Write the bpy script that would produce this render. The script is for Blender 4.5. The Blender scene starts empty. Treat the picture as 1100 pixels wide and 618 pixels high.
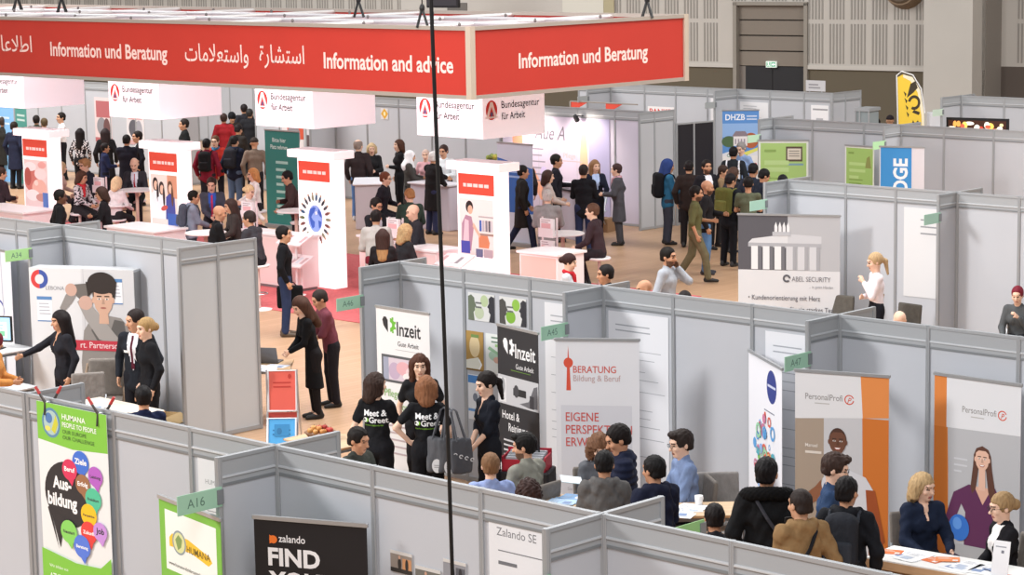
import bpy, math, random
import numpy as np
from mathutils import Vector, Matrix
from mathutils.bvhtree import BVHTree

# ------------------------------------------------------------------ scene, camera, light
SC = bpy.context.scene
COL = SC.collection
SC.view_settings.view_transform = 'Standard'
SC.view_settings.look = 'None'
SC.view_settings.gamma = 1.0
SC.view_settings.exposure = -0.16
SC.view_settings.use_curve_mapping = False

CAM_Z = 6.35
def set_camera():
    f, pit, roll, yaw = 2543.76, 0.14992711, -0.01742327, 0.76694362
    fw = Vector((math.cos(yaw)*math.cos(pit), math.sin(yaw)*math.cos(pit), -math.sin(pit)))
    r = Vector((math.sin(yaw), -math.cos(yaw), 0)); u = r.cross(fw)
    c, s = math.cos(roll), math.sin(roll)
    r2 = r*c + u*s; u2 = u*c - r*s
    cd = bpy.data.cameras.new('camera'); cd.sensor_width = 36.0; cd.lens = f*36.0/1100.0
    cd.clip_end = 300; cd.clip_start = .1
    co = bpy.data.objects.new('camera', cd); COL.objects.link(co)
    M = Matrix((r2, u2, -fw)).transposed().to_4x4(); M.translation = (0, 0, CAM_Z)
    co.matrix_world = M; SC.camera = co
set_camera()

def lin(c):
    if isinstance(c, str):
        c = tuple(int(c[i:i+2], 16) for i in (0, 2, 4))
    o = []
    for x in c[:3]:
        x /= 255.0
        o.append(x/12.92 if x <= .04045 else ((x+.055)/1.055)**2.4)
    return (o[0], o[1], o[2], 1.0)

W = bpy.data.worlds.new('hall_light'); SC.world = W; W.use_nodes = True
W.node_tree.nodes['Background'].inputs[0].default_value = (0.965, 0.98, 1.0, 1)
W.node_tree.nodes['Background'].inputs[1].default_value = 0.50

def area(name, loc, target, size, sizey, power, col=(1, 1, 1)):
    l = bpy.data.lights.new(name, 'AREA'); l.shape = 'RECTANGLE'; l.size = size; l.size_y = sizey
    l.energy = power; l.color = col
    o = bpy.data.objects.new(name, l); COL.objects.link(o); o.location = loc
    o.rotation_euler = (Vector(target)-Vector(loc)).to_track_quat('-Z', 'Y').to_euler()
    return o
# hall floodlights high under the roof
area('hall_floodlight_left', (2, 30, 13), (16, 16, 0), 4, 4, 5200, (1, .98, .97))
area('hall_floodlight_middle', (22, 22, 15), (22, 22, 0), 10, 10, 3400, (1, .985, .97))
area('hall_floodlight_right', (40, 14, 15), (38, 20, 0), 10, 8, 3400, (1, .98, .96))
area('hall_floodlight_far', (30, 50, 14), (38, 50, 0), 12, 12, 5200, (1, .98, .96))
area('hall_floodlight_near', (3, 3, 14), (13, 12, 0), 8, 8, 2200, (.98, .98, 1))

# ------------------------------------------------------------------ materials
_M = {}
def mat(col, rough=.6, metal=0.0, kind='plain', emit=0.0, scale=60.0):
    key = (str(col), rough, metal, kind, emit, scale)
    if key in _M: return _M[key]
    m = bpy.data.materials.new('%s_%s' % (kind, col if isinstance(col, str) else '%d_%d_%d' % tuple(col[:3])))
    m.use_nodes = True; nt = m.node_tree; b = nt.nodes['Principled BSDF']
    c = lin(col)
    b.inputs['Base Color'].default_value = c
    b.inputs['Specular IOR Level'].default_value = .18 if kind in ('fabric', 'hair') else .4
    b.inputs['Roughness'].default_value = rough; b.inputs['Metallic'].default_value = metal
    if emit:
        b.inputs['Emission Color'].default_value = c; b.inputs['Emission Strength'].default_value = emit
    if kind in ('fabric', 'hair', 'skin', 'wood', 'panel'):
        tc = nt.nodes.new('ShaderNodeTexCoord'); n = nt.nodes.new('ShaderNodeTexNoise')
        mp = nt.nodes.new('ShaderNodeMapping'); nt.links.new(tc.outputs['Object'], mp.inputs['Vector'])
        nt.links.new(mp.outputs['Vector'], n.inputs['Vector'])
        n.inputs['Detail'].default_value = 3
        sc = {'fabric': (14, 14, 9), 'hair': (70, 70, 12), 'skin': (25, 25, 25), 'wood': (3, 22, 22), 'panel': (1.2, 1.2, .8)}[kind]
        mp.inputs['Scale'].default_value = sc; n.inputs['Scale'].default_value = 1.0
        amp = {'fabric': .22, 'hair': .55, 'skin': .10, 'wood': .30, 'panel': .05}[kind]
        mr = nt.nodes.new('ShaderNodeMapRange'); mr.inputs['To Min'].default_value = 1-amp; mr.inputs['To Max'].default_value = 1+amp
        nt.links.new(n.outputs['Fac'], mr.inputs['Value'])
        mx = nt.nodes.new('ShaderNodeVectorMath'); mx.operation = 'SCALE'
        mx.inputs[0].default_value = c[:3]; nt.links.new(mr.outputs['Result'], mx.inputs['Scale'])
        nt.links.new(mx.outputs['Vector'], b.inputs['Base Color'])
        if kind in ('fabric', 'hair'):
            bp = nt.nodes.new('ShaderNodeBump'); bp.inputs['Strength'].default_value = .55 if kind == 'fabric' else .4
            bp.inputs['Distance'].default_value = .03 if kind == 'fabric' else .006
            nt.links.new(n.outputs['Fac'], bp.inputs['Height']); nt.links.new(bp.outputs['Normal'], b.inputs['Normal'])
    _M[key] = m
    return m
def fab(c): return mat(c, .85, 0, 'fabric')
ALU = mat('a6a9ac', .45, .35)
ALUD = mat('85898c', .5, .3)
BEAM = mat('a0a3a6', .6)
PANEL = mat('b9bcc2', .55, 0, 'panel')
WHITE = mat('ecebea', .5)
WHITEG = mat('f2f0ee', .35)
BLACK = mat('161618', .5)
STEEL = mat('b9bcc0', .3, .8)
DARKM = mat('3c3d40', .4, .5)
WOOD = mat('c9a27c', .5, 0, 'wood')
CHAIRF = fab('76706a')

# ------------------------------------------------------------------ object helpers
def tag(o, label=None, cat=None, group=None, kind=None):
    if label: o['label'] = label
    if cat: o['category'] = cat
    if group: o['group'] = group
    if kind: o['kind'] = kind
    return o
def thing(name, label, cat, loc=(0, 0, 0), rz=0.0, group=None):
    o = bpy.data.objects.new(name, None); COL.objects.link(o)
    o.empty_display_size = .2
    o.location = loc; o.rotation_euler = (0, 0, rz)
    return tag(o, label, cat, group)
def copy_thing(src, loc, rz, label):
    c = src.copy(); COL.objects.link(c); c.location = loc; c.rotation_euler = (0, 0, rz)
    c['label'] = label
    for ch in list(src.children):
        d = ch.copy(); COL.objects.link(d); d.parent = c
        for g in list(ch.children):
            e = g.copy(); COL.objects.link(e); e.parent = d
    return c
def np_mesh(name, verts, quads, mats, parent=None, midx=None, smooth=True, tris=None):
    me = bpy.data.meshes.new(name)
    verts = np.asarray(verts, np.float32); quads = np.asarray(quads, np.int32)
    me.vertices.add(len(verts)); me.vertices.foreach_set('co', verts.ravel())
    nq = len(quads)
    me.loops.add(nq*4); me.polygons.add(nq)
    me.loops.foreach_set('vertex_index', quads.ravel())
    me.polygons.foreach_set('loop_start', np.arange(0, nq*4, 4, dtype=np.int32))
    if smooth: me.polygons.foreach_set('use_smooth', np.ones(nq, bool))
    for m in mats: me.materials.append(m)
    if midx is not None: me.polygons.foreach_set('material_index', np.asarray(midx, np.int32))
    me.update(calc_edges=True)
    o = bpy.data.objects.new(name, me); COL.objects.link(o)
    if parent is not None: o.parent = parent
    return o

class MB:
    def __init__(s): s.v = []; s.f = []; s.mi = []; s.mats = []; s.M = Matrix.Identity(4); s.cur = 0; s.sm = []; s.smooth = False
    def use(s, m):
        if m not in s.mats: s.mats.append(m)
        s.cur = s.mats.index(m); return s
    def add(s, vs, fs):
        b = len(s.v)
        for p in vs: s.v.append(tuple(s.M @ Vector(p)))
        for f in fs: s.f.append(tuple(i+b for i in f)); s.mi.append(s.cur); s.sm.append(s.smooth)
        return s
    def box(s, x0, y0, z0, x1, y1, z1):
        return s.add([(x0, y0, z0), (x1, y0, z0), (x1, y1, z0), (x0, y1, z0), (x0, y0, z1), (x1, y0, z1), (x1, y1, z1), (x0, y1, z1)],
                     [(0, 3, 2, 1), (4, 5, 6, 7), (0, 1, 5, 4), (1, 2, 6, 5), (2, 3, 7, 6), (3, 0, 4, 7)])
    def rbox(s, x0, y0, z0, x1, y1, z1, r):
        # box with rounded vertical edges and a small top chamfer
        r = min(r, (x1-x0)/2-1e-4, (y1-y0)/2-1e-4)
        pts = []
        for cx, cy, a0 in ((x1-r, y1-r, 0), (x0+r, y1-r, 90), (x0+r, y0+r, 180), (x1-r, y0+r, 270)):
            for k in range(5):
                a = math.radians(a0+k*22.5); pts.append((cx+r*math.cos(a), cy+r*math.sin(a)))
        n = len(pts); vs = []
        mx, my = (x0+x1)/2, (y0+y1)/2
        c = min(.4*r, (z1-z0)/3)
        def ring(z, q): 
            for p in pts: vs.append((mx+(p[0]-mx)*q, my+(p[1]-my)*q, z))
        k = 1-c/max(x1-x0, y1-y0)*2
        ring(z0, k); ring(z0+c, 1); ring(z1-c, 1); ring(z1, k)
        fs = [tuple(range(n-1, -1, -1)), tuple(range(3*n, 4*n))]
        for j in range(3):
            for i in range(n):
                fs.append((j*n+i, j*n+(i+1) % n, (j+1)*n+(i+1) % n, (j+1)*n+i))
        return s.add(vs, fs)
    def cyl(s, p0, p1, r0, r1=None, n=12, caps=True):
        if r1 is None: r1 = r0
        p0 = Vector(p0); p1 = Vector(p1); d = (p1-p0).normalized()
        a = d.orthogonal().normalized(); b = d.cross(a)
        vs = []
        for p, r in ((p0, r0), (p1, r1)):
            for i in range(n):
                t = 2*math.pi*i/n; vs.append(p+a*(r*math.cos(t))+b*(r*math.sin(t)))
        fs = [(i, (i+1) % n, n+(i+1) % n, n+i) for i in range(n)]
        if caps: fs += [tuple(range(n-1, -1, -1)), tuple(range(n, 2*n))]
        return s.add(vs, fs)
    def tube(s, path, r, n=8):
        P = [Vector(p) for p in path]; vs = []; fs = []
        a = None
        for i, p in enumerate(P):
            d = (P[min(i+1, len(P)-1)]-P[max(i-1, 0)]).normalized()
            if a is None: a = d.orthogonal().normalized()
            a = (a-d*a.dot(d)).normalized(); b = d.cross(a)
            rr = r[i] if isinstance(r, (list, tuple)) else r
            for k in range(n):
                t = 2*math.pi*k/n; vs.append(p+a*(rr*math.cos(t))+b*(rr*math.sin(t)))
        for i in range(len(P)-1):
            for k in range(n): fs.append((i*n+k, i*n+(k+1) % n, (i+1)*n+(k+1) % n, (i+1)*n+k))
        fs += [tuple(range(n-1, -1, -1)), tuple(range((len(P)-1)*n, len(P)*n))]
        return s.add(vs, fs)
    def lathe(s, prof, c=(0, 0, 0), n=24):
        vs = []; fs = []
        for r, z in prof:
            for k in range(n):
                t = 2*math.pi*k/n; vs.append((c[0]+r*math.cos(t), c[1]+r*math.sin(t), c[2]+z))
        for j in range(len(prof)-1):
            for k in range(n): fs.append((j*n+k, j*n+(k+1) % n, (j+1)*n+(k+1) % n, (j+1)*n+k))
        fs += [tuple(range(n-1, -1, -1)), tuple(range((len(prof)-1)*n, len(prof)*n))]
        return s.add(vs, fs)
    def ell(s, c, r, nu=12, nv=8):
        prof = []; vs = []; fs = []
        for j in range(1, nv):
            t = math.pi*j/nv-math.pi/2
            for k in range(nu):
                a = 2*math.pi*k/nu; vs.append((c[0]+r[0]*math.cos(t)*math.cos(a), c[1]+r[1]*math.cos(t)*math.sin(a), c[2]+r[2]*math.sin(t)))
        for j in range(nv-2):
            for k in range(nu): fs.append((j*nu+k, j*nu+(k+1) % nu, (j+1)*nu+(k+1) % nu, (j+1)*nu+k))
        b = len(vs); vs += [(c[0], c[1], c[2]-r[2]), (c[0], c[1], c[2]+r[2])]
        for k in range(nu):
            fs.append((b, (k+1) % nu, k)); fs.append((b+1, (nv-2)*nu+k, (nv-2)*nu+(k+1) % nu))
        return s.add(vs, fs)
    def poly(s, pts, th):
        # prism of a polygon in the XZ plane, thickness th along Y
        n = len(pts)
        vs = [(x, -th/2, z) for x, z in pts]+[(x, th/2, z) for x, z in pts]
        fs = [tuple(range(n)), tuple(range(2*n-1, n-1, -1))]
        fs += [(i, n+i, n+(i+1) % n, (i+1) % n) for i in range(n)]
        return s.add(vs, fs)
    def build(s, name, m=None, parent=None, smooth=None):
        me = bpy.data.meshes.new(name); me.from_pydata(s.v, [], s.f)
        ms = s.mats if s.mats else [m]
        for q in ms: me.materials.append(q)
        for p, i, sm in zip(me.polygons, s.mi, s.sm):
            p.material_index = i if s.mats else 0
            p.use_smooth = sm if smooth is None else smooth
        me.update()
        o = bpy.data.objects.new(name, me); COL.objects.link(o)
        if parent is not None: o.parent = parent
        return o

# ------------------------------------------------------------------ lettering and prints
_T = {}
def text_tris(s, bold=0.0):
    if (s, bold) in _T: return _T[(s, bold)]
    cu = bpy.data.curves.new('t', 'FONT'); cu.body = s; cu.size = 1.0; cu.offset = bold; cu.resolution_u = 3
    o = bpy.data.objects.new('t', cu); COL.objects.link(o)
    dg = bpy.context.evaluated_depsgraph_get(); me = bpy.data.meshes.new_from_object(o.evaluated_get(dg))
    V = [(v.co.x, v.co.y) for v in me.vertices]; F = [tuple(p.vertices) for p in me.polygons]
    # keep faces turned to +Z
    G = []
    for f in F:
        a = 0
        for i in range(len(f)):
            x0, y0 = V[f[i]]; x1, y1 = V[f[(i+1) % len(f)]]; a += x0*y1-x1*y0
        G.append(f if a > 0 else tuple(reversed(f)))
    bpy.data.objects.remove(o); bpy.data.curves.remove(cu); bpy.data.meshes.remove(me)
    _T[(s, bold)] = (V, G)
    return V, G
class Print:
    """flat printed artwork on a plane: u to the viewer's right, v up, thin layers of ink"""
    def __init__(s, O, U, V, step=.00028, emit=0.0):
        s.O = Vector(O); s.U = Vector(U).normalized(); s.V = Vector(V).normalized(); s.N = s.U.cross(s.V)
        s.k = 1; s.mb = MB(); s.step = step; s.emit = emit
    def pt(s, u, v): return s.O+s.U*u+s.V*v+s.N*(s.step*s.k)
    def col(s, c): s.mb.use(mat(c, .5, 0, 'print', s.emit))
    def poly(s, pts, c):
        s.col(c)
        a = sum(pts[i][0]*pts[(i+1) % len(pts)][1]-pts[(i+1) % len(pts)][0]*pts[i][1] for i in range(len(pts)))
        if a < 0: pts = pts[::-1]
        s.mb.add([s.pt(*p) for p in pts], [tuple(range(len(pts)))]); s.k += 1; return s
    def rect(s, u0, v0, u1, v1, c): return s.poly([(u0, v0), (u1, v0), (u1, v1), (u0, v1)], c)
    def ell(s, cu, cv, ru, rv, c, n=24, rot=0):
        cr, sr = math.cos(rot), math.sin(rot); P = []
        for i in range(n):
            a = 2*math.pi*i/n; x, y = ru*math.cos(a), rv*math.sin(a); P.append((cu+x*cr-y*sr, cv+x*sr+y*cr))
        return s.poly(P, c)
    def ring(s, cu, cv, r0, r1, c, a0=0, a1=360, n=24, asp=1.0):
        A = [math.radians(a0+(a1-a0)*i/n) for i in range(n+1)]
        s.col(c)
        for i in range(n):
            q = [(cu+r0*math.cos(A[i])*asp, cv+r0*math.sin(A[i])), (cu+r1*math.cos(A[i])*asp, cv+r1*math.sin(A[i])),
                 (cu+r1*math.cos(A[i+1])*asp, cv+r1*math.sin(A[i+1])), (cu+r0*math.cos(A[i+1])*asp, cv+r0*math.sin(A[i+1]))]
            s.mb.add([s.pt(*p) for p in q], [(0, 1, 2, 3)])
        s.k += 1; return s
    def text(s, t, u, v, size, c, sx=1.0, bold=0.0, align='l', rot=0.0, slant=0.0):
        V, F = text_tris(t, bold)
        if not V: return s
        x0 = min(p[0] for p in V); x1 = max(p[0] for p in V); w = (x1-x0)*size*sx
        du = {'l': 0, 'c': -w/2, 'r': -w}[align]
        s.col(c); cr, sr = math.cos(rot), math.sin(rot)
        P = []
        for x, y in V:
            a = du+(x-x0)*size*sx+slant*y*size; b = y*size
            P.append(s.pt(u+a*cr-b*sr, v+a*sr+b*cr))
        s.mb.add(P, F); s.k += 1; return s
    def fit(s, t, u0, u1, v, size, c, bold=0.0):
        V, F = text_tris(t, bold); w = max(p[0] for p in V)-min(p[0] for p in V)
        return s.text(t, u0, v, size, c, (u1-u0)/(w*size), bold)
    def lines(s, u0, u1, v, n, dv, th, c, seed=0):
        r = random.Random(seed)
        for i in range(n): s.rect(u0, v-i*dv-th, u0+(u1-u0)*r.uniform(.55, 1), v-i*dv, c)
        return s
    def build(s, parent, name='printed_artwork'): return s.mb.build(name, None, parent)

# ------------------------------------------------------------------ organic surfaces: blended volumes meshed as one skin
class Field:
    def __init__(s, h): s.h = h; s.pr = []
    def _push(s, fn, lo, hi, k, sub, frame, sc):
        lo = np.array(lo, float); hi = np.array(hi, float)
        if frame is not None:
            R, c = frame
            cs = np.array([[x, y, z] for x in (lo[0], hi[0]) for y in (lo[1], hi[1]) for z in (lo[2], hi[2])])@(R/float(R[:, 0]@R[:, 0])).T+c
            lo, hi = cs.min(0), cs.max(0)
        s.pr.append((fn, lo, hi, k, sub, frame)); return s
    def cone(s, a, b, ra, rb, sc=(1, 1, 1), k=.02, sub=False, frame=None):
        a = np.array(a, float); b = np.array(b, float); q = np.array(sc, float)
        a2 = a*q; d = b*q-a2; L = max(float(d@d), 1e-9); m = 1.0/max(q)
        def fn(X, Y, Z):
            X = X*q[0]-a2[0]; Y = Y*q[1]-a2[1]; Z = Z*q[2]-a2[2]
            t = np.clip((X*d[0]+Y*d[1]+Z*d[2])/L, 0, 1)
            return (np.sqrt((X-t*d[0])**2+(Y-t*d[1])**2+(Z-t*d[2])**2)-(ra+t*(rb-ra)))*m
        r = max(ra, rb)/q
        return s._push(fn, np.minimum(a, b)-r, np.maximum(a, b)+r, k, sub, frame, q)
    def ell(s, c, r, k=.02, sub=False, frame=None):
        c = np.array(c, float); r = np.array(r, float)
        def fn(X, Y, Z):
            X = (X-c[0])/r[0]; Y = (Y-c[1])/r[1]; Z = (Z-c[2])/r[2]
            k0 = np.sqrt(X*X+Y*Y+Z*Z); k1 = np.sqrt((X/r[0])**2+(Y/r[1])**2+(Z/r[2])**2)+1e-6
            return k0*(k0-1)/k1
        return s._push(fn, c-r, c+r, k, sub, frame, r)
    def box(s, c, hf, rn, k=.01, sub=False, frame=None):
        c = np.array(c, float); hf = np.array(hf, float)
        def fn(X, Y, Z):
            X = np.abs(X-c[0])-hf[0]+rn; Y = np.abs(Y-c[1])-hf[1]+rn; Z = np.abs(Z-c[2])-hf[2]+rn
            o = np.sqrt(np.maximum(X, 0)**2+np.maximum(Y, 0)**2+np.maximum(Z, 0)**2)
            return o+np.minimum(np.maximum(X, np.maximum(Y, Z)), 0)-rn
        return s._push(fn, c-hf, c+hf, k, sub, frame, hf)
    def mesh(s, noise=None):
        h = s.h; ad = [p for p in s.pr if not p[4]]
        lo = np.min([p[1] for p in ad], 0)-3*h; hi = np.max([p[2] for p in ad], 0)+3*h
        n = np.ceil((hi-lo)/h).astype(int)+1
        D = np.full(n, .15, np.float32)
        ax = [lo[i]+h*np.arange(n[i]) for i in range(3)]
        for fn, l, u, k, sub, frame in s.pr:
            m = k+2.5*h
            i0 = np.clip(np.floor((l-m-lo)/h).astype(int), 0, n); i1 = np.clip(np.ceil((u+m-lo)/h).astype(int)+1, 0, n)
            if (i1 <= i0).any(): continue
            sl = tuple(slice(a, b) for a, b in zip(i0, i1))
            X = ax[0][sl[0]][:, None, None]; Y = ax[1][sl[1]][None, :, None]; Z = ax[2][sl[2]][None, None, :]
            if frame is not None:
                R, c = frame; X = X-c[0]; Y = Y-c[1]; Z = Z-c[2]
                X, Y, Z = (X*R[0, 0]+Y*R[1, 0]+Z*R[2, 0]), (X*R[0, 1]+Y*R[1, 1]+Z*R[2, 1]), (X*R[0, 2]+Y*R[1, 2]+Z*R[2, 2])
            d = fn(X, Y, Z); a = D[sl]
            if sub:
                d = -d; t = np.clip(.5-.5*(d-a)/k, 0, 1); D[sl] = a*t+d*(1-t)+k*t*(1-t)
            else:
                t = np.clip(.5+.5*(d-a)/k, 0, 1); D[sl] = d*(1-t)+a*t-k*t*(1-t)
        if noise is not None: D = D+noise(ax[0][:, None, None], ax[1][None, :, None], ax[2][None, None, :]).astype(np.float32)
        S = D < 0
        c8 = [(i, j, k) for i in (0, 1) for j in (0, 1) for k in (0, 1)]
        cnt = np.zeros(np.array(S.shape)-1, np.int8)
        def sh(A, c): return A[c[0]:A.shape[0]-1+c[0], c[1]:A.shape[1]-1+c[1], c[2]:A.shape[2]-1+c[2]]
        for c in c8: cnt += sh(S, c)
        mask = (cnt > 0) & (cnt < 8)
        idx = np.argwhere(mask)
        vid = np.full(mask.shape, -1, np.int32); vid[mask] = np.arange(len(idx))
        V = np.stack([sh(D, c)[mask] for c in c8], 1)
        acc = np.zeros((len(idx), 3)); num = np.zeros(len(idx))
        for a in range(8):
            for b in range(a+1, 8):
                if sum(abs(np.array(c8[a])-np.array(c8[b]))) != 1: continue
                va, vb = V[:, a], V[:, b]; cr = (va < 0) != (vb < 0)
                t = np.where(cr, va/np.where(cr, va-vb, 1), 0)
                p = np.array(c8[a])+t[:, None]*(np.array(c8[b])-np.array(c8[a]))
                acc += p*cr[:, None]; num += cr
        vert = (idx+acc/num[:, None])*h+lo
        Q = []
        def faces(e, ins, q):
            q = np.stack(q, 1); q[~ins] = q[~ins][:, ::-1]; Q.append(q)
        e = np.argwhere(S[:-1, 1:-1, 1:-1] != S[1:, 1:-1, 1:-1]); i, j, k = e[:, 0], e[:, 1]+1, e[:, 2]+1
        faces(e, S[i, j, k], [vid[i, j-1, k-1], vid[i, j, k-1], vid[i, j, k], vid[i, j-1, k]])
        e = np.argwhere(S[1:-1, :-1, 1:-1] != S[1:-1, 1:, 1:-1]); i, j, k = e[:, 0]+1, e[:, 1], e[:, 2]+1
        faces(e, S[i, j, k], [vid[i-1, j, k-1], vid[i-1, j, k], vid[i, j, k], vid[i, j, k-1]])
        e = np.argwhere(S[1:-1, 1:-1, :-1] != S[1:-1, 1:-1, 1:]); i, j, k = e[:, 0]+1, e[:, 1]+1, e[:, 2]
        faces(e, S[i, j, k], [vid[i-1, j-1, k], vid[i, j-1, k], vid[i, j, k], vid[i-1, j, k]])
        return vert, np.concatenate(Q)

def rotx(a): c, s = math.cos(a), math.sin(a); return np.array([[1, 0, 0], [0, c, -s], [0, s, c]])
def rotz(a): c, s = math.cos(a), math.sin(a); return np.array([[c, -s, 0], [s, c, 0], [0, 0, 1]])
def nrm(v): return v/(np.linalg.norm(v)+1e-9)

ARM = {'d': (.245, .04, -.50), 'f': (-.07, .215, -.27), 'h': (.10, .30, -.27), 'c': (.035, .22, -.46), 'k': (.19, .02, -.40),
       'r': (.16, .52, -.20), 'n': (.045, .19, -.06), 'p': (.12, .10, .06), 't': (.15, .34, -.33), 'o': (.07, .27, -.20),
       'w': (.22, .2, -.47), 'b': (.23, -.16, -.48), 'x': (.02, .33, -.33), 'u': (.16, .30, .12), 'y': (.05, -.17, -.42), 's': (.17, .26, -.42)}
POSE = {'stand': .93, 'walk': .92, 'sit': .56, 'stool': .88, 'lean': .93}

def lay_patch(vert, quad, nor, mask, off, name, m, parent, sc):
    f = quad[mask]
    if len(f) == 0: return None
    ids = np.unique(f); mp = np.full(len(vert), -1, np.int32); mp[ids] = np.arange(len(ids))
    vn = np.zeros_like(vert)
    for k in range(4): np.add.at(vn, quad[:, k], nor)
    vn = vn/(np.linalg.norm(vn, axis=1)[:, None]+1e-9)
    v = np.concatenate([vert[ids]+vn[ids]*off, vert[ids]-vn[ids]*.004])
    q = mp[f]
    return np_mesh(name, v*sc, np.concatenate([q, q[:, ::-1]+len(ids)]), [m], parent)
def qnormals(v, q):
    n = np.cross(v[q[:, 2]]-v[q[:, 0]], v[q[:, 3]]-v[q[:, 1]]); return n/(np.linalg.norm(n, axis=1)[:, None]+1e-9)

SKIN = {'l': 'dcae92', 'p': 'e6bda4', 'm': 'c08d6e', 'd': '5d3d2c', 'o': 'cc9b7c'}

def person(xy, h, pose, lean, yaw, arms, top, bot, hair, skin, hd, extra, group, label, dist):
    """xy: where the head is; yaw: heading of the body (world); dist only sets the mesh density"""
    fem = 'F' in extra
    s = h/1.74; g = min(max(dist/2543*1.25, .0088), .0165)/s
    near = g < .0135
    L = math.radians(lean); U = np.array([0, math.sin(L), math.cos(L)]); F = np.array([0, math.cos(L), -math.sin(L)])
    X = np.array([1., 0, 0])
    kid = 'child' in extra
    pel = np.array([0, 0, POSE[pose]])
    def T(a, b, c): return pel+X*a+F*b+U*c
    neck = T(0, -.005, .52)
    a = L*.6
    hc = neck+.154*np.array([0, math.sin(a), math.cos(a)])+np.array([0, .012, 0])
    root = thing('person', label, 'person', group=group)
    off = rotz(yaw-math.pi/2)@hc*s
    root.location = (xy[0]-off[0], xy[1]-off[1], 0); root.rotation_euler = (0, 0, yaw-math.pi/2)
    TF = (np.stack([X, F, U], 1), pel)
    HR = rotz(math.radians(hd[0]))@rotx(-math.radians(hd[1]+lean*.3)); HS = 1.08 if fem else 1.10; HR = HR/HS; HF = (HR, hc)
    sh = .155 if fem else .18
    # limbs
    S = {}; E_ = {}; Wr = {}; HD = {}
    for sd, key in ((-1, arms[0]), (1, arms[1])):
        p0 = T(sd*sh, -.01, .455); t = ARM[key]; tgt = T(sd*t[0] if key != 'f' else sd*t[0], t[1], .455+t[2])
        if key in 'nwb' or True:
            d = tgt-p0; D = np.linalg.norm(d); l1, l2 = .29, .255
            if D > l1+l2-.004: tgt = p0+d/D*(l1+l2-.004); D = l1+l2-.004
            pole = nrm(np.array([sd*(1.4 if key == 'k' else .55), -.5, -.75 if key not in 'ku' else -.2]))
            u = nrm(tgt-p0); co = (l1*l1+D*D-l2*l2)/(2*l1*D); co = min(1, max(-1, co))
            pp = nrm(pole-u*(pole@u)); el = p0+u*l1*co+pp*l1*math.sqrt(1-co*co)
        S[sd], E_[sd], Wr[sd] = p0, el, tgt
        HD[sd] = nrm(tgt-el)
        if key == 'k': HD[sd] = nrm(np.array([-sd*.8, .25, -.3]))
        if key in 'th': HD[sd] = nrm(HD[sd]+np.array([0, .4, .0]))
    hip, kn, an = {}, {}, {}
    for sd in (-1, 1):
        hip[sd] = pel+np.array([sd*.09, 0, -.02])
        if pose in ('stand', 'lean'):
            kn[sd] = np.array([sd*.10, .015, .50]); an[sd] = np.array([sd*(.11 if not fem else .075), -.02, .085])
        elif pose == 'walk':
            kn[sd] = np.array([sd*.09, .06+sd*.12, .50]); an[sd] = np.array([sd*.09, sd*.26-.03, .10 if sd > 0 else .13])
        elif pose == 'sit':
            kn[sd] = np.array([sd*(.09 if fem else .13), .42, .53]); an[sd] = np.array([sd*.11, .38, .085])
        else:
            kn[sd] = np.array([sd*.12, .38, .74]); an[sd] = np.array([sd*.10, .26, .34])
    bare = {'tee': .55}.get(top[0], 0)
    # ---- body: one continuous skin
    b = Field(g)
    i = -.016
    w = .082 if fem else .092
    b.cone((0, 0, -.03), (0, -.005, .12), .105+i, w+i, (.66, 1, 1), .03, frame=TF)
    b.cone((0, -.005, .12), (0, 0, .34), w+i, .106+i, (.68, 1, 1), .03, frame=TF)
    b.cone((0, 0, .34), (0, -.01, .43), .106+i, .07+i, (.62, 1, 1), .03, frame=TF)
    b.cone((-sh*.9, -.01, .45), (sh*.9, -.01, .45), .052+i, .052+i, k=.04, frame=TF)
    b.cone((0, -.02, .46), (0, -.012, .53), .062, .052, k=.035, frame=TF)
    b.cone(neck, hc+HR@np.array([0, -.02, -.06]), .054, .052, k=.02)
    for sd in (-1, 1):
        lg = 0 if bot[0] in ('bare', 'skirt', 'tights') else -.012
        b.cone(hip[sd], kn[sd], .082+lg, .055+lg, k=.03); b.cone(kn[sd], an[sd], .054+lg, .036, k=.02)
        b.cone(an[sd], an[sd]+np.array([0, .10, -.05]), .033, .026, k=.02)
        b.cone(S[sd], E_[sd], .047-.006, .038-.003, k=.02); b.cone(E_[sd], Wr[sd], .037-.002, .025, k=.012)
        # hand
        hs = .93 if fem else 1.0
        d = HD[sd]; md = np.array([-sd, 0, 0.]) if abs(d[0]) < .75 else np.array([0, -1., 0])
        n = nrm(md-d*(md@d)); wv = np.cross(d, n)
        if wv@np.array([0, 1, .45]) < 0: wv = -wv
        fr = max(.0082, .62*g); p0 = Wr[sd]
        for q in range(4):
            o = wv*(.027-.018*q)*hs; ln = (.036, .041, .038, .029)[q]*hs
            m0 = p0+d*.078*hs+o
            b.cone(p0+d*.012+o*.6, m0, .013, .0125, k=.014)
            d1 = nrm(d+n*.35+o*2.0); d2 = nrm(d+n*1.15)
            m1 = m0+d1*ln; m2 = m1+d2*ln*.9
            b.cone(m0, m1, fr*1.05, fr, k=.006); b.cone(m1, m2, fr, fr*.85, k=.005)
        t0 = p0+d*.02+wv*.022; t1 = p0+d*.058*hs+wv*.052*hs+n*.012; t2 = t1+nrm(d*.9+wv*.15+n*.4)*.034*hs
        b.cone(t0, t1, .0125, fr*1.1, k=.01); b.cone(t1, t2, fr*1.1, fr*.9, k=.005)
    # head
    hw = .96 if fem else 1.0
    b.ell((0, -.014, .034), (.076*hw, .097, .086), .012, frame=HF)
    b.ell((0, .022, -.030), (.062*hw, .072, .086), .025, frame=HF)
    b.ell((0, .058, -.088), (.030 if fem else .036, .032, .026), .02, frame=HF)
    b.ell((0, .074, .035), (.050, .026, .020), .02, frame=HF)
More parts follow.
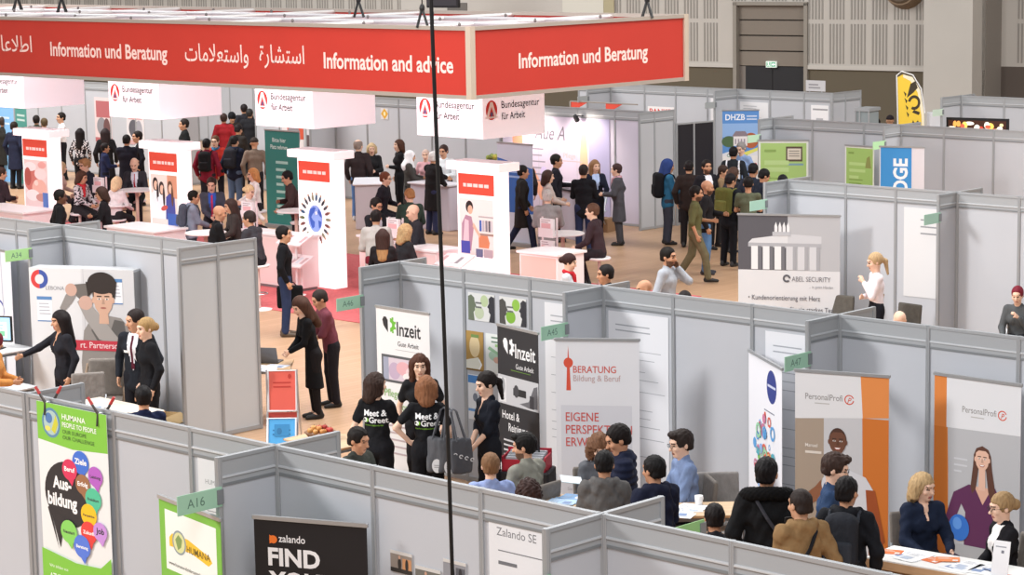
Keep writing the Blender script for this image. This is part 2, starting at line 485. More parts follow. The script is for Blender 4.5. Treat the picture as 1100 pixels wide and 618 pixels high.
    for sd in (-1, 1):
        b.ell((sd*.031, .106, .010), (.021, .016, .013), .010, True, frame=HF)
        b.ell((sd*.040, .062, -.022), (.026, .026, .022), .015, frame=HF)
        b.ell((sd*.078*hw, -.012, -.008), (.011, .020, .031), .006, frame=HF)
    b.cone((0, .088, .008), (0, .112, -.026), .009, .0135, k=.010, frame=HF)
    b.ell((0, .108, -.030), (.018, .012, .010), .006, frame=HF)
    b.ell((0, .088, -.058), (.026, .011, .0065), .006, frame=HF); b.ell((0, .087, -.070), (.022, .011, .0075), .005, frame=HF)
    v, q = b.mesh()
    fc = (v[q].mean(1)-hc)@HR
    mi = np.zeros(len(q), np.int32)
    lip = (np.abs(fc[:, 0]) < .025) & (np.abs(fc[:, 2]+.064) < .0095) & (fc[:, 1] > .075); mi[lip] = 1
    eye = (np.abs(np.abs(fc[:, 0])-.031) < .013) & (np.abs(fc[:, 2]-.009) < .0065) & (fc[:, 1] > .06); mi[eye] = 2
    brow = (np.abs(np.abs(fc[:, 0])-.032) < .019) & (np.abs(fc[:, 2]-.030) < .0055) & (fc[:, 1] > .06); mi[brow] = 2
    bc = SKIN.get(skin, skin)
    if 'beard' in extra:
        bd = (fc[:, 2] < -.044) & (fc[:, 1] > .005) & (fc[:, 2] > -.13) & ~lip & ~((np.abs(fc[:, 0]) < .022) & (fc[:, 2] > -.050)); mi[bd] = 3
    lipc = 'a8645a' if fem else ('8a5b4c' if skin not in ('d',) else '5b3630')
    body = np_mesh('body', v*s, q, [mat(bc, .55, 0, 'skin'), mat(lipc, .5), mat('2c211d', .5), mat(tuple(int(.42*a_+.58*b_) for a_, b_ in zip((int(bc[0:2], 16), int(bc[2:4], 16), int(bc[4:6], 16)), (28, 22, 20))), .8, 0, 'hair')], root, mi)
    # ---- upper garment
    tk, tc = top
    i = {'tee': .004, 'shirt': .008, 'blouse': .010, 'sweat': .016, 'suit': .014, 'jacket': .022, 'coat': .026, 'puffer': .034, 'dress': .006}[tk]
    t = Field(g)
    hem = {'tee': -.06, 'shirt': -.06, 'blouse': -.08, 'sweat': -.05, 'suit': -.13, 'jacket': -.10, 'coat': -.40, 'puffer': -.13, 'dress': -.48}[tk]
    if pose in ('sit', 'stool'): hem = max(hem, -.015)
    t.cone((0, -hem*math.sin(L), hem*math.cos(L)), (0, -.005, .12), (.105+i)*(1.12 if hem < -.2 else 1.0), w+i, (.66, 1, 1), .02, frame=TF)
    if hem < -.2: t.box((0, 0, pel[2]+hem-.27), (1, 1, .25), .001, .008, True)
    t.cone((0, -.005, .12), (0, 0, .34), w+i, .106+i, (.68, 1, 1), .03, frame=TF)
    t.cone((0, 0, .34), (0, -.01, .43), .106+i, .07+i, (.62, 1, 1), .03, frame=TF)
    t.cone((-sh*.9, -.01, .45), (sh*.9, -.01, .45), .055+i, .055+i, k=.04, frame=TF)
    t.cone((0, -.02, .455), (0, -.012, .505 if tk in ('tee', 'blouse', 'dress') else .53), .066+i*.4, .054+i*.4, k=.03, frame=TF)
    if fem:
        for sd in (-1, 1): t.ell((sd*.07, .075, .31), (.065, .055+i*.4, .065), .03, frame=TF)
    if 'belly' in extra: t.ell((0, .06, .15), (.13, .10, .14), .05, frame=TF)
    for sd in (-1, 1):
        if tk in ('tee',):
            m_ = S[sd]+(E_[sd]-S[sd])*.62; t.cone(S[sd], m_, .058, .054, k=.03)
        else:
            wr = Wr[sd]+(E_[sd]-Wr[sd])*(.10 if 'rolled' not in extra else .85)
            t.cone(S[sd], E_[sd], .050+i, .042+i*.9, k=.03); t.cone(E_[sd], wr, .042+i*.9, .032+i*.75, k=.02)
    if tk in ('suit', 'shirt', 'jacket', 'coat'):
        t.cone((-.05, -.055, .515), (.05, -.055, .515), .022, .022, k=.02, frame=TF)
        for sd in (-1, 1): t.cone((sd*.052, -.05, .515), (sd*.035, .065, .44), .018, .012, k=.015, frame=TF)
    if 'hood' in extra:
        for z in range(9):
            an_ = math.pi*(z/8.0); t.ell((.105*math.cos(an_), -.02-.085*math.sin(an_), .522-.012*math.sin(an_)), (.042, .042, .046), .02, frame=TF)
        t.ell((0, -.10, .455), (.105, .045, .085), .03, frame=TF)
    t.ell((0, .045, .60), (.062, .07, .075), .01, True, frame=TF)
    nz = None
    if near and tk in ('puffer',):
        nz = lambda x, y, z: .006*np.sin(z*95)+0*x+0*y
    elif near:
        nz = lambda x, y, z: .0042*np.sin(z*44+x*31+3*np.sin(y*19+x*9))+.003*np.sin(x*57-z*33+2*np.sin(y*23))
    tv, tq = t.mesh(nz)
    gname = {'tee': 't_shirt', 'shirt': 'shirt', 'blouse': 'blouse', 'sweat': 'sweater', 'suit': 'blazer', 'jacket': 'jacket', 'coat': 'coat', 'puffer': 'padded_jacket', 'dress': 'dress'}[tk]
    gm = np_mesh(gname, tv*s, tq, [fab(tc)], root)
    tn = qnormals(tv, tq); tc_ = (tv[tq].mean(1)-pel)@TF[0]; fwdn = tn@F
    if 'open' in extra or 'tie' in extra:
        c2 = extra.get('open', 'e8e6e6')
        wid = np.clip(.012+.20*(tc_[:, 2]-.10), 0, .075)
        lay_patch(tv, tq, tn, (np.abs(tc_[:, 0]) < wid) & (fwdn > .1) & (tc_[:, 1] > 0) & (tc_[:, 2] < .52), .003, 'shirt_front', fab(c2), root, s)
    if 'vneck' in extra:
        wid = np.clip(.16*(tc_[:, 2]-.34), 0, .05)
        lay_patch(tv, tq, tn, (np.abs(tc_[:, 0]) < wid) & (fwdn > -.2) & (tc_[:, 1] > 0) & (tc_[:, 2] < .56), .003, 'neckline', mat(bc, .55, 0, 'skin'), root, s)
    if 'tie' in extra:
        lay_patch(tv, tq, tn, (np.abs(tc_[:, 0]) < .012+.02*(.5-tc_[:, 2])) & (fwdn > .1) & (tc_[:, 1] > 0) & (tc_[:, 2] < .49) & (tc_[:, 2] > .08), .006, 'tie', fab(extra['tie']), root, s)
    if 'pattern' in extra:
        lay_patch(tv, tq, tn, (np.sin(tc_[:, 0]*62+2*np.sin(tc_[:, 2]*31))*np.sin(tc_[:, 2]*55+1.5*np.sin(tc_[:, 1]*40+tc_[:, 0]*20)) > .22), .002, 'printed_pattern', fab(extra['pattern']), root, s)
    if 'stripe' in extra:
        lay_patch(tv, tq, tn, (np.abs(np.abs(tc_[:, 0])-.13) < .02) & (tc_[:, 2] > .15), .003, 'shoulder_stripe', fab(extra['stripe']), root, s)
    if 'fur' in extra:
        f = Field(g)
        for z in range(11):
            an_ = math.pi*(z/10.0); f.ell((.165*math.cos(an_), -.02-.10*math.sin(an_), .50+.03*math.sin(an_)), (.065, .06, .055), .025, frame=TF)
        fv, fq = f.mesh(lambda x, y, z: .006*np.sin(x*130)*np.sin(y*120+z*110)); np_mesh('fur_collar', fv*s, fq, [mat('0e0d0e', .95, 0, 'hair')], root)
    if 'badge' in extra:
        lay_patch(tv, tq, tn, (np.abs(tc_[:, 0]-.085) < .036) & (np.abs(tc_[:, 2]-.30) < .018) & (fwdn > .1), .006, 'name_badge', mat('f2f2f2', .4), root, s)
    if 'scarf' in extra:
        f = Field(max(g, .009))
        for z in range(12):
            an_ = 2*math.pi*z/12; f.ell((.072*math.cos(an_), -.005+.072*math.sin(an_), .515-.012*math.sin(an_)), (.034, .034, .032), .02, frame=TF)
        f.cone((.03, .095, .48), (.04, .135, .30), .035, .03, k=.02, frame=TF)
        sv, sq = f.mesh(); np_mesh('scarf', sv*s, sq, [fab(extra['scarf'])], root)
    if 'print' in extra:
        # lettering on the back of the shirt
        bv = BVHTree.FromPolygons([tuple(x) for x in tv], [tuple(x) for x in tq])
        mb = MB(); mb.use(mat('f4f4f4', .6))
        def onback(u, z, d_=.004):
            p = T(u, -.6, z); r = bv.ray_cast(Vector(p), Vector(F))
            y = r[0] if r[0] is not None else Vector(T(u, -.1, z))
            return tuple((np.array(y)-F*d_)*s)
        def word(wd, u0, z0, size, sx, c, bold=.022):
            mb.use(mat(c, .6)); V, Fc = text_tris(wd, bold)
            mb.add([onback(u0+x*size*sx, z0+y*size) for x, y in V], Fc)
        word('Meet &', -.125, .345, .095, .92, 'f4f4f4'); word('Greet', -.062, .265, .095, .92, 'f4f4f4')
        mb.use(mat('7ab52a', .6))
        for cu, cz, r_ in ((-.108, .297, .025), (-.086, .297, .020)):
            pts = [onback(cu+r_*math.cos(a_*math.pi/6), cz+r_*1.15*math.sin(a_*math.pi/6)) for a_ in range(12)]
            mb.use(mat('f4f4f4' if r_ > .022 else '7ab52a', .6)); mb.add(pts, [tuple(range(12))])
        word('Die Personaldienstleister', -.125, .228, .026, .85, '7ab52a', .004)
        mb.build('back_lettering', None, root)
    # ---- lower garment
    bk, bcol = bot
    l = Field(g); i = .012 if bk != 'slim' else .005
    if bk in ('skirt', 'tights'):
        i = .002
    l.cone((0, 0, -.05), (0, 0, .08), .105+i*.7, .092+i*.7, (.68, 1, 1), .03, frame=TF)
    for sd in (-1, 1):
        l.cone(hip[sd], kn[sd], .085+i, .062+i, k=.03)
        an2 = an[sd]+(kn[sd]-an[sd])*.02
        l.cone(kn[sd], an2, .060+i, .047+i*1.3, k=.02)
    nz = (lambda x, y, z: .003*np.sin(z*41+x*30)+0*y) if near else None
    lv, lq = l.mesh(nz)
    np_mesh({'trousers': 'trousers', 'jeans': 'jeans', 'slim': 'trousers', 'skirt': 'tights', 'tights': 'tights'}[bk], lv*s, lq, [fab(bcol)], root)
    shc = extra.get('shoe', '1d1b1b')
    for sd in (-1, 1):
        f = Field(max(g*.9, .008)); a0 = an[sd]
        f.cone(a0+np.array([0, -.045, -.045]), a0+np.array([0, .06, -.05]), .040, .040, k=.02)
        f.cone(a0+np.array([0, .06, -.05]), a0+np.array([sd*.01, .165, -.058]), .040, .030, k=.02)
        f.cone(a0+np.array([0, -.03, -.03]), a0+np.array([0, -.02, .01]), .042, .046, k=.02)
        f.box(a0+np.array([0, .05, -.135]), (.2, .3, .05), .001, .006, True)
        sv, sq = f.mesh(); np_mesh('shoe', sv*s, sq, [mat(shc, .5)], root)
    # ---- hair or headwear
    hk, hcol = hair
    if hk != 'bald':
        f = Field(g*.9)
        up = .012
        if hk in ('short', 'quiff', 'bald_ring', 'ponytail', 'bun', 'long', 'bob', 'curly', 'buzz'):
            e = {'buzz': .005, 'curly': .026, 'short': .011, 'quiff': .014}.get(hk, .013)
            f.ell((0, -.018, .036), (.076*hw+e, .095+e, .086+e*1.15), .01, frame=HF)
            if hk in ('short', 'quiff', 'buzz', 'bald_ring'):
                f.cone((-.026, -.058, -.03), (.026, -.058, -.03), .046, .046, k=.02, frame=HF)
                f.box((0, .138, -.005 if hk != 'quiff' else -.012), (.2, .078, .078), .02, .015, True, frame=HF)
                f.box((0, .06, -.098), (.2, .068, .08), .02, .012, True, frame=HF)
                f.box((0, .0, -.165), (.2, .2, .10), .02, .015, True, frame=HF)
                if hk == 'quiff':
                    f.ell((0, .062, .105), (.062, .042, .030), .02, frame=HF)
                if hk == 'bald_ring': f.ell((0, .0, .115), (.066, .10, .062), .01, True, frame=HF)
            else:
                f.box((0, .115, -.06), (.066 if hk not in ('ponytail', 'bun') else .2, .07, .108), .03, .02, True, frame=HF)
                if hk in ('ponytail', 'bun'):
                    f.box((0, .04, -.165), (.2, .13, .11), .02, .02, True, frame=HF)
                if hk == 'ponytail':
                    f.cone((0, -.105, .02), (0, -.145, -.02), .028, .034, k=.02, frame=HF); f.cone((0, -.145, -.02), (0, -.14, -.20), .034, .018, k=.02, frame=HF)
                if hk == 'bun': f.ell((0, -.125, .0), (.05, .045, .05), .012, frame=HF)
                if hk in ('long', 'bob', 'curly'):
                    zb = {'long': -.33, 'bob': -.13, 'curly': -.16}[hk]; r = .036 if hk != 'curly' else .05
                    for sd in (-1, 1):
                        f.cone((sd*.068, -.015, .03), (sd*.088, .0 if hk == 'long' else -.02, zb*.62), r, r*.9, (1, .8, 1), .03, frame=HF)
                    f.cone((0, -.05, .0), (0, -.085, zb), .085, .062, (.75, 1, 1), .04, frame=HF)
        elif hk == 'beanie':
            f.ell((0, -.016, .045), (.092, .110, .100), .01, frame=HF); f.box((0, 0, -.12), (.3, .3, .135), .01, .015, True, frame=HF)
            f.cone((0, -.0, .022), (0, -.0, .045), .093, .093, (1, .86, 1), .01, frame=HF)
        elif hk == 'cap':
            f.ell((0, -.016, .04), (.088, .106, .098), .01, frame=HF); f.box((0, 0, -.12), (.3, .3, .15), .01, .012, True, frame=HF)
            f.ell((0, .12, .045), (.065, .065, .012), .01, frame=HF)
        elif hk == 'hood':
            f.ell((0, -.03, .025), (.112, .125, .125), .01, frame=HF); f.cone((0, -.05, -.05), (0, -.06, -.14), .11, .11, k=.03, frame=HF)
            f.ell((0, .10, -.02), (.072, .10, .105), .02, True, frame=HF)
        elif hk == 'hijab':
            f.ell((0, -.02, .03), (.094, .115, .104), .01, frame=HF); f.cone((0, -.02, -.06), (0, -.02, -.20), .095, .15, (.85, 1, 1), .04, frame=HF)
            f.ell((0, .105, -.025), (.056, .06, .078), .02, True, frame=HF)
        sc_ = {'curly': .012, 'long': .006, 'bob': .006, 'short': .0045, 'quiff': .006, 'bun': .004, 'ponytail': .004}.get(hk, .002)
        nz = (lambda x, y, z: sc_*np.sin(x*(85 if hk == 'curly' else 165)+2.5*np.sin(z*33+y*20))*np.sin(z*(70 if hk == 'curly' else 24)+y*(60 if hk == 'curly' else 95))) if near or hk == 'curly' else None
        hv, hq = f.mesh(nz)
        hat = hk in ('beanie', 'cap', 'hood', 'hijab')
        np_mesh({'beanie': 'beanie', 'cap': 'cap', 'hood': 'hood', 'hijab': 'headscarf'}.get(hk, 'hair'), hv*s, hq, [fab(hcol) if hat else mat(hcol, .6, 0, 'hair')], root)
        if 'tips' in extra:
            hn = qnormals(hv, hq); hc_ = (hv[hq].mean(1)-hc)@HR
            lay_patch(hv, hq, hn, hc_[:, 2] < -.20, .003, 'hair_tips', mat(extra['tips'], .6, 0, 'hair'), root, s)
    if 'glasses' in extra:
        mb = MB()
        def hp(x, y, z): return tuple((hc+HR@np.array([x, y, z])*HS*HS)*s)
        for sd in (-1, 1):
            mb.tube([hp(sd*.031+.021*math.cos(a_*math.pi/5), .108, .008+.017*math.sin(a_*math.pi/5)) for a_ in range(11)], .0024*s, 6)
            mb.tube([hp(sd*.052, .106, .012), hp(sd*.076, .06, .012), hp(sd*.083, -.02, .008)], .0022*s, 6)
        mb.tube([hp(-.011, .112, .010), hp(.011, .112, .010)], .002*s, 6)
        mb.build('glasses', mat('1c1a1a', .4), root)
    info = {'root': root, 's': s, 'TF': TF, 'pel': pel, 'S': S, 'W': Wr, 'hd': HD, 'T': T, 'F': F, 'g': g, 'hc': hc, 'label': label}
    return info

def to_world(info, p):
    r = info['root']; return Matrix.Translation(r.location) @ Matrix.Rotation(r.rotation_euler.z, 4, 'Z') @ Vector(tuple(np.array(p)*info['s']))
def backpack(info, col, label, col2=None, big=1.0, cross=False):
    s = info['s']; r = info['root']
    t = thing('backpack', label, 'backpack', tuple(r.location), r.rotation_euler.z, 'worn backpacks')
    g = max(info['g'], .011); TF = info['TF']
    f = Field(g); f.box((0, -.205, .29), (.145*big, .085*big, .225*big), .07, .02, frame=TF); f.ell((0, -.20, .46), (.12*big, .08, .08), .03, frame=TF)
    v, q = f.mesh(); np_mesh('bag_body', v*s, q, [fab(col)], t)
    f = Field(g); f.box((0, -.285, .20), (.11*big, .04, .10*big), .035, .02, frame=TF)
    v, q = f.mesh(); np_mesh('front_pocket', v*s, q, [fab(col2 or col)], t)
    for sd in (-1, 1):
        mb = MB(); P = []
        for y, z in ((-.14, .44), (-.09, .515), (.0, .54), (.085, .50), (.135, .40), (.14, .28), (.09, .16), (-.02, .10), (-.14, .10)):
            P.append(Vector(tuple(info['T'](sd*.125, y, z)*s)))
        mb.tube(P, .016*s, 6); mb.build('shoulder_strap', fab(col2 or col), t)
    return t

# ------------------------------------------------------------------ the hall
def struct(o): o['kind'] = 'structure'; return o
mb = MB(); mb.box(-30, -30, -.2, 62, 75, 0)
fm = bpy.data.materials.new('parquet'); fm.use_nodes = True
nt = fm.node_tree; bs = nt.nodes['Principled BSDF']; bs.inputs['Roughness'].default_value = .42
tc = nt.nodes.new('ShaderNodeTexCoord'); br = nt.nodes.new('ShaderNodeTexBrick')
nt.links.new(tc.outputs['Object'], br.inputs['Vector'])
br.inputs['Color1'].default_value = lin('c19d7d'); br.inputs['Color2'].default_value = lin('b89373'); br.inputs['Mortar'].default_value = lin('a98565')
br.inputs['Scale'].default_value = 1.0; br.inputs['Brick Width'].default_value = 1.6; br.inputs['Row Height'].default_value = .14; br.inputs['Mortar Size'].default_value = .006
nt.links.new(br.outputs['Color'], bs.inputs['Base Color'])
struct(mb.build('floor', fm))

WO = Vector((51.88, 43.24, 0)); WA = math.atan2(-.988, .151)
def on_wall(name, parent=None):
    pass
wall_root = None
WL, WRT = -62.0, 26.0
SLATC = mat('b7b2ab', .7, 0, 'panel'); GROOVE = mat('8f8b85', .8); PLINTH = mat('5f5748', .8, 0, 'panel')
def wall_part(mb, name, m=None):
    o = mb.build(name, m); o.location = WO; o.rotation_euler = (0, 0, WA); return o
s_gate0, zt = 1.82, 4.19
s_gate1, zg = 4.03, 4.19
s_pil0, _z = 7.82, 3.35
s_pil1, _z = 9.20, 3.37
s_r, z_plinth_r = 10.11, 2.54
_s, z_plinth = 4.03, 2.50
_s, z_seam = 5.83, 3.73
# main wall: local x to the right along the wall, local y = out towards the hall (negative) / behind (positive)
mb = MB(); mb.use(SLATC)
mb.box(WL, 0, z_plinth, s_gate0, .4, 11); mb.box(s_gate1, 0, z_plinth, s_pil1, .4, 11); mb.box(s_gate0, 0, zt, s_gate1, .4, 11)
mb.use(PLINTH); mb.box(WL, .03, 0, s_gate0, .4, z_plinth); mb.box(s_gate1, .03, 0, s_pil1, .4, z_plinth)
struct(wall_part(mb, 'wall_back'))
mb = MB(); mb.use(SLATC); mb.box(s_pil1, 1.2, z_plinth_r, WRT, 1.6, 11); mb.use(mat('5a514b', .8, 0, 'panel')); mb.box(s_pil1, 1.2, 0, WRT, 1.6, z_plinth_r)
struct(wall_part(mb, 'wall_back_recess'))
mb = MB(); mb.use(mat('b9b5ae', .8, 0, 'panel')); mb.box(s_pil0, -.6, 0, s_pil1, 1.2, 11)
mb.use(mat('857f78', .8)); mb.box(s_pil1, .2, 0, s_pil1+.02, 1.2, 11)  # darker slab: shade of the pillar's right face put into the colour
struct(wall_part(mb, 'wall_pillar'))
# acoustic slats
mb = MB(); mb.use(mat('d4d0ca', .7)); 
def slats(x0, x1, z0, z1, y):
    mod = .64; x = x0
    mb.use(GROOVE)
    while x < x1-.3:
        for k in range(5):
            a = x+.08+k*.10
            if a+.07 < x1: mb.box(a, y-.012, z0, a+.045, y+.02, z1)
        x += mod
_s, zs0 = 5.83, 3.68
_s, zs1 = 5.83, 3.80
slats(WL, s_gate0-.3, z_plinth+.1, zs0, 0); slats(WL, s_gate0-.3, zs1, 10.5, 0)
slats(s_gate1, s_pil0, z_plinth+.1, zs0, 0); slats(s_gate1, s_pil0, zs1, 10.5, 0); slats(s_gate0-.2, s_gate1, zt+.1, 10.5, 0)
slats(s_pil1+.4, WRT, z_plinth_r+.1, zs0, 1.2); slats(s_pil1+.4, WRT, zs1, 10.5, 1.2)
mb.use(mat('bdb9b2', .7)); mb.box(WL, -.03, z_plinth-.06, s_gate0, .03, z_plinth+.05); mb.box(s_gate1, -.03, z_plinth-.06, s_pil0, .03, z_plinth+.05)
struct(wall_part(mb, 'trim_1'))
# pale smooth stretch with a dark slot and a yellow edge, seen over the canopy
a0, _z = -9.90, 4.06
a1, _z = -2.14, 4.09
mb = MB(); mb.use(mat('bdb9b3', .8, 0, 'panel')); mb.box(a0, -.06, z_plinth+.3, a1, 0.01, 11)
b0, bz0 = -8.12, 3.95
b1, bz1 = -7.38, 4.21
mb.use(mat('6d6a66', .8)); mb.box(b0, -.08, bz0, b1, -.05, bz1)
c0, _z = -2.50, 4.09
mb.use(mat('a8a083', .8)); mb.box(c0, -.08, z_plinth+.3, a1, -.05, 11)
d0, _z = -3.92, 4.08
mb.use(mat('cbc9bf', .8)); mb.box(d0, -.09, z_plinth+.3, c0, -.05, 11)
struct(wall_part(mb, 'trim_2'))
# roller gate above black doors
_s, zd = 2.99, 2.48
mb = MB(); mb.use(mat('7d746a', .7))
n = 4
for i in range(n):
    z0 = zd+(zt-zd)*i/n; mb.box(s_gate0+.05, .10, z0+.02, s_gate1-.05, .2, zd+(zt-zd)*(i+1)/n-.02)
mb.use(mat('5f574f', .7)); mb.box(s_gate0, .2, zd, s_gate1, .25, zt)
mb.use(mat('8c867d', .6)); mb.box(s_gate0-.06, -.05, 0, s_gate0+.05, .3, zt+.05); mb.box(s_gate1-.05, -.05, 0, s_gate1+.06, .3, zt+.05); mb.box(s_gate0-.06, -.05, zt-.02, s_gate1+.06, .3, zt+.08)
struct(wall_part(mb, 'door_1'))
mb = MB(); mb.use(mat('202024', .6)); mid = (s_gate0+s_gate1)/2
mb.box(s_gate0+.25, .12, 0, mid-.01, .2, zd); mb.box(mid+.01, .12, 0, s_gate1-.05, .2, zd)
mb.use(mat('8a8a8a', .4, .6)); mb.box(mid+.05, .07, 1.0, mid+.25, .12, 1.05)
mb.use(mat('77706a', .7)); mb.box(s_gate0, .12, 0, s_gate0+.25, .2, zd)
struct(wall_part(mb, 'door_2'))
# exit sign
e0, ez0 = 2.77, 2.46
e1, ez1 = 3.08, 2.63
t = thing('exit_sign', 'small lit green and white exit sign over the black doors', 'sign', WO, WA)
mb = MB(); mb.box(e0, .02, ez0, e1, .10, ez1); mb.build('sign_housing', mat('dfeee4', .5, 0, 'plain', .4), t)
p = Print((e0, .02, ez0), (1, 0, 0), (0, 0, 1), emit=.5); w_, h_ = e1-e0, ez1-ez0
p.rect(.02, .02, w_*.46, h_-.02, '4f9a78'); p.ell(w_*.25, h_*.72, .025, .03, 'eef6f0'); p.poly([(w_*.15, h_*.2), (w_*.22, h_*.62), (w_*.32, h_*.6), (w_*.38, h_*.2), (w_*.30, h_*.2), (w_*.26, h_*.42), (w_*.2, h_*.2)], 'eef6f0')
p.rect(w_*.54, .02, w_-.02, h_-.02, '4f9a78'); p.poly([(w_*.6, h_*.5), (w_*.75, h_*.8), (w_*.75, h_*.6), (w_*.92, h_*.6), (w_*.92, h_*.4), (w_*.75, h_*.4), (w_*.75, h_*.2)], 'eef6f0')
p.build(t, 'exit_pictogram')
# dark round cover high on the wall
s0, z0 = 7.60, 4.45
mb = MB(); mb.use(mat('7a6650', .6)); mb.cyl((s0-.6, -.02, z0+.25), (s0-.6, -.35, z0+.25), .62, .5, 20); mb.use(mat('5a4c3e', .6)); mb.cyl((s0-.6, -.35, z0+.25), (s0-.6, -.40, z0+.25), .46, .40, 20)
o = wall_part(mb, 'wall_speaker'); tag(o, 'brown round fitting high on the slatted wall left of the pillar', 'speaker')
# dark hanging panel at the top edge
s0, z0 = -6.56, 4.18
s1, _z = -5.41, 4.19
mb = MB(); mb.use(mat('1d1b20', .5)); mb.rbox(s0, -3.2, z0, s1, -3.05, z0+1.4, .05); mb.use(mat('36343a', .4)); mb.box(s0+.05, -3.215, z0+.06, s1-.05, -3.2, z0+1.34)
mb.use(DARKM); mb.cyl((s0+.2, -3.12, z0+1.4), (s0+.2, -3.12, z0+5), .015); mb.cyl((s1-.2, -3.12, z0+1.4), (s1-.2, -3.12, z0+5), .015)
o = wall_part(mb, 'hanging_screen'); tag(o, 'dark screen hanging at the top edge above the red canopy', 'screen')

# carpet of the information booth
mb = MB(); mb.box(25.9, 25.8, .001, 31.5, 46, .012); o = mb.build('carpet', mat('c96a6c', .9, 0, 'fabric')); tag(o, 'red carpet laid under the red canopy booth', 'carpet')

# ------------------------------------------------------------------ partition walls
def partition(label, A, B, posts, h=2.5, beam=True, pcol=None, group=None, name='partition_wall'):
    A = Vector((A[0], A[1], 0)); B = Vector((B[0], B[1], 0)); d = B-A; L = d.length
    t = thing(name, label, 'partition wall', A, math.atan2(d.y, d.x), group)
    pm = PANEL if pcol is None else mat(pcol, .55, 0, 'panel')
    for x in posts:
        mb = MB(); mb.smooth = False
        mb.cyl((x, 0, 0), (x, 0, h), .024, n=8)
        for k in range(4):
            a = math.pi/4+k*math.pi/2; mb.cyl((x+.022*math.cos(a), .022*math.sin(a), 0), (x+.022*math.cos(a), .022*math.sin(a), h-.005), .007, n=6)
        mb.build('post', ALU, t)
    ps = sorted(posts)
    bh = .21 if beam else .03
    for a, b in zip(ps[:-1], ps[1:]):
        mb = MB(); mb.box(a+.022, -.006, .06, b-.022, .006, h-bh); mb.build('panel', pm, t)
    x0, x1 = ps[0], ps[-1]
    if beam:
        mb = MB(); mb.use(ALU)
        for a, b in zip(ps[:-1], ps[1:]):
            mb.box(a+.02, -.02, h-.03, b-.02, .02, h-.002)
        mb.build('top_rail', ALU, t)
        for a, b in zip(ps[:-1], ps[1:]):
            mb = MB(); mb.use(BEAM); mb.box(a+.02, -.012, h-.205, b-.02, .012, h-.03); mb.build('header_panel', BEAM, t)
        mb = MB()
        for a, b in zip(ps[:-1], ps[1:]): mb.box(a+.02, -.021, h-.165, b-.02, .021, h-.155); mb.box(a+.02, -.017, h-.155, b-.02, .017, h-.148)
        mb.build('header_rail', mat('c4c7ca', .4, .2), t)
        mb = MB()
        for a, b in zip(ps[:-1], ps[1:]): mb.box(a+.02, -.017, h-.225, b-.02, .017, h-.205)
        mb.build('lower_rail', ALUD, t)
    else:
        mb = MB()
        for a, b in zip(ps[:-1], ps[1:]): mb.box(a+.02, -.02, h-.035, b-.02, .02, h)
        mb.build('top_rail', ALU, t)
    mb = MB()
    for a, b in zip(ps[:-1], ps[1:]): mb.box(a+.02, -.018, .01, b-.02, .018, .06)
    mb.build('base_rail', ALU, t)
    return t
def row(label, X, ys, **k):      # a run along the aisle direction, from the far left end to the right
    ys = sorted(ys, reverse=True)
    return partition(label, (X, ys[0]), (X, ys[-1]), [ys[0]-y for y in ys], **k)
def cross(label, Y, xs, **k):
    return partition(label, (xs[0], Y), (xs[-1], Y), [x-xs[0] for x in xs], **k)
XF, XM, XL, X29, X38 = 11.46, 19.05, 18.75, 28.95, 38.2
e = .03
row('grey partition run at the bottom left corner behind the green hanging banner', XF, [18.9, 17.9, 16.87])
row('grey partition run between the speech bubble banner and the booth A16 corner', XF, [16.81, 15.6, 14.6, 13.61])
row('grey partition run behind the black roll-up banner with three photos', XF, [13.55, 12.48, 11.37, 10.29])
row('grey partition run crossing the bottom right foreground below the seated crowd', XF, [10.22, 9.14, 7.95, 6.9, 5.8, 4.8])
cross('short partition behind the hanging banner clips at far left', 16.84, [XF+.03, 12.03])
cross('short cross partition at corner A16 near the black roll-up', 13.58, [10.90, XF, 12.09])
cross('short cross partition at the bottom centre beside the pinned photos', 10.255, [10.92, XF, 12.07])
row('grey partition run behind the white and black recruitment roll-ups', XM, [20.17, 19.12, 18.07, 17.03])
row('grey partition run behind the round white tower logo roll-up', XM, [16.96, 15.98, 14.92, 13.88])
row('grey partition run behind the two orange roll-ups on the right', XM, [13.81, 12.77, 11.76, 10.7, 9.6])
cross('end partition of the middle row beside the white leaf logo roll-up', 20.2, [18.43, XM, 19.46])
cross('short partition in the middle row left of the tower logo banner', 16.995, [18.45, XM, 19.47])
cross('short partition in the middle row left of the two orange banners', 13.845, [18.55, XM, 19.65])
row('grey partition run behind the large man poster at the left', XL, [26.48, 25.37, 24.34, 23.34])
row('grey partition run at the far left edge under the lit column', XL, [30, 28.8, 27.6, 26.54])
cross('end partition standing at the aisle beside the laptop table', 23.3, [18.2, 18.81, 19.43], pcol='bcc0c3')
cross('short partition with a pale green sheet above the ring logo', 26.51, [18.2, XL, 19.34])
row('grey partition run behind the dark monument banner', X29, [21.97, 20.9, 20.0, 18.99])
row('grey partition run at the right edge above the red haired woman', X29, [18.93, 17.9, 16.8, 15.7])
cross('end partition behind the dark monument banner beside the crowd', 22.0, [28.39, X29, 29.5])
cross('short cross partition right of the lettered sheet above the blonde woman', 18.96, [28.5, X29, 29.6])
row('pinkish partition run behind the green and blue banners', X38, [29.35, 28.4, 27.15, 26.33])
row('pinkish partition run at the right under the wall screen', X38, [26.27, 25.3, 24.2, 23.2, 22.1])
cross('end partition above the wide green banner beside the house poster', 29.4, [37.75, X38, 38.85])
cross('short cross partition left of the blue upright lettering banner', 26.3, [37.65, X38, 38.85])
row('far partition run behind the man in the yellow beanie', 44.6, [40.5, 39.4, 38.3, 37.3, 36.3, 35.43])
row('far partition run right of the house poster below the black doors', 44.6, [35.37, 34.4, 33.4, 32.63])
cross('far end partition with a small sign near the yellow flag', 32.6, [44.6, 45.1, 45.7])
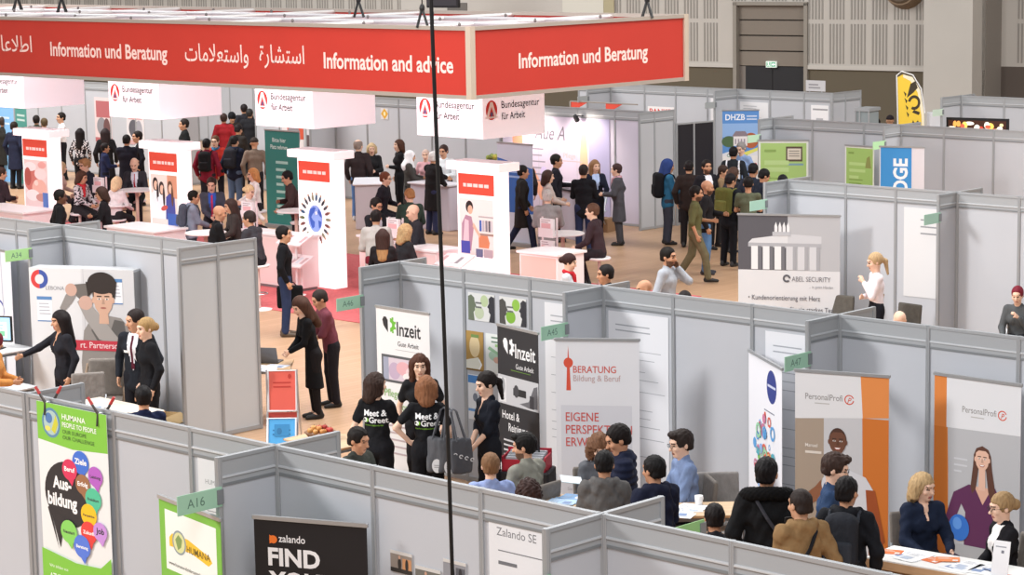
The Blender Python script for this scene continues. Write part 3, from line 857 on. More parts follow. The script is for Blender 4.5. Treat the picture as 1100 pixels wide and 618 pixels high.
cross('far cross partition behind the house poster', 35.4, [43.75, 44.6])
cross('far cross partition left of the red and white pennants', 39.45, [43.75, 44.6])
row('far partition run behind the wall screen beside the pillar', 45.4, [29.6, 28.5, 27.4, 26.3, 25.2])
cross('far end partition beside the pillar with a pale green tag', 29.65, [44.65, 45.4, 45.95])
row('background partition run left behind the information booth', X38, [66, 64.9, 63.8, 62.7, 61.6, 60.5, 59.4, 58.3, 57.2, 56.1])
row('background partition run left of the dark queue of visitors', X38, [56.0, 54.9, 53.8, 52.7, 51.6, 50.5, 49.4, 48.4, 47.93])
row('background partition run behind the teal banner', X38, [45.6, 44.7, 43.7, 42.7])
row('background partition run with small yellow logos on its header', X38, [42.6, 41.5, 40.4, 39.3, 38.2, 37.1])
cross('background cross partition far left of the dark queue', 56.05, [37.2, X38, 38.9])
cross('background cross partition beside the red jacket of the queue', 47.88, [37.7, X38])
row('distant partition run seen through the gap behind the dark queue', 46.5, [60, 58.9, 57.8, 56.7, 55.6, 54.5, 53.4])
cross('background cross partition behind the woman with the brown bob', 42.65, [37.4, X38, 38.9])
row('lit partition run with spotlights and handwritten lettering', X38, [37.0, 35.9, 34.75, 33.65, 32.58], pcol='c9c3d2')
cross('grey end partition beside the folding chair and black panels', 32.55, [37.72, X38, 38.83], pcol='b9bbbf')
partition('black partition pair beside the grey end wall', (38.87, 32.5), (39.95, 32.35), [0, .5, 1.08], h=2.2, beam=False, pcol='1d1b22')
# small glass cabinet beyond the far row
a, b = 43.06, 30.85
a2, b2 = 43.10, 30.52
t = thing('display_cabinet', 'small glass display cabinet left of the yellow flag', 'cabinet', (a, b, 0), math.atan2(b2-b, a2-a))
w_ = math.hypot(a2-a, b2-b)
gl = mat('8f999c', .1); mb = MB(); mb.box(.02, .02, .1, w_-.02, .5, 2.26); mb.build('glass_body', gl, t)
mb = MB()
for x in (0, w_*.32, w_):
    mb.box(x-.015, 0, 0, x+.015, .03, 2.3)
mb.box(-.02, -.005, 2.25, w_+.02, .52, 2.32); mb.box(0, 0, 0, w_, .52, .1); mb.build('cabinet_frame', ALU, t)

# ------------------------------------------------------------------ number signs on the wall ends
def number_sign(label, px_, txt, col='9ec7ad', w=.40, hgt=.15, z=2.06, X=0, Y=0):
    t = thing('number_sign', label, 'sign', (X, Y, z), 0, 'booth number signs')
    mb = MB(); mb.box(-w, -.004, 0, .02, .004, hgt); mb.build('sign_card', mat(col, .5), t)
    p = Print((-w, -.004, 0), (1, 0, 0), (0, 0, 1)); p.text(txt, .09, .04, .10, '5c7a6c'); p.build(t, 'number')
    mb = MB(); mb.box(-.03, -.012, .02, .03, .012, hgt-.02); mb.build('clip', ALUD, t)
number_sign('pale green number sign at the corner of the black roll-up booth', 0, 'A16', X=10.88, Y=13.55, z=2.13)
number_sign('green number sign at the lower edge beside the pinned photos', 0, 'A14', X=10.90, Y=10.22, z=2.05, col='86b08c')
number_sign('green number sign on the end wall beside the red carpet', 0, 'A46', X=18.41, Y=20.17, z=2.03)
number_sign('green number sign above the black recruitment roll-up', 0, 'A45', X=18.43, Y=16.96, z=2.03)
number_sign('green number sign above the white roll-up with the blue dot', 0, 'A47', X=18.53, Y=13.81, z=2.05)
number_sign('bright green number sign above the ring logo at the left', 0, 'A34', X=18.18, Y=26.47, z=2.1, col='a8d78f')
number_sign('pale green number sign over the monument banner', 0, '', X=28.37, Y=21.96, z=2.1, col='b5dcc6')
number_sign('pale green number sign right of the lettered sheet', 0, '', X=28.48, Y=18.92, z=2.1, col='9fc4b3')
number_sign('pale number sign above the wide green banner', 0, '', X=37.73, Y=29.36, z=2.05, col='bfe0c0')
number_sign('bright green number sign left of the blue lettering banner', 0, '', X=37.63, Y=26.26, z=2.08, col='b6e3ae')
number_sign('faint green number sign beside the concrete pillar', 0, '', X=44.63, Y=29.6, z=2.1, col='c9ddcd')
number_sign('small grey number sign on the far wall left of the pennants', 0, '', X=43.73, Y=39.4, z=2.1, col='a9adad')
number_sign('small grey number sign on the far wall left of the house poster', 0, '', X=43.73, Y=35.35, z=2.1, col='a9adad')
a, b = 12.78, 10.83
number_sign('green number sign behind the navy hooded man at the bottom', 0, 'A2', X=12.45, Y=10.2, z=2.12, col='8fbf7d', w=.36)
number_sign('grey green number sign in front of the seated dark haired man', 0, '', X=11.86, Y=12.62, z=2.10, col='8fb39c', w=.36)
# sign card standing on the far end wall
t = thing('wall_top_sign', 'small grey sign standing on the far end wall left of the flag', 'sign', (44.6, 33.35, 2.5), 0)
mb = MB(); mb.box(-.01, -.55, .02, .01, .0, .27); mb.build('sign_card', mat('c3c3c6', .5), t)
p = Print((-.01, 0, .02), (0, -1, 0), (0, 0, 1)); p.lines(.08, .5, .17, 2, .07, .035, '8f8f93', 3); p.build(t, 'faint_lettering')
mb = MB(); mb.cyl((0, -.1, -.002), (0, -.1, .03), .012); mb.cyl((0, -.45, -.002), (0, -.45, .03), .012); mb.build('foot', ALU, t)

# printed information sheets fixed on the panels (flat paper)
def sheet(label, X, y0, y1, z0, z1, draw=None, col='e4e5e8', off=.010, name='wall_sheet', cat='sheet', group=None):
    t = thing(name, label, cat, (X-off, y0, z0), 0, group)
    w = y0-y1; h = z1-z0
    mb = MB(); mb.box(-.002, -w, 0, .001, 0, h); mb.build('paper', mat(col, .6), t)
    if draw:
        p = Print((-.002, 0, 0), (0, -1, 0), (0, 0, 1)); draw(p, w, h); p.build(t)
    return t
def para(seed, c='a4a7ad', top=.93, title=True):
    def f(p, w, h):
        if title: p.lines(w*.12, w*.75, h*top, 2, .06, .014, c, seed)
        v = h*top-.28
        r = random.Random(seed)
        while v > h*.15:
            p.rect(w*.12, v, w*r.uniform(.6, .95), v+.007, c); v -= r.choice((.09, .13, .2))
    return f
sheet('white lettered sheet on the panel beside corner A16', XF, 14.52, 14.08, .8, 2.27, lambda p, w, h: (p.text('HUMANA', .09, h-.20, .055, '8d8f94'), p.rect(.1, h-.42, w-.02, h-.412, '9a9ca0')), 'd9dadd')
def zsheet(p, w, h):
    p.text('Zalando SE', w*.12, h-.09, .085, '6c6e73'); p.rect(w*.14, h-.20, w*.95, h-.192, '74767b')
    p.lines(w*.14, w*.6, h-.27, 1, .1, .025, '6c6e73', 1); p.lines(w*.42, w*.95, h-.36, 6, .09, .014, '9a9ca1', 2)
sheet('white exhibitor sheet with printed title left of the bottom centre cross wall', XF, 11.30, 10.66, .6, 2.28, zsheet, 'dcdde0')
sheet('lettered sheet behind the right edge of the black recruitment roll-up', XM, 17.85, 17.1, .3, 2.24, para(5), 'dfe0e3')
sheet('lettered sheet above the tower logo banner', XM, 16.9, 16.05, .3, 2.24, para(6), 'dfe0e4')
sheet('lettered sheet behind the white blue dot roll-up', XM, 14.75, 13.92, .3, 2.24, para(7), 'e0e1e5')
sheet('lettered sheet on the panel right of the man poster', XL, 23.9, 23.36, .4, 2.24, para(8, title=False), 'd5d8de')
sheet('white lettered sheet right of the monument banner', X29, 19.85, 19.02, .9, 2.22, lambda p, w, h: p.lines(w*.35, w*.85, h-.16, 3, .1, .022, '8d9095', 3), 'd5d6d8')
sheet('lettered sheet at the right edge on the far pink wall', X38, 22.9, 22.14, .9, 2.2, lambda p, w, h: (p.lines(w*.3, w*.95, h-.15, 4, .1, .03, '9a9ca2', 4), p.rect(w*.75, .42, w, .88, 'c43a4a')), 'dcd9dd')
sheet('lettered sheet on the far wall left of the sign on the wall top', 44.6, 35.3, 34.45, .9, 2.2, para(9), 'dfe0e2')
sheet('hanging white sheet on the far wall below the small sign', 44.6, 33.2, 32.7, .9, 2.2, lambda p, w, h: (p.rect(.05, h-.12, w-.02, h-.08, '9a9a9e'), p.lines(w*.3, w*.7, h-.3, 4, .18, .05, 'b3b4b8', 2)), 'e6e6e8')
sheet('red lettered sign on the far wall above the black panels', 44.6, 38.2, 37.35, 1.55, 1.98, lambda p, w, h: (p.fit('PANKE', .06, w-.1, h*.55, .20, 'd0453c', .02), p.fit('LUECK', .06, w-.16, h*.1, .20, 'd98d84', .01)), 'e9e6e6', name='wall_sign', cat='sign')
sheet('white lettered panel left of the house poster', 44.6, 36.2, 35.5, .4, 2.25, para(12), 'dfdfe2')
# pennants on a rod
t = thing('pennant_rod', 'thin rod carrying two small red pennants before the far wall', 'pennants', (43.4, 39.7, 2.12), 0)
mb = MB(); mb.tube([(0, 0, 0), (0, -2.2, .0)], .018, 6); mb.box(-.02, -.02, -2.12, .02, .02, 0); mb.build('rod', mat('9a938c', .5), t)
for k in (0, 1):
    mb = MB(); y = -.02-k*1.15; mb.add([(-.004, y, -.01), (-.004, y, -.27), (-.004, y-.55, -.01), (.004, y, -.01), (.004, y, -.27), (.004, y-.55, -.01)], [(0, 1, 2), (5, 4, 3), (0, 2, 5, 3), (1, 0, 3, 4), (2, 1, 4, 5)])
    mb.build('pennant', mat('d9503f', .7), t)

# ------------------------------------------------------------------ information booth: lit columns, cubes, canopy
LITW = mat('fff4f5', .5, 0, 'lit', .75)
LITC = mat('fff6f8', .5, 0, 'lit', .40)
LACQ = mat('f3eff0', .35)
def light_column(label, x0, y0, art):
    t = thing('light_column', label, 'light column', (x0+.09, y0+.14, 0), 0, 'lit poster columns')
    mb = MB(); mb.rbox(0, 0, .02, .30, .95, 2.36, .02); mb.build('column_body', LITW, t)
    mb = MB(); mb.use(LITC); mb.rbox(-.09, -.14, 2.36, .42, 1.12, 2.5, .02); mb.use(mat('d9d3d5', .6)); mb.box(-.02, -.05, 2.5, .35, 1.03, 2.512)
    mb.build('cap', None, t)
    mb = MB()
    for y in (.3, .5, .7): mb.cyl((-.03, y, 2.33), (-.03, y, 2.365), .03, .035, 10)
    mb.build('downlight', mat('fff0d8', .4, 0, 'lit', 2.0), t)
    mb = MB(); mb.box(-.012, .055, .93, .0, .90, 2.31); mb.build('poster_board', mat('f6f2f2', .4, 0, 'lit', .35), t)
    p = Print((-.012, .90, .80), (0, -1, 0), (0, 0, 1), emit=.12); p.U *= 1.17; p.V *= 1.17
    p.rect(0, .98, .72, 1.28, 'e2503f')
    r = random.Random(y0); u = .10
    while u < .60:
        w_ = r.uniform(.05, .13); p.rect(u, 1.09, min(u+w_, .64), 1.14, 'f6d8d4'); u += w_+.02
    art(p); p.build(t, 'lit_poster')
    return t
def art_hands(p):
    p.rect(.02, .10, .70, .92, 'ead0cf'); p.ell(.25, .55, .24, .20, 'c9736a'); p.ell(.45, .42, .22, .17, 'e9b2a4'); p.ell(.5, .68, .18, .10, 'f4dada'); p.ell(.2, .80, .18, .08, 'f3e4e6'); p.ell(.55, .84, .12, .06, 'e7a7a2')
    p.ell(.36, .52, .06, .05, 'f0d2ca'); p.ell(.25, .3, .2, .10, 'f4e3e2'); p.ell(.5, .27, .16, .07, 'c98f86'); p.rect(.54, .08, .70, .36, '5b7ac0'); p.ell(.12, .62, .1, .16, 'b0564e')
def art_group(p):
    p.rect(.02, .10, .70, .92, 'f3dfd8'); p.rect(.45, .55, .70, .92, 'd99a7e')
    for u, v, c, hcol in ((.14, .60, 'f4f2f5', '2c2426'), (.30, .54, 'efeef3', '3a2c2c'), (.52, .56, '4a4f9a', '6a4634')):
        p.poly([(u-.13, .20), (u-.11, v), (u, v+.08), (u+.11, v), (u+.13, .20)], c); p.ell(u, v+.16, .07, .11, hcol); p.ell(u+.01, v+.14, .05, .075, 'e8bfa8'); p.ell(u+.055, v+.02, .03, .16, hcol)
    p.rect(.44, .08, .70, .30, '3f63b4'); p.ell(.36, .38, .09, .04, 'c7564e', rot=.3)
def art_world(p):
    c = (.36, .40); p.ell(c[0], c[1], .165, .21, '8fa6e6')
    p.poly([(.22, .44), (.25, .54), (.33, .58), (.38, .57), (.34, .50), (.30, .46), (.27, .42), (.30, .38), (.35, .35), (.34, .27), (.29, .24), (.25, .31)], '3c5fbe'); p.poly([(.44, .56), (.50, .50), (.52, .42), (.47, .44), (.42, .50)], '3c5fbe'); p.poly([(.43, .38), (.50, .36), (.48, .27), (.44, .26)], '3c5fbe'); p.poly([(.36, .50), (.40, .52), (.41, .47), (.37, .46)], 'eef0f8')
    r = random.Random(4)
    for k in range(22):
        a = 2*math.pi*k/22; u = c[0]+.29*math.cos(a); v = c[1]+.33*math.sin(a)
        cc = r.choice(('4a4a52', '8a8a70', '7a4a4a', '3a5a7a', '5a6040', '33333a'))
        p.ell(u, v, .024, .055, cc, 10, a-math.pi/2); p.ell(u+.055*math.cos(a), v+.06*math.sin(a), .017, .019, 'b08a72', 10)
def art_kitchen(p):
    p.rect(.02, .10, .70, .92, 'efe6e4'); p.poly([(.05, .16), (.06, .55), (.14, .68), (.26, .66), (.30, .50), (.24, .16)], 'b58aa0'); p.poly([(.08, .3), (.12, .62), (.2, .6), (.2, .3)], 'e7c8d2')
    p.ell(.22, .80, .075, .09, '2a2224'); p.ell(.235, .76, .05, .065, 'e0b49c'); p.rect(.04, .12, .22, .30, '4d50b0'); p.rect(.40, .66, .70, .68, 'b9b0b4')
    for u, c in ((.44, '3a62b8'), (.50, 'c2bcc4'), (.56, '8a8490'), (.62, '5a5560'), (.66, 'd0ccd2')): p.rect(u-.022, .46, u+.022, .62, c)
    p.rect(.40, .40, .70, .43, 'a78'+'a80'); p.poly([(.40, .22), (.40, .40), (.58, .40), (.62, .30), (.60, .22)], 'd98a66'); p.rect(.34, .08, .48, .20, '6a6f92'); p.rect(.5, .08, .68, .20, 'b8a6b0'); p.poly([(.28, .52), (.42, .36), (.44, .40), (.30, .58)], 'e2bba4')
light_column('leftmost lit white column with a poster of hands', 27.88, 39.76, art_hands)
light_column('second lit white column from the left with a poster of a group of people', 27.53, 35.10, art_group)
light_column('third lit white column with a globe ringed by small figures', 27.98, 31.31, art_world)
light_column('rightmost lit white column with a poster of a person at a workbench', 28.07, 27.31, art_kitchen)

def logo_cube(label, x0, y0, two=False):
    t = thing('logo_cube', label, 'hanging cube', (x0, y0, 2.93), 0, 'hanging white logo cubes')
    mb = MB(); mb.rbox(0, 0, 0, 1.5, 1.58, 1.05, .015); mb.build('cube_body', mat('f8f2fa', .5, 0, 'lit', .42), t)
    def logo(p, u0, k=1.0):
        c_ = u0+.16*k
        p.ell(c_, .47, .14*k, .165, 'd8352f'); p.poly([(c_-.125*k, .36), (c_-.03*k, .605), (c_+.03*k, .605), (c_+.125*k, .36), (c_+.065*k, .36), (c_, .53), (c_-.065*k, .36)], 'f6f2f3'); p.ell(c_, .40, .032*k, .04, '6a5a8a'); p.rect(c_-.15*k, .335, c_+.15*k, .365, 'f6f2f3')
        p.fit('Bundesagentur', u0+.40*k, u0+1.34*k, .49, .17, '2c2428', .012); p.fit('für Arbeit', u0+.40*k, u0+.98*k, .30, .17, '2c2428', .012)
    p = Print((0, 1.58, 0), (0, -1, 0), (0, 0, 1)); logo(p, .05); p.build(t, 'logo_lettering')
    if two:
        p = Print((0, 0, 0), (1, 0, 0), (0, 0, 1)); logo(p, .05, .98); p.build(t, 'logo_lettering')
    mb = MB()
    for x, y in ((.1, .1), (1.4, .1), (1.4, 1.48), (.1, 1.48)): mb.cyl((x, y, 1.04), (x, y, 1.93), .008, n=6)
    mb.build('suspension_wires', STEEL, t)
logo_cube('hanging white cube cut by the left edge of the picture', 27.79, 40.43)
logo_cube('second hanging white cube from the left under the red canopy', 27.49, 35.6)
logo_cube('third hanging white cube left of the black cable', 27.66, 31.45)
logo_cube('rightmost hanging white cube behind the black cable with logos on two faces', 27.84, 27.43, True)

# red canopy
CX0, CY0, CX1, CY1, CZ0, CZ1 = 25.94, 25.80, 31.08, 46.5, 3.8, 4.86
t = thing('hanging_canopy', 'large red canopy frame with white lettering hanging over the information booth', 'canopy', (CX0, CY0, CZ0))
LX, LY, HH = CX1-CX0, CY1-CY0, CZ1-CZ0
RED = mat('bb3428', .55, 0, 'panel'); RAIL = mat('b3a99f', .45, .35)
for nm, b in (('front_fascia', (-.02, 0, 0, .02, LY, HH)), ('side_fascia', (0, -.02, 0, LX, .02, HH)), ('rear_fascia', (LX-.02, 0, 0, LX+.02, LY, HH)), ('left_fascia', (0, LY-.02, 0, LX, LY+.02, HH))):
    mb = MB(); mb.box(*b); mb.build(nm, RED, t)
mb = MB()
for z in (-.03, HH-.03):
    mb.box(-.05, -.05, z, .05, LY+.05, z+.06); mb.box(LX-.05, -.05, z, LX+.05, LY+.05, z+.06)
    mb.box(-.05, -.05, z, LX+.05, .05, z+.06); mb.box(-.05, LY-.05, z, LX+.05, LY+.05, z+.06)
mb.build('frame_rail', RAIL, t)
for x, y in ((0, 0), (LX, 0), (0, LY), (LX, LY)):
    mb = MB(); mb.box(x-.054, y-.054, -.034, x+.054, y+.054, HH+.034); mb.build('corner_post', mat('cdbfae', .45, .3), t)
mb = MB()
nx_, ny_ = 8, 30; vs = []; fs = []
for i in range(nx_+1):
    for j in range(ny_+1):
        x, y = LX*i/nx_, LY*j/ny_; vs.append((x, y, HH-.12-.05*abs(math.sin(math.pi*x/LX*2))*abs(math.sin(math.pi*y/3.4))))
for i in range(nx_):
    for j in range(ny_): a = i*(ny_+1)+j; fs.append((a, a+ny_+1, a+ny_+2, a+1))
mb.add(vs, fs); mb.add([(x, y, z-.01) for x, y, z in vs], [f[::-1] for f in fs]); mb.smooth = True
mb.build('roof_fabric', mat('b5a0a4', .7), t, True)
y = 1.6
while y < LY:
    mb = MB(); mb.cyl((0, y, HH-.02), (LX, y, HH-.02), .035, n=8); mb.build('roof_bar', mat('d5d2d0', .4, .3), t); y += 2.4
for x in (LX*.33, LX*.66):
    mb = MB(); mb.cyl((x, 0, HH-.01), (x, LY, HH-.01), .03, n=8); mb.build('roof_beam', mat('c9c9cc', .4, .3), t)
y = .9
while y < LY:
    for x in (.55, 2.3, 3.9):
        mb = MB(); mb.ell((x+(y*7 % 1)*.4, y, HH+.02), (.026, .026, .034), 8, 6); mb.build('clamp', mat('6b6463', .5), t)
    y += 2.1
for x, y in ((LX-.9, .05), (.05, 1.1), (LX*.55, 5.6), (LX*.5, 14.2), (LX*.6, 16.5), (.3, 19.5)):
    mb = MB(); top = (x, y, HH+.30)
    for dx, dy in ((-.12, 0), (.12, 0), (0, -.12), (0, .12)): mb.tube([(x+dx, y+dy, HH), top], .022, 6)
    mb.ell(top, (.045, .045, .07), 8, 6); mb.cyl(top, (x, y, HH+7), .012, n=6); mb.build('rigging_bridle', BLACK, t)
INK = 'f3d3cd'
FRONT = [13.04, 11.57, 10.98, 7.49, 6.99, 5.28, 4.99, 3.85, 3.37, .36]
for k, (wd, v_, sz, b_) in enumerate((('\uFE95\uFE8E\uFECB\uFEFC\uFEC3\uFE8D', .44, .42, .006), ('Information und Beratung', .39, .36, .022), ('\uFE95\uFE8E\uFEE3\uFEFC\uFECC\uFE98\uFEB3\uFE8D\uFEED', .40, .42, .006), ('\uFE93\uFEAD\uFE8E\uFEB8\uFE98\uFEB3\uFE8D', .42, .42, .006), ('Information and advice', .37, .36, .022))):
    p = Print((-.02, LY, 0), (0, -1, 0), (0, 0, 1), step=.003); p.fit(wd, LY-FRONT[2*k], LY-FRONT[2*k+1], v_, sz, INK, b_); p.build(t, 'lettering')
p = Print((0, -.02, 0), (1, 0, 0), (0, 0, 1), step=.003); p.fit('Information und Beratung', 1.05, LX-.98, .40, .33, 'f6d9d2', .022); p.build(t, 'lettering')
# added unseen lights inside the canopy, brightening the booth from above
for y in (28.5, 32.5, 36.5, 41):
    area('canopy_lamp', (27.1, y, 4.5), (27.4, y+.1, 0), 2.4, .5, 80, (1, .90, .90))

# white counters along the columns
def counter(label, x0, y0, x1, y1, h=1.0, col='f4eaea', front='f5dedc', name='info_counter'):
    t = thing(name, label, 'counter', (x0, y0, 0))
    w, d = x1-x0, y1-y0
    mb = MB(); mb.rbox(.02, .02, .06, w-.02, d-.02, h-.04, .015); mb.build('counter_body', mat(col, .45), t)
    mb = MB(); mb.rbox(-.02, -.02, h-.04, w+.02, d+.02, h, .012); mb.build('counter_top', LACQ, t)
    mb = MB(); mb.box(.012, .06, .10, .022, d-.06, h-.08); mb.build('front_panel', mat(front, .5), t)  # pink front colour stands in for red reflected from carpet and canopy
    mb = MB(); mb.box(.05, .05, 0, w-.05, d-.05, .06); mb.build('plinth', mat('8b8486', .6), t)
counter('white counter left of the globe column in front of the bar tables', 27.55, 31.75, 28.0, 33.6)
counter('white counter right of the globe column behind the end wall', 28.4, 30.45, 28.9, 31.2)
counter('white counter left of the workbench poster column', 27.7, 28.45, 28.3, 29.35)
counter('counter with a painted pink reflection right of the workbench poster column', 28.6, 26.5, 29.3, 27.42, front='f2c2b8')
counter('white counter in front of the group poster column', 26.7, 34.9, 27.48, 36.4, h=.95)
counter('white counter in front of the hands poster column', 27.0, 39.5, 27.8, 41.9, h=.95)
def lectern(label, x, y, h=1.0):
    t = thing('brochure_lectern', label, 'lectern', (x, y, 0), 0, 'sloped brochure lecterns')
    mb = MB(); mb.cyl((0, 0, .02), (0, 0, h), .022, n=10); mb.build('pole', LACQ, t)
    mb = MB(); mb.lathe([(.16, 0), (.16, .015), (.03, .03)], n=20); mb.build('base', LACQ, t)
    for z in (h*.62, h):
        mb = MB(); mb.add([(-.20, -.32, z-.06), (.14, -.32, z+.10), (.14, .32, z+.10), (-.20, .32, z-.06), (-.20, -.32, z-.085), (.14, -.32, z+.075), (.14, .32, z+.075), (-.20, .32, z-.085)], [(0, 1, 2, 3), (7, 6, 5, 4), (0, 4, 5, 1), (1, 5, 6, 2), (2, 6, 7, 3), (3, 7, 4, 0)])
        s_ = mb.build('sloped_shelf', mat('f2e4e6', .4), t)
        mb = MB(); r = random.Random(int(z*100))
        for k in range(5):
            a = -.24+k*.12; mb.use(mat(r.choice(('d9dbe2', 'c9a9ac', '8f8a90', 'f4f4f4')), .5)); mb.add([(-.12, a-.04, z-.018), (.06, a-.04, z+.067), (.06, a+.04, z+.067), (-.12, a+.04, z-.018)], [(0, 1, 2, 3)])
        mb.build('brochures', None, t)
lectern('white lectern with two sloped shelves beside the globe column', 27.25, 31.55)
lectern('white lectern with brochures in front of the workbench poster column', 27.45, 27.75, .92)

# bar tables and stools
def bar_table(label, x, y, h=1.1, r=.38, col='f2eeee'):
    t = thing('bar_table', label, 'table', (x, y, 0), 0, 'round bar tables')
    mb = MB(); mb.smooth = False; mb.lathe([(r-.01, h-.035), (r, h-.025), (r, h-.008), (r-.01, h)], n=32); mb.build('table_top', mat(col, .4), t)
    mb = MB(); mb.cyl((0, 0, .02), (0, 0, h-.03), .035, n=14); mb.build('column', mat('d9b7a8', .4), t, True)
    mb = MB(); mb.lathe([(.26, 0), (.26, .012), (.05, .035)], n=28); mb.build('foot_plate', LACQ, t)
bar_table('round bar table in front of the seated bald man with the red tie', 30.2, 40.0)
bar_table('round bar table right of the brochure rack and the man in brown', 30.2, 27.85)
bar_table('bar table between the ginger person and the globe column', 29.7, 34.35)
bar_table('bar table under the bald man with the hand on his chin', 30.3, 32.3, 1.0)
bar_table('bar table at the far left edge behind the hands column', 30.55, 43.9)
bar_table('bar table between the print top woman and the black blazer', 28.75, 38.75, 1.0, .30)
bar_table('bar table behind the gesturing bald man', 27.0, 33.75, 1.0)
def stool(label, x, y, rz=0, h=.80):
    t = thing('bar_stool', label, 'stool', (x, y, 0), rz, 'white bar stools')
    mb = MB(); mb.lathe([(.10, h-.06), (.19, h-.045), (.205, h-.015), (.19, h), (.12, h-.01)], n=24); mb.build('seat', LACQ, t, True)
    mb = MB(); mb.cyl((0, 0, .02), (0, 0, h-.05), .028, n=12); mb.build('post', mat('e0c3bb', .35), t, True)
    mb = MB(); mb.lathe([(.22, 0), (.22, .012), (.05, .03)], n=24); mb.build('base', LACQ, t)
    mb = MB(); mb.tube([(.15*math.cos(a*math.pi/8), .15*math.sin(a*math.pi/8), .28) for a in range(17)], .010, 6); mb.cyl((0, 0, .28), (.15, 0, .28), .008, n=6); mb.build('foot_ring', STEEL, t)
    return t
# acrylic brochure racks
def rack(label, x, y, h=1.45, w=.34):
    t = thing('brochure_rack', label, 'brochure rack', (x, y, 0), 0, 'acrylic brochure racks')
    mb = MB()
    for s_ in (-w/2, w/2): mb.box(-.012, s_-.012, 0, .012, s_+.012, h)
    mb.box(-.2, -w/2-.02, 0, .2, w/2+.02, .02); mb.build('rack_frame', mat('f1dfe2', .3), t)
    z = .35
    while z < h-.2:
        mb = MB(); mb.box(-.10, -w/2, z, -.015, w/2, z+.03); mb.box(-.11, -w/2, z, -.10, w/2, z+.16); mb.build('pocket', mat('f4e7ea', .2), t)
        mb = MB(); mb.box(-.085, -w/2+.02, z+.03, -.03, w/2-.02, z+.32); mb.mats = []; o = mb.build('leaflet_stack', mat('f3eef0', .5), t)
        p = Print((-.085, w/2-.03, z+.04), (0, -1, 0), (0, 0, 1)); p.rect(.02, .04, w-.10, .20, 'eab7bb'); p.lines(.02, w-.1, .26, 2, .035, .012, 'a78f96', int(z*100)); p.build(o, 'leaflet_print')
        z += .38
rack('acrylic brochure rack in front of the grey haired man in light grey', 29.6, 27.6)
rack('acrylic brochure rack right of the blond curly person', 28.0, 29.75)
rack('acrylic brochure rack left of the seated bald man with the red tie', 29.3, 40.0)
rack('acrylic brochure rack left of the bar table by the globe column', 28.2, 33.9)

# ------------------------------------------------------------------ back row stands
def desk_counter(label, x, y, rz, w, d, h, body, top, name='reception_counter'):
    t = thing(name, label, 'counter', (x, y, 0), rz)
    mb = MB(); mb.rbox(-w/2, -d/2, 0, w/2, d/2, h-.04, .05); mb.build('counter_body', mat(body, .5), t)
    mb = MB(); mb.rbox(-w/2-.05, -d/2-.05, h-.04, w/2+.05, d/2+.05, h, .05); mb.build('counter_top', mat(top, .4), t)
desk_counter('pale counter with a dark top in front of the woman in the black blazer', 36.0, 32.15+.55, 1.2, 1.0, .5, 1.05, 'c4b9c6', '3c3236')
desk_counter('pale lilac counter between the white shirted man and the column', 35.45, 36.35, .0, .5, 1.2, 1.0, 'c9c3d0', 'd5d1d8')
desk_counter('pale counter with leaflets behind the reddish haired man', 34.9, 37.9, .8, 1.3, .6, 1.0, 'cfcad3', 'e8e6ec')
desk_counter('white and grey counter in front of the handwritten wall', 37.3, 34.0, 1.1, .9, .4, .95, 'd2ccd6', 'e6e2e8')
t = thing('flower_vase', 'small vase with yellow green flowers above the rightmost column', 'vase', (37.4, 36.6, 1.0))
mb = MB(); mb.lathe([(.05, 0), (.07, .08), (.05, .18), (.06, .22)], n=16); mb.build('vase', mat('c8c6cc', .3), t, True)
mb = MB(); r = random.Random(3)
for k in range(16): mb.use(mat(r.choice(('b9ac4a', '8f9a4c', 'd0c070', '6f8044')), .7)); mb.ell((r.uniform(-.13, .13), r.uniform(-.13, .13), .30+r.uniform(-.06, .12)), (.055, .055, .05), 8, 6)
o = mb.build('blossoms', None, t, True)
mb = MB(); mb.cyl((0, 0, .1), (0, 0, .3), .02); mb.build('stems', mat('5f7040', .7), t)
t = thing('display_plinth', 'grey plinth carrying the flower vase by the back wall', 'plinth', (37.4, 36.6, 0)); mb = MB(); mb.rbox(-.25, -.25, 0, .25, .25, .96, .02); mb.build('plinth_body', mat('bdb9c2', .6), t); mb = MB(); mb.rbox(-.28, -.28, .96, .28, .28, 1.0, .02); mb.build('plinth_top', mat('cfccd3', .5), t)
# wall spotlights of the handwritten wall
for k, y in enumerate((36.0, 34.55)):
    t = thing('spotlight', ('left' if k == 0 else 'right')+' black spotlight on the header of the handwritten wall', 'lamp', (38.16, y, 2.32), 0, 'spotlights of the lit wall')
    mb = MB(); mb.box(-.22, -.015, 0, 0, .015, .025); mb.build('arm', BLACK, t)
    mb = MB(); mb.cyl((-.26, 0, .03), (-.17, 0, -.09), .045, .06, 14); mb.build('lamp_head', BLACK, t)
    l = bpy.data.lights.new('spot_lamp', 'SPOT'); l.energy = 95; l.spot_size = 1.9; l.spot_blend = .7; l.color = (1, .86, .76); l.shadow_soft_size = .08
    o = bpy.data.objects.new('spot_lamp', l); COL.objects.link(o); o.location = (37.45, y, 2.22); o.rotation_euler = (Vector((38.2, y-.1, 1.7))-Vector((37.45, y, 2.22))).to_track_quat('-Z', 'Y').to_euler()
t = thing('wall_print', 'printed wall with handwritten lettering behind the man in the dark suit', 'poster', (38.19, 37.0, .1))
mb = MB(); mb.box(-.012, -3.2, 0, -.002, 0, 2.17); mb.build('print_panel', mat('c5bcd0', .6), t)
p = Print((-.012, 0, 0), (0, -1, 0), (0, 0, 1))
p.rect(0, 0, 3.2, 2.17, 'cabfd2'); p.rect(2.6, 0, 3.2, 2.17, 'a5a2c2')
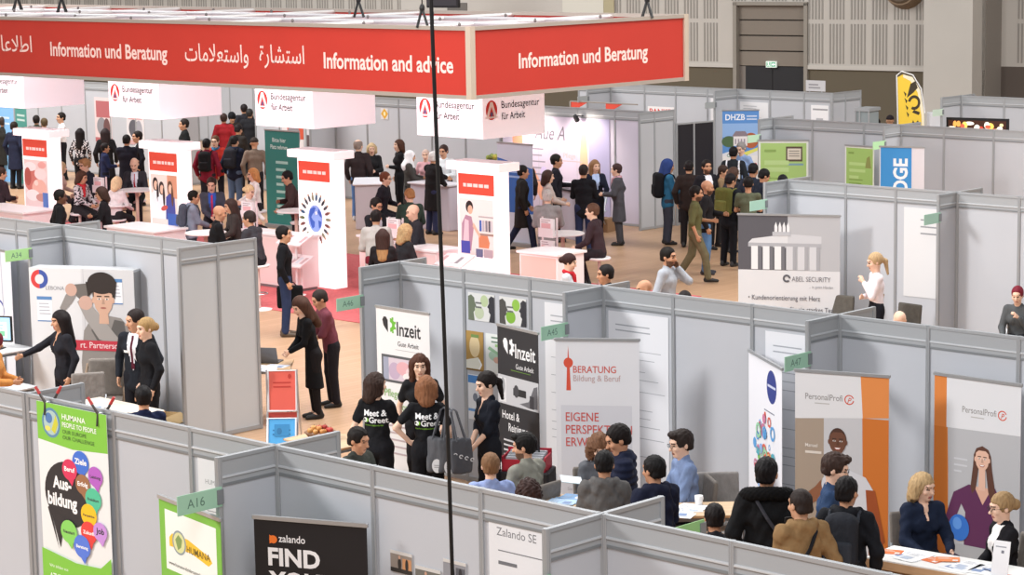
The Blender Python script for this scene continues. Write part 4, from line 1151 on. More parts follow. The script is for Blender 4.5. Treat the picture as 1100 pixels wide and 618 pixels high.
p.poly([(.30, 1.5), (.42, 1.75), (.60, 1.8), (.62, 1.5), (1.15, .7), (1.35, .35), (1.15, .3), (.75, .9)], 'e8a88a'); p.ell(.45, 1.62, .15, .20, 'e6a080'); p.ell(2.45, 1.0, .12, 1.0, 'e7b394')
p.text('Aue A', .98, 1.66, .44, '6a6470', .8, 0, slant=.25); p.lines(.75, 1.5, 1.45, 6, .14, .03, '8d8694', 4); p.rect(1.75, 1.2, 2.4, 1.22, 'b8a9ae'); p.text('Pflege', 1.85, 1.28, .16, 'cda9a5'); p.ell(1.3, .75, .16, .2, 'b6a8d0'); p.ell(1.25, .95, .1, .1, 'c9bce0')
p.build(t)
# folding chair and carton at the grey end wall
def folding_chair(label, x, y, rz, col):
    t = thing('folding_chair', label, 'chair', (x, y, 0), rz)
    mb = MB(); mb.rbox(-.21, -.2, .44, .21, .2, .46, .04); mb.build('seat', mat(col, .5), t)
    mb = MB(); mb.rbox(-.2, .2, .62, .2, .23, .86, .015); mb.build('backrest', mat(col, .5), t)
    for s_ in (-.2, .2):
        mb = MB(); mb.tube([(s_, -.2, 0), (s_, .02, .45), (s_, .21, .88)], .012, 8); mb.build('frame', STEEL, t)
        mb = MB(); mb.tube([(s_*.9, .28, 0), (s_*.9, -.12, .44)], .012, 8); mb.build('leg', STEEL, t)
folding_chair('pale blue folding chair beside the grey end wall', 36.9, 33.1, -1.2, 'a9b4c6')
t = thing('carton', 'brown carton under the folding chair', 'box', (37.25, 33.1, 0), .2); mb = MB(); mb.rbox(-.2, -.15, 0, .2, .15, .28, .01); mb.build('carton_body', mat('8a6a4c', .8), t); mb = MB(); mb.box(-.2, -.02, .28, .2, .02, .283); mb.build('tape', mat('b09070', .5), t)

# ------------------------------------------------------------------ roll-up banners: w and the top line come from where they stand
def rollup(label, P0, P1, h, art, col='e4e4e6', depth=.0, rail='a9abad', name='roll_up_banner'):
    """P0, P1: left and right top ends as seen from the front"""
    A = Vector((P0[0], P0[1], 0)); B = Vector((P1[0], P1[1], 0)); d = B-A; w = d.length
    t = thing(name, label, 'banner', A, math.atan2(d.y, d.x))
    mb = MB(); mb.box(0, -.002, .08, w, .002, h-.02); sh = mb.build('banner_sheet', mat(col, .55), t)
    p = Print((0, -.002, .08), (1, 0, 0), (0, 0, 1)); art(p, w, h-.10); p.build(sh)
    mb = MB(); mb.rbox(-.015, -.014, h-.03, w+.015, .014, h, .012); mb.build('top_rail', mat(rail, .35, .5), t)
    mb = MB(); mb.rbox(-.02, -.09, 0, w+.02, .11, .085, .04); mb.build('base_cassette', mat('9b9da0', .4, .5), t)
    mb = MB(); mb.cyl((w/2, .05, .05), (w/2, .02, h-.01), .012, n=8); mb.build('support_pole', DARKM, t)
    return t
def portrait(p, u, v, k, skin, hairc, long=False, smile=True, bald=False):
    if long:
        p.poly([(u-1.0*k, v-2.2*k), (u-.80*k, v-.6*k), (u-.74*k, v+.3*k), (u-.52*k, v+.80*k), (u, v+1.02*k), (u+.52*k, v+.80*k), (u+.74*k, v+.3*k), (u+.85*k, v-.7*k), (u+1.25*k, v-2.9*k), (u+.85*k, v-3.3*k), (u+.55*k, v-2.4*k), (u+.3*k, v-.6*k), (u-.3*k, v-.6*k), (u-.55*k, v-2.3*k), (u-.85*k, v-2.7*k)], hairc)
    nb = 2.35 if long else 1.35
    p.poly([(u-.26*k, v-.5*k), (u-.30*k, v-nb*k), (u+.30*k, v-nb*k), (u+.26*k, v-.5*k)], skin)
    if bald:
        p.ell(u, v+.1*k, .63*k, .86*k, hairc)
    elif not long:
        p.ell(u, v+.28*k, .64*k, .78*k, hairc)
    p.ell(u-.60*k, v-.02*k, .09*k, .18*k, skin); p.ell(u+.60*k, v-.02*k, .09*k, .18*k, skin)
    p.poly([(u-.55*k, v+.45*k), (u-.58*k, v-.05*k), (u-.50*k, v-.45*k), (u-.28*k, v-.76*k), (u, v-.86*k), (u+.28*k, v-.76*k), (u+.50*k, v-.45*k), (u+.58*k, v-.05*k), (u+.55*k, v+.45*k), (u+.3*k, v+.66*k), (u-.3*k, v+.66*k)], skin)
    for s_ in (-1, 1):
        p.rect(u+s_*.24*k-.15*k, v+.17*k, u+s_*.24*k+.15*k, v+.235*k, '3a2a24'); p.ell(u+s_*.24*k, v+.05*k, .11*k, .05*k, 'f0ebe6', 14); p.ell(u+s_*.24*k, v+.05*k, .05*k, .05*k, '33251f', 12)
    p.poly([(u-.03*k, v+.05*k), (u+.05*k, v+.05*k), (u+.11*k, v-.24*k), (u-.09*k, v-.24*k)], tuple(max(0, int(c*.86)) for c in _rgb(skin)))
    if smile:
        p.poly([(u-.25*k, v-.40*k), (u+.25*k, v-.40*k), (u+.12*k, v-.56*k), (u-.12*k, v-.56*k)], 'a5564e'); p.poly([(u-.21*k, v-.415*k), (u+.21*k, v-.415*k), (u+.10*k, v-.50*k), (u-.10*k, v-.50*k)], 'f3efec')
    else: p.ell(u, v-.45*k, .18*k, .055*k, 'a8685c')
def _rgb(c): return tuple(int(c[i:i+2], 16) for i in (0, 2, 4))

def art_zal(p, w, h):
    p.V *= .76; h /= .76
    p.rect(0, 0, w, h, '16161b'); p.ell(.155, h-.205, .032, .04, 'e8762d'); p.poly([(.125, h-.16), (.19, h-.205), (.125, h-.25)], 'e8762d')
    p.text('zalando', .20, h-.225, .105, 'ececee', .68, .008)
    for k, wd in enumerate(('FIND', 'YOUR', 'WAY')): p.text(wd, .11, h-.46-k*.235, .24, 'ececee', .80, .035)
rollup('black roll-up with white capital lettering at the bottom centre left', (10.96, 13.26), (11.32, 12.42), 2.1, art_zal, '16161b')
def art_hum(p, w, h):
    p.V *= .76; h /= .76
    p.rect(0, 0, w, h, '78b843'); p.rect(.09, h-.72, w-.07, h-.10, 'eef0ea'); p.rect(.09, .1, w-.07, h-.80, 'eef0ea')
    p.poly([(.15, h-.38), (.20, h-.33), (.45, h-.33), (w-.18, h-.42), (w-.14, h-.47), (w-.20, h-.52), (.5, h-.46), (.15, h-.47)], 'f2c230'); p.ell(.31, h-.40, .11, .125, '8a9aa0'); p.ell(.31, h-.40, .09, .105, 'd7dba0'); p.poly([(.25, h-.38), (.30, h-.32), (.36, h-.36), (.34, h-.44), (.29, h-.48)], '7f9a58')
    p.text('HUMANA', .43, h-.465, .10, '6b5c22', .85, .01); p.text('www.humana-kleidersammlung.de', .13, h-.66, .052, '5d6460', .86)
rollup('green framed roll-up with a yellow logo below the A16 sign', (10.91, 14.33), (10.74, 13.38), 2.1, art_hum, '78b843')
# hanging banner clipped on the wall
t = thing('hanging_banner', 'green and white banner with speech bubbles clipped on the wall at bottom left', 'banner', (11.405, 16.62, 0), -math.pi/2)
w = .98; mb = MB(); mb.box(0, -.002, .35, w, .002, 2.47); sheet_ = mb.build('banner_sheet', mat('e6e7e6', .55), t)
p = Print((0, -.002, .35), (1, 0, 0), (0, 0, 1)); p.V *= .76; h = 2.12/.76
p.poly([(0, h-.43), (0, h), (w, h), (w, h-.43), (w*.5, h-.475)], '7fc242')
p.ell(.20, h-.22, .13, .17, '5b86a6'); p.ell(.20, h-.22, .105, .14, 'a9c4c0'); p.ell(.17, h-.17, .05, .06, '4f79b0'); p.poly([(.20, h-.30), (.27, h-.12), (.30, h-.22), (.25, h-.34)], 'c9c83c'); p.ell(.15, h-.29, .04, .03, 'e0d868')
p.text('HUMANA', .36, h-.15, .085, 'eef6e6', .9, .02); p.text('PEOPLE TO PEOPLE', .36, h-.235, .075, 'eef6e6', .74, .02); p.text('OUR EUROPE', .36, h-.31, .062, '4d6d38', .9); p.text('OUR CHALLENGE', .36, h-.375, .062, '4d6d38', .9)
p.ell(.40, h-1.0, .33, .37, '25252a', 32); p.poly([(.14, h-1.2), (.24, h-1.66), (.10, h-1.2), (.20, h-1.1)], '25252a'); p.poly([(.13, h-1.18), (.26, h-1.63), (.34, h-1.28)], '25252a')
p.text('Aus-', .19, h-.95, .19, 'f2f2f2', .72, .035); p.text('bildung', .11, h-1.15, .20, 'f2f2f2', .72, .035)
for u, v, r_, c, tx in ((.60, .60, .115, '3c6fd0', 'Ziele'), (.44, .71, .105, 'd5305a', 'Beruf'), (.80, .72, .10, 'b35fc0', 'Leistung'), (.62, .84, .10, '9a6a48', 'Erfolg'), (.76, .98, .11, '4fbf96', 'Praktikum'), (.69, 1.17, .11, 'f0c020', 'Perspektive'), (.68, 1.37, .11, 'e0403c', 'Zukunft'), (.84, 1.33, .095, 'c58fd8', 'Job'), (.40, 1.42, .115, '86d060', 'Neustart'), (.58, 1.55, .115, '5478d8', 'Beratung')):
    p.poly([(u-.05, h-v-r_*.8), (u+.03, h-v-r_*1.7), (u+.07, h-v-r_*.7)], c); p.ell(u, h-v, r_, r_*1.15, c); V_, F_ = text_tris(tx, .03); ww = max(q[0] for q in V_); p.text(tx, u, h-v-.02, min(.09, r_*1.6/ww), 'f3f3f3' if c not in ('86d060', 'f0c020', '4fbf96', 'b35fc0', 'c58fd8') else '33333a', .9, .03, 'c')
b_ = h-1.72; p.poly([(0, 0), (0, b_+.04), (w*.5, b_-.04), (w*.85, b_-.02), (w, b_+.12), (w, 0)], '7fc242'); p.text('Wir bilden aus', .10, b_-.16, .05, 'eaf5e2', .9); p.text('AZUBI BEI HUMANA:', .10, b_-.29, .09, 'eef6e6', .70, .02); p.text('Fachkraft für', .10, b_-.42, .09, 'eef6e6', .72, .02); p.text('Textilrecycling', .10, b_-.55, .09, 'eef6e6', .72, .02)
p.build(sheet_)
for k, x in enumerate((.13, .87)):
    c = thing('spring_clip', ('left' if k == 0 else 'right')+' red tipped spring clip holding the hanging banner', 'clip', (11.44, 16.62-x, 2.44), -math.pi/2, 'spring clips on the hanging banner')
    for s_ in (-1, 1):
        mb = MB(); mb.tube([(s_*.012, s_*.045, -.08), (s_*.008, s_*.03, .02), (s_*.05, s_*.055, .10)], [.008, .014, .011], 8); o = mb.build('clip_jaw', mat('55504e', .4, .5), c)
        mb = MB(); mb.tube([(s_*.05, s_*.055, .10), (s_*.085, s_*.07, .16)], [.014, .012], 8); mb.build('handle_grip', mat('c43c3c', .5), o)
    mb = MB(); mb.cyl((-.03, 0, .02), (.03, 0, .02), .014, n=10); mb.build('spring', STEEL, c)

def inz_logo(p, u, v, k, c1, c2, tc, bold=.015):
    p.poly([(u, v+.02*k), (u-.08*k, v+.10*k), (u-.10*k, v+.17*k), (u-.07*k, v+.21*k), (u-.03*k, v+.21*k), (u, v+.17*k)], c1)
    p.ring(u+.04*k, v+.115*k, .035*k, .085*k, c2, -90, 90, 14)
    for a in (-60, -20, 20, 60):
        ca, sa = math.cos(math.radians(a)), math.sin(math.radians(a)); p.rect(u+.04*k+.095*k*ca-.015*k, v+.115*k+.095*k*sa-.015*k, u+.04*k+.095*k*ca+.015*k, v+.115*k+.095*k*sa+.015*k, c2)
    p.text('Inzeit', u+.16*k, v+.0*k, .24*k, tc, .82, bold); p.text('Gute Arbeit', u+.17*k, v-.13*k, .085*k, tc, .9)
def art_inzw(p, w, h):
    p.rect(0, 0, w, h, 'e3e4e5'); inz_logo(p, .20, h-.30, .95, '2a2c30', '6ab43a', '2a2c30'); p.rect(.32, h-.47, w-.12, h-.466, '9a9c9e')
    p.rect(.08, h-.86, w, h-.54, '55585c'); p.rect(.11, h-.83, w, h-.57, 'cfc3ce'); p.ell(.30, h-.72, .10, .10, 'b9a6bd'); p.ell(.45, h-.68, .12, .08, 'd9a9b0'); p.ell(.65, h-.72, .16, .09, 'e3cdd0'); p.rect(.11, h-.83, .2, h-.57, '9aa0b4'); p.ell(.8, h-.66, .1, .07, 'c9d2e0'); p.ell(.56, h-.77, .12, .05, 'f0e2e2')
    p.text('Pflege &', .12, h-1.03, .13, '8fb878', .9, .004); p.text('Sozial', .36, h-1.17, .13, '8fb878', .9, .004); p.lines(.15, w-.15, h-1.28, 6, .08, .02, 'b7a9ae', 3)
rollup('white roll-up with a leaf and gear logo beside the end partition', (18.34, 19.86), (18.32, 18.96), 2.1, art_inzw, 'e3e4e5')
def art_inzb(p, w, h):
    p.rect(0, 0, w, h, '2d2e32'); inz_logo(p, .20, h-.32, .92, 'f0f0f0', 'f0f0f0', 'f0f0f0'); p.rect(.26, h-.47, w-.15, h-.464, '6f9a3c')
    p.rect(0, h-.86, w, h-.54, 'c6c7ca'); p.rect(.03, h-.84, .16, h-.57, 'e0e0e2'); p.rect(.30, h-.74, .55, h-.66, '2b2b2e'); p.poly([(.42, h-.82), (.60, h-.77), (.70, h-.60), (w-.02, h-.58), (w-.02, h-.83), (.6, h-.84)], '6a6b70'); p.ell(.36, h-.69, .05, .07, '44454a'); p.ell(.10, h-.66, .04, .09, '9a9b9f'); p.rect(.62, h-.84, .7, h-.70, '3b3b40')
    p.text('Hotel &', .08, h-1.02, .125, 'eeeeee', .85, .012); p.text('Reinigung', .20, h-1.15, .125, 'eeeeee', .78, .012)
    for k in range(5): p.rect(.10, h-1.27-k*.055, .10+(.5, .42, .52, .36, .2)[k], h-1.25-k*.055, 'cfcfd2')
    p.rect(0, h-1.84, w, h-1.53, 'd9dadb'); p.poly([(0, h-1.84), (.02, h-1.66), (.14, h-1.60), (.22, h-1.72), (.26, h-1.84)], 'e9e9ea'); p.ell(.12, h-1.58, .05, .05, '5a4a44'); p.rect(.2, h-1.82, .26, h-1.78, '3a3a3c'); p.rect(.1, h-1.92, w-.1, h-1.90, '6f9a3c')
rollup('black roll-up with white leaf logo behind the ponytail woman', (18.29, 17.86), (18.12, 17.09), 2.1, art_inzb, '2d2e32')
def art_ber(p, w, h):
    p.rect(0, 0, w, h, 'e1e2e6'); p.rect(.05, .02, w-.08, h-.70, 'd3d4da'); u = .135
    p.ell(u, h-.245, .05, .055, 'd6543c'); p.poly([(u-.008, h-.2), (u, h-.06), (u+.008, h-.2)], 'd6543c'); p.poly([(u-.014, h-.28), (u-.024, h-.54), (u+.024, h-.54), (u+.014, h-.28)], 'd6543c')
    p.text('BERATUNG', .185, h-.35, .105, 'cf5b4c', .86, .008); p.text('Bildung & Beruf', .187, h-.44, .095, 'c3a4a2', .84)
    for k, wd in enumerate(('EIGENE', 'PERSPEKTIVEN', 'ERWEITERN')): p.text(wd, .10, h-.87-k*.135, .135, 'c95a54', .82, .006)
    p.text('Sie arbeiten', .11, h-1.62, .05, 'a9abb2'); p.text('Beratung', .11, h-1.69, .05, 'a9abb2')
rollup('white roll-up with an orange tower logo', (17.98, 16.71), (18.48, 15.98), 2.1, art_ber, 'e1e2e6')
def art_dot(p, w, h):
    p.rect(0, 0, w, h, 'e9eaf0'); p.ell(w*.70, h-.24, .16, .17, '2c3a86'); p.rect(w*.70-.13, h-.25, w*.70+.13, h-.225, 'c9cfe6'); p.lines(w*.48, w*.98, h-.50, 1, .1, .012, '6a6e80', 1)
    r = random.Random(8)
    for k in range(46):
        c = r.choice(('8fb0e0', '7fc060', 'd9604c', '4fa8b8', 'e0a860', '9ad0a8', '5a9fd8', 'c97a9a')); a = r.uniform(0, 6.28); q = math.sqrt(r.random())*1.05
        u, v, s_ = w*.5+.34*q*math.cos(a), h-.98+.40*q*math.sin(a), r.uniform(.03, .085)
        if r.random() < .5: p.ring(u, v, s_*.6, s_, c, 0, 360, 14)
        else: p.ell(u, v, s_*.8, s_*.8, c, 12)
    for k in range(3): p.rect(w*.18, h-1.52-k*.07, w*.5, h-1.50-k*.07, '8a90a8')
rollup('white roll-up with a dark blue dot and coloured tree of circles', (18.93, 14.88), (18.31, 13.98), 2.05, art_dot, 'e9eaf0')
def pp_logo(p, u, v, k=1.0):
    k *= .74; p.text('PersonalProfi', u, v, .115*k, '8d8a88', .84, .004); p.lines(u+.13*k, u+.46*k, v-.03, 1, .1, .010, 'b5b2b0', 1); p.ring(u+.60*k, v+.02, .052*k, .066*k, 'd2553a', 20, 350, 20); p.text('P', u+.575*k, v-.015, .11*k, 'd2553a', .8, 0, slant=.3)
def art_pp1(p, w, h):
    p.rect(0, 0, w, h, 'b9b6b6'); p.rect(0, 0, w*.31, h-.42, 'a39383'); p.rect(w*.31, 0, w*.74, h-.42, 'c3c3c6')
    p.poly([(w*.74, 0), (w*.72, h-.42), (w, h-.42), (w, 0)], 'c9722e'); p.poly([(0, h-.47), (w, h-.40), (w, h), (0, h)], 'dcdcde'); p.poly([(w*.70, h), (w, h), (w, h-.40), (w*.725, h-.42)], 'dd8a4a')
    pp_logo(p, w*.11, h-.27)
    p.text('Manuel', w*.11, h-.74, .05, 'e9e2da', .9, .006); p.lines(w*.11, w*.29, h-.78, 1, .08, .025, 'd9d0c6', 2)
    p.poly([(w*.22, h-1.9), (w*.24, h-1.3), (w*.30, h-1.04), (w*.42, h-.98), (w*.58, h-.94), (w*.76, h-1.0), (w*.86, h-1.15), (w*.84, h-1.35), (w*.78, h-1.3), (w*.80, h-1.9)], 'd0d1d6')
    p.poly([(-.0, h-1.40), (0, h-1.30), (w*.22, h-1.13), (w*.28, h-1.06), (w*.30, h-1.18), (w*.24, h-1.27)], '8a5a40'); p.poly([(w*.76, h-1.12), (w*.86, h-1.12), (w*.97, h-1.62), (w*.88, h-1.7), (w*.80, h-1.62)], '9a4c26')
    portrait(p, w*.46, h-.67, .142, '6b4636', '4a3026', bald=True)
rollup('orange edged roll-up with a printed smiling bald man', (18.14, 13.69), (18.42, 12.79), 2.1, art_pp1)
def art_pp2(p, w, h):
    p.rect(0, 0, w, h, 'b9bbbe'); p.rect(0, 0, w, h-.48, 'b5b6b9'); p.poly([(0, 0), (.0, h), (w*.145, h), (w*.17, h-.9), (w*.18, 0)], 'd9823e'); p.poly([(w*.145, h-.5), (w*.145, h), (w, h), (w, h-.48)], 'dcdde0'); p.poly([(0, 0), (0, h-.5), (w*.15, h-.5), (w*.18, 0)], 'c9742f')
    pp_logo(p, w*.33, h-.33)
    p.lines(w*.24, w*.4, h-.78, 3, .06, .018, 'c9cbcf', 2)
    p.poly([(w*.36, h-1.75), (w*.38, h-1.3), (w*.33, h-1.22), (w*.16, h-1.62), (w*.08, h-1.55), (w*.24, h-1.12), (w*.42, h-1.02), (w*.58, h-1.06), (w*.72, h-1.02), (w*.82, h-1.2), (w*.84, h-1.75)], '5c2a52')
    p.poly([(w*.48, h-1.03), (w*.58, h-1.2), (w*.68, h-1.03)], 'd9ab94')
    portrait(p, w*.57, h-.76, .128, 'deb49e', '5b3a2e', long=True)
    p.rect(0+w*.18, 0, w, h-1.62, 'a9abae'); p.ell(w*.31, h-1.46, .115, .13, '2f6ec4'); p.ell(w*.29, h-1.42, .05, .06, '5b93dc'); p.lines(w*.3, w*.9, h-1.75, 2, .1, .05, 'c9cbce', 3)
rollup('orange edged roll-up with a printed long haired woman and blue ball', (18.83, 12.55), (18.82, 11.59), 2.1, art_pp2)
def art_abel(p, w, h):
    p.rect(0, 0, w, h, 'd2d3d6'); p.rect(0, h-.83, w*.49, h, '55545a'); p.rect(w*.49, h-.83, w, h, 'b0b1b5')
    # generic columned gate photograph
    p.poly([(w*.10, h-.42), (w*.14, h-.36), (w*.49, h-.28), (w*.49, h-.42)], 'cfd0d3'); p.poly([(w*.49, h-.28), (w*.82, h-.31), (w*.82, h-.50), (w*.49, h-.42)], 'c3c4c8'); p.poly([(w*.10, h-.48), (w*.10, h-.42), (w*.82, h-.42), (w*.82, h-.50)], 'a7a8ad')
    for k in range(6):
        u = w*(.13+.115*k); p.rect(u, h-.82, u+w*.065, h-.47, 'dedfe1' if k < 3 else 'c7c8cc'); p.rect(u+w*.065, h-.82, u+w*.10, h-.47, '6d6d73' if k < 3 else '9fa0a5')
    p.rect(w*.34, h-.31, w*.52, h-.25, 'b4b5ba')
    for u in (.36, .40, .44, .48): p.poly([(w*u, h-.25), (w*u, h-.16), (w*(u+.015), h-.10), (w*(u+.03), h-.18), (w*(u+.03), h-.25)], 'dcdde0')
    p.text('ABEL SECURITY', w*.53, h-.99, .105, '77777d', .80); p.ring(w*.48, h-.95, .03, .06, '5a5a60', 0, 320, 16); p.text('... in guten Händen', w*.70, h-1.09, .06, '8a8a90', .8)
    for k, tx in enumerate(('• Kundenorientierung mit Herz', '• Kommunikation für ein starkes Team', '• Sicherheit mit Zukunft')): p.text(tx, w*.10, h-1.28-k*.17, .105, '5f5f66', .82, .004)
rollup('wide dark monument banner with grey lettering right of the crowd', (27.71, 21.98), (28.40, 20.61), 2.1, art_abel, 'd2d3d6')
def art_green(p, w, h):
    p.rect(0, 0, w, h, 'e3e6e0'); p.rect(.04, .2, w-.04, h-.05, 'a8c878'); p.rect(w*.55, h-.42, w*.88, h-.12, '5a4a3c'); p.rect(w*.58, h-.38, w*.85, h-.16, 'd8cfc0')
    for k in range(3): p.rect(w*.61, h-.22-k*.05, w*.82, h-.20-k*.05, '8f8a80')
    p.rect(w*.58, h-.50, w*.9, h-.46, '7fa0b0'); p.lines(w*.12, w*.5, h-.18, 1, .1, .05, '8aa85c', 1); p.lines(w*.12, w*.62, h-.40, 2, .14, .09, 'b9d490', 2); p.lines(w*.12, w*.7, h-.75, 4, .08, .02, '8aa85c', 3)
rollup('wide pale green banner with a screen picture at the end of the pink wall', (37.64, 29.33), (38.18, 28.49), 2.1, art_green, 'e3e6e0')
def art_green2(p, w, h):
    p.rect(0, 0, w, h, 'dfe3da'); p.rect(.03, .2, w-.03, h-.04, '9dbf6c'); p.lines(.08, .3, h-.12, 1, .1, .04, '7f9c50', 1); p.lines(.1, .5, h-.32, 3, .13, .06, 'b4d088', 2); p.poly([(w*.7, h-.42), (w*.75, h-.22), (w*.85, h-.18), (w*.9, h-.42)], '8a8f52'); p.lines(.1, .6, h-.65, 5, .07, .02, '7f9c50', 4)
rollup('narrow green banner left of the blue upright lettering banner', (37.75, 27.28), (37.73, 26.58), 2.1, art_green2, 'dfe3da')
def art_loge(p, w, h):
    p.rect(0, 0, w, h, 'd9d6dc'); p.rect(.02, 0, w*.72, h, '3c8fd0'); p.text('LOGE', w*.62, h-1.0, .36, 'eef3f8', .88, .03, 'l', math.pi/2)
rollup('blue banner with white upright lettering', (35.64, 24.99), (35.92, 24.21), 2.35, art_loge, 'd9d6dc')
def art_dh(p, w, h):
    p.rect(0, 0, w, h, 'dfe2ea'); p.poly([(0, h-1.0), (0, h), (w, h), (w, h-.85), (w*.6, h-1.0), (w*.3, h-.92)], '5a8fd0'); p.poly([(0, h-.62), (0, h-.3), (w, h-.3), (w, h-.6)], '8fb4e4'); p.text('DHZB', .07, h-.22, .19, 'eef2fa', .9, .02); p.lines(w*.66, w*.95, h-.12, 2, .07, .03, 'cfdcf0', 2)
    p.ell(w*.18, h-.72, .17, .13, '4f6a48'); p.ell(w*.78, h-.70, .17, .18, 'b0623c'); p.rect(w*.30, h-.82, w*.68, h-.60, 'e6e2e4'); p.poly([(w*.26, h-.60), (w*.36, h-.48), (w*.62, h-.48), (w*.72, h-.60)], '8a7d86')
    for k in range(4): p.rect(w*(.34+.08*k), h-.78, w*(.38+.08*k), h-.66, '9a93a0')
    p.rect(0, 0, w, h-1.05, 'e9e8e8'); p.poly([(0, h-1.3), (w*.5, h-1.0), (w, h-.85), (w, h-.92), (w*.5, h-1.1), (0, h-1.42)], 'dede70'); p.text('Geborgen', .1, h-1.08, .12, '4f8a70')
    for u, v in ((.18, 1.22), (.72, 1.20), (.86, 1.26), (.30, 1.28)): p.ell(w*u-.03, h-v, .04, .04, 'c8404c', 12); p.ell(w*u+.03, h-v, .04, .04, 'c8404c', 12); p.poly([(w*u-.065, h-v-.015), (w*u, h-v-.10), (w*u+.065, h-v-.015)], 'c8404c')
rollup('blue and white banner with a printed house behind the crowd', (42.86, 34.45), (43.41, 33.81), 2.15, art_dh, 'dfe2ea')
def art_teal(p, w, h):
    p.rect(0, 0, w, h, '2f7f78'); p.text('Bitte hier', w*.22, h-.25, .13, 'd9ece8', .9, .01); p.text('Platz nehmen', w*.16, h-.40, .13, 'd9ece8', .8, .01)
    for k in range(8): p.rect(w*.3, h-.72-k*.16, w*(.3+.35*(1, .8, .9, .6, .85, .7, .9, .5)[k]), h-.66-k*.16, 'a9d0ca')
rollup('teal banner with pale lines of lettering behind the man in the black suit', (33.46, 39.66), (33.47, 38.53), 2.15, art_teal, '2f7f78')
def art_blue(p, w, h):
    p.rect(0, 0, w, h, 'c9cede'); p.poly([(0, h-1.4), (0, h-.30), (w, h-.48), (w, h-1.4)], '3566b4'); p.lines(w*.1, w*.8, h-.55, 2, .1, .04, '9db8e0', 2)
rollup('blue and white banner behind the grey haired visitor by the column', (34.44, 33.54), (34.37, 32.49), 2.1, art_blue, 'c9cede')
def art_left(p, w, h):
    p.rect(0, 0, w, h, 'dfe3ec'); p.ring(w*.62, h-.85, .12, .15, '3b4fa0', -60, 240, 20); p.poly([(w*.75, 0), (w*.70, h), (w*.72, h), (w*.78, 0)], 'b4bccc')
rollup('white roll-up with a blue ring mark cut by the left edge', (18.63, 28.44), (18.46, 27.36), 2.1, art_left, 'dfe3ec')
rollup('sky blue banner in the far left corner of the background', (35.26, 52.73), (35.15, 51.64), 2.1, lambda p, w, h: (p.rect(0, 0, w, h, '86bff0'), p.lines(w*.2, w*.8, h-.3, 3, .15, .05, 'd5e8fa', 2)), '86bff0')
rollup('narrow teal banner beside the sky blue one in the background', (35.18, 51.60), (35.04, 50.90), 2.1, lambda p, w, h: (p.rect(0, 0, w, h, '4f9a90'), p.rect(0, h*.62, w, h*.7, 'dfe6e6'), p.lines(w*.15, w*.85, h-.2, 2, .12, .05, 'c9e0dc', 2)), '4f9a90')
# man poster: folding pop-up display
A = Vector((17.88, 26.09, 0)); B = Vector((18.57, 24.74, 0)); d = B-A; w = d.length
t = thing('pop_up_display', 'large pop-up display with a printed dark haired man and ring logo', 'display', A, math.atan2(d.y, d.x))
mb = MB(); mb.rbox(0, .003, .03, w, .28, 2.05, .012); mb.build('display_frame', mat('b9bbbe', .5), t)
mb = MB(); mb.box(0, -.001, .03, w, .003, 2.05); pf = mb.build('front_panels', mat('dcdcde', .55), t)
p = Print((0, -.001, .03), (1, 0, 0), (0, 0, 1)); h = 2.02
p.rect(0, 0, w, h, 'dadbdd'); p.poly([(w*.48, 0), (w*.5, h), (w, h), (w, 0)], 'd0d0d2'); p.rect(w*.52-.003, 0, w*.52+.003, h, 'aeb0b4')
p.ring(.15, h-.15, .065, .125, 'd04040', 90, 270, 18); p.ring(.15, h-.15, .065, .125, '3c54a0', -90, 90, 18); p.text('LEBONA', .24, h-.29, .075, '7a7c84', .95)
for u, v in ((.10, .38), (1.13, .12)):
    p.rect(u, h-v-.32, u+.22, h-v, 'e9eaee'); p.rect(u, h-v-.045, u+.22, h-v, '5a86b8'); p.lines(u+.03, u+.2, h-v-.09, 4, .045, .012, 'a9adb8', 5); p.rect(u, h-v-.335, u+.22, h-v-.32, '5a86b8')
# printed man: sweater, raised arms, head
k_ = w/112.0
def Q(*a): return [((x-31)*k_, h-(y-289)*.0112) for x, y in a]
p.poly(Q((86, 480), (84, 400), (88, 362), (96, 348), (112, 343), (128, 346), (140, 362), (143, 400), (143, 480)), '8f8a86')
p.poly(Q((98, 352), (104, 349), (112, 372), (102, 374), (96, 362)), '5e5b59'); p.poly(Q((121, 348), (131, 350), (134, 372), (122, 372), (117, 360)), '5e5b59')
p.poly(Q((63, 336), (66, 342), (76, 330), (86, 312), (80, 308), (70, 320)), '8f8a87'); p.poly(Q((76, 308), (92, 306), (97, 318), (90, 330), (82, 322)), '6d6864')
p.poly(Q((82, 328), (92, 320), (99, 334), (126, 372), (118, 376), (104, 372), (90, 348)), 'a19c98'); p.poly(Q((101, 322), (110, 316), (116, 332), (108, 338)), '8f8a86')
p.ell(*Q((76, 314))[0], .085, .085, 'c9a596'); p.ell(*Q((91, 329))[0], .10, .095, 'c9a596')
portrait(p, *Q((110, 325))[0], .235, 'd0a891', '2f2826', smile=False)
p.ell(*Q((109, 305))[0], .205, .145, '2f2826', 28); p.poly(Q((92, 304), (94, 321), (98, 317), (104, 314), (112, 315), (119, 317), (122.5, 324), (125, 303)), '2f2826')
p.poly(Q((56, 385.5), (56, 373.5), (143, 373.5), (143, 385.5)), 'c03848'); a_ = Q((84, 382.5), (127, 382.5)); p.fit('rt. Partnersch', a_[0][0], a_[1][0], a_[0][1], .115, 'f0e2e2')
p.build(pf)
mb = MB(); mb.box(w, .004, .05, w+.004, .28, 2.02); mb.build('side_panel', mat('8f8f90', .6), t)
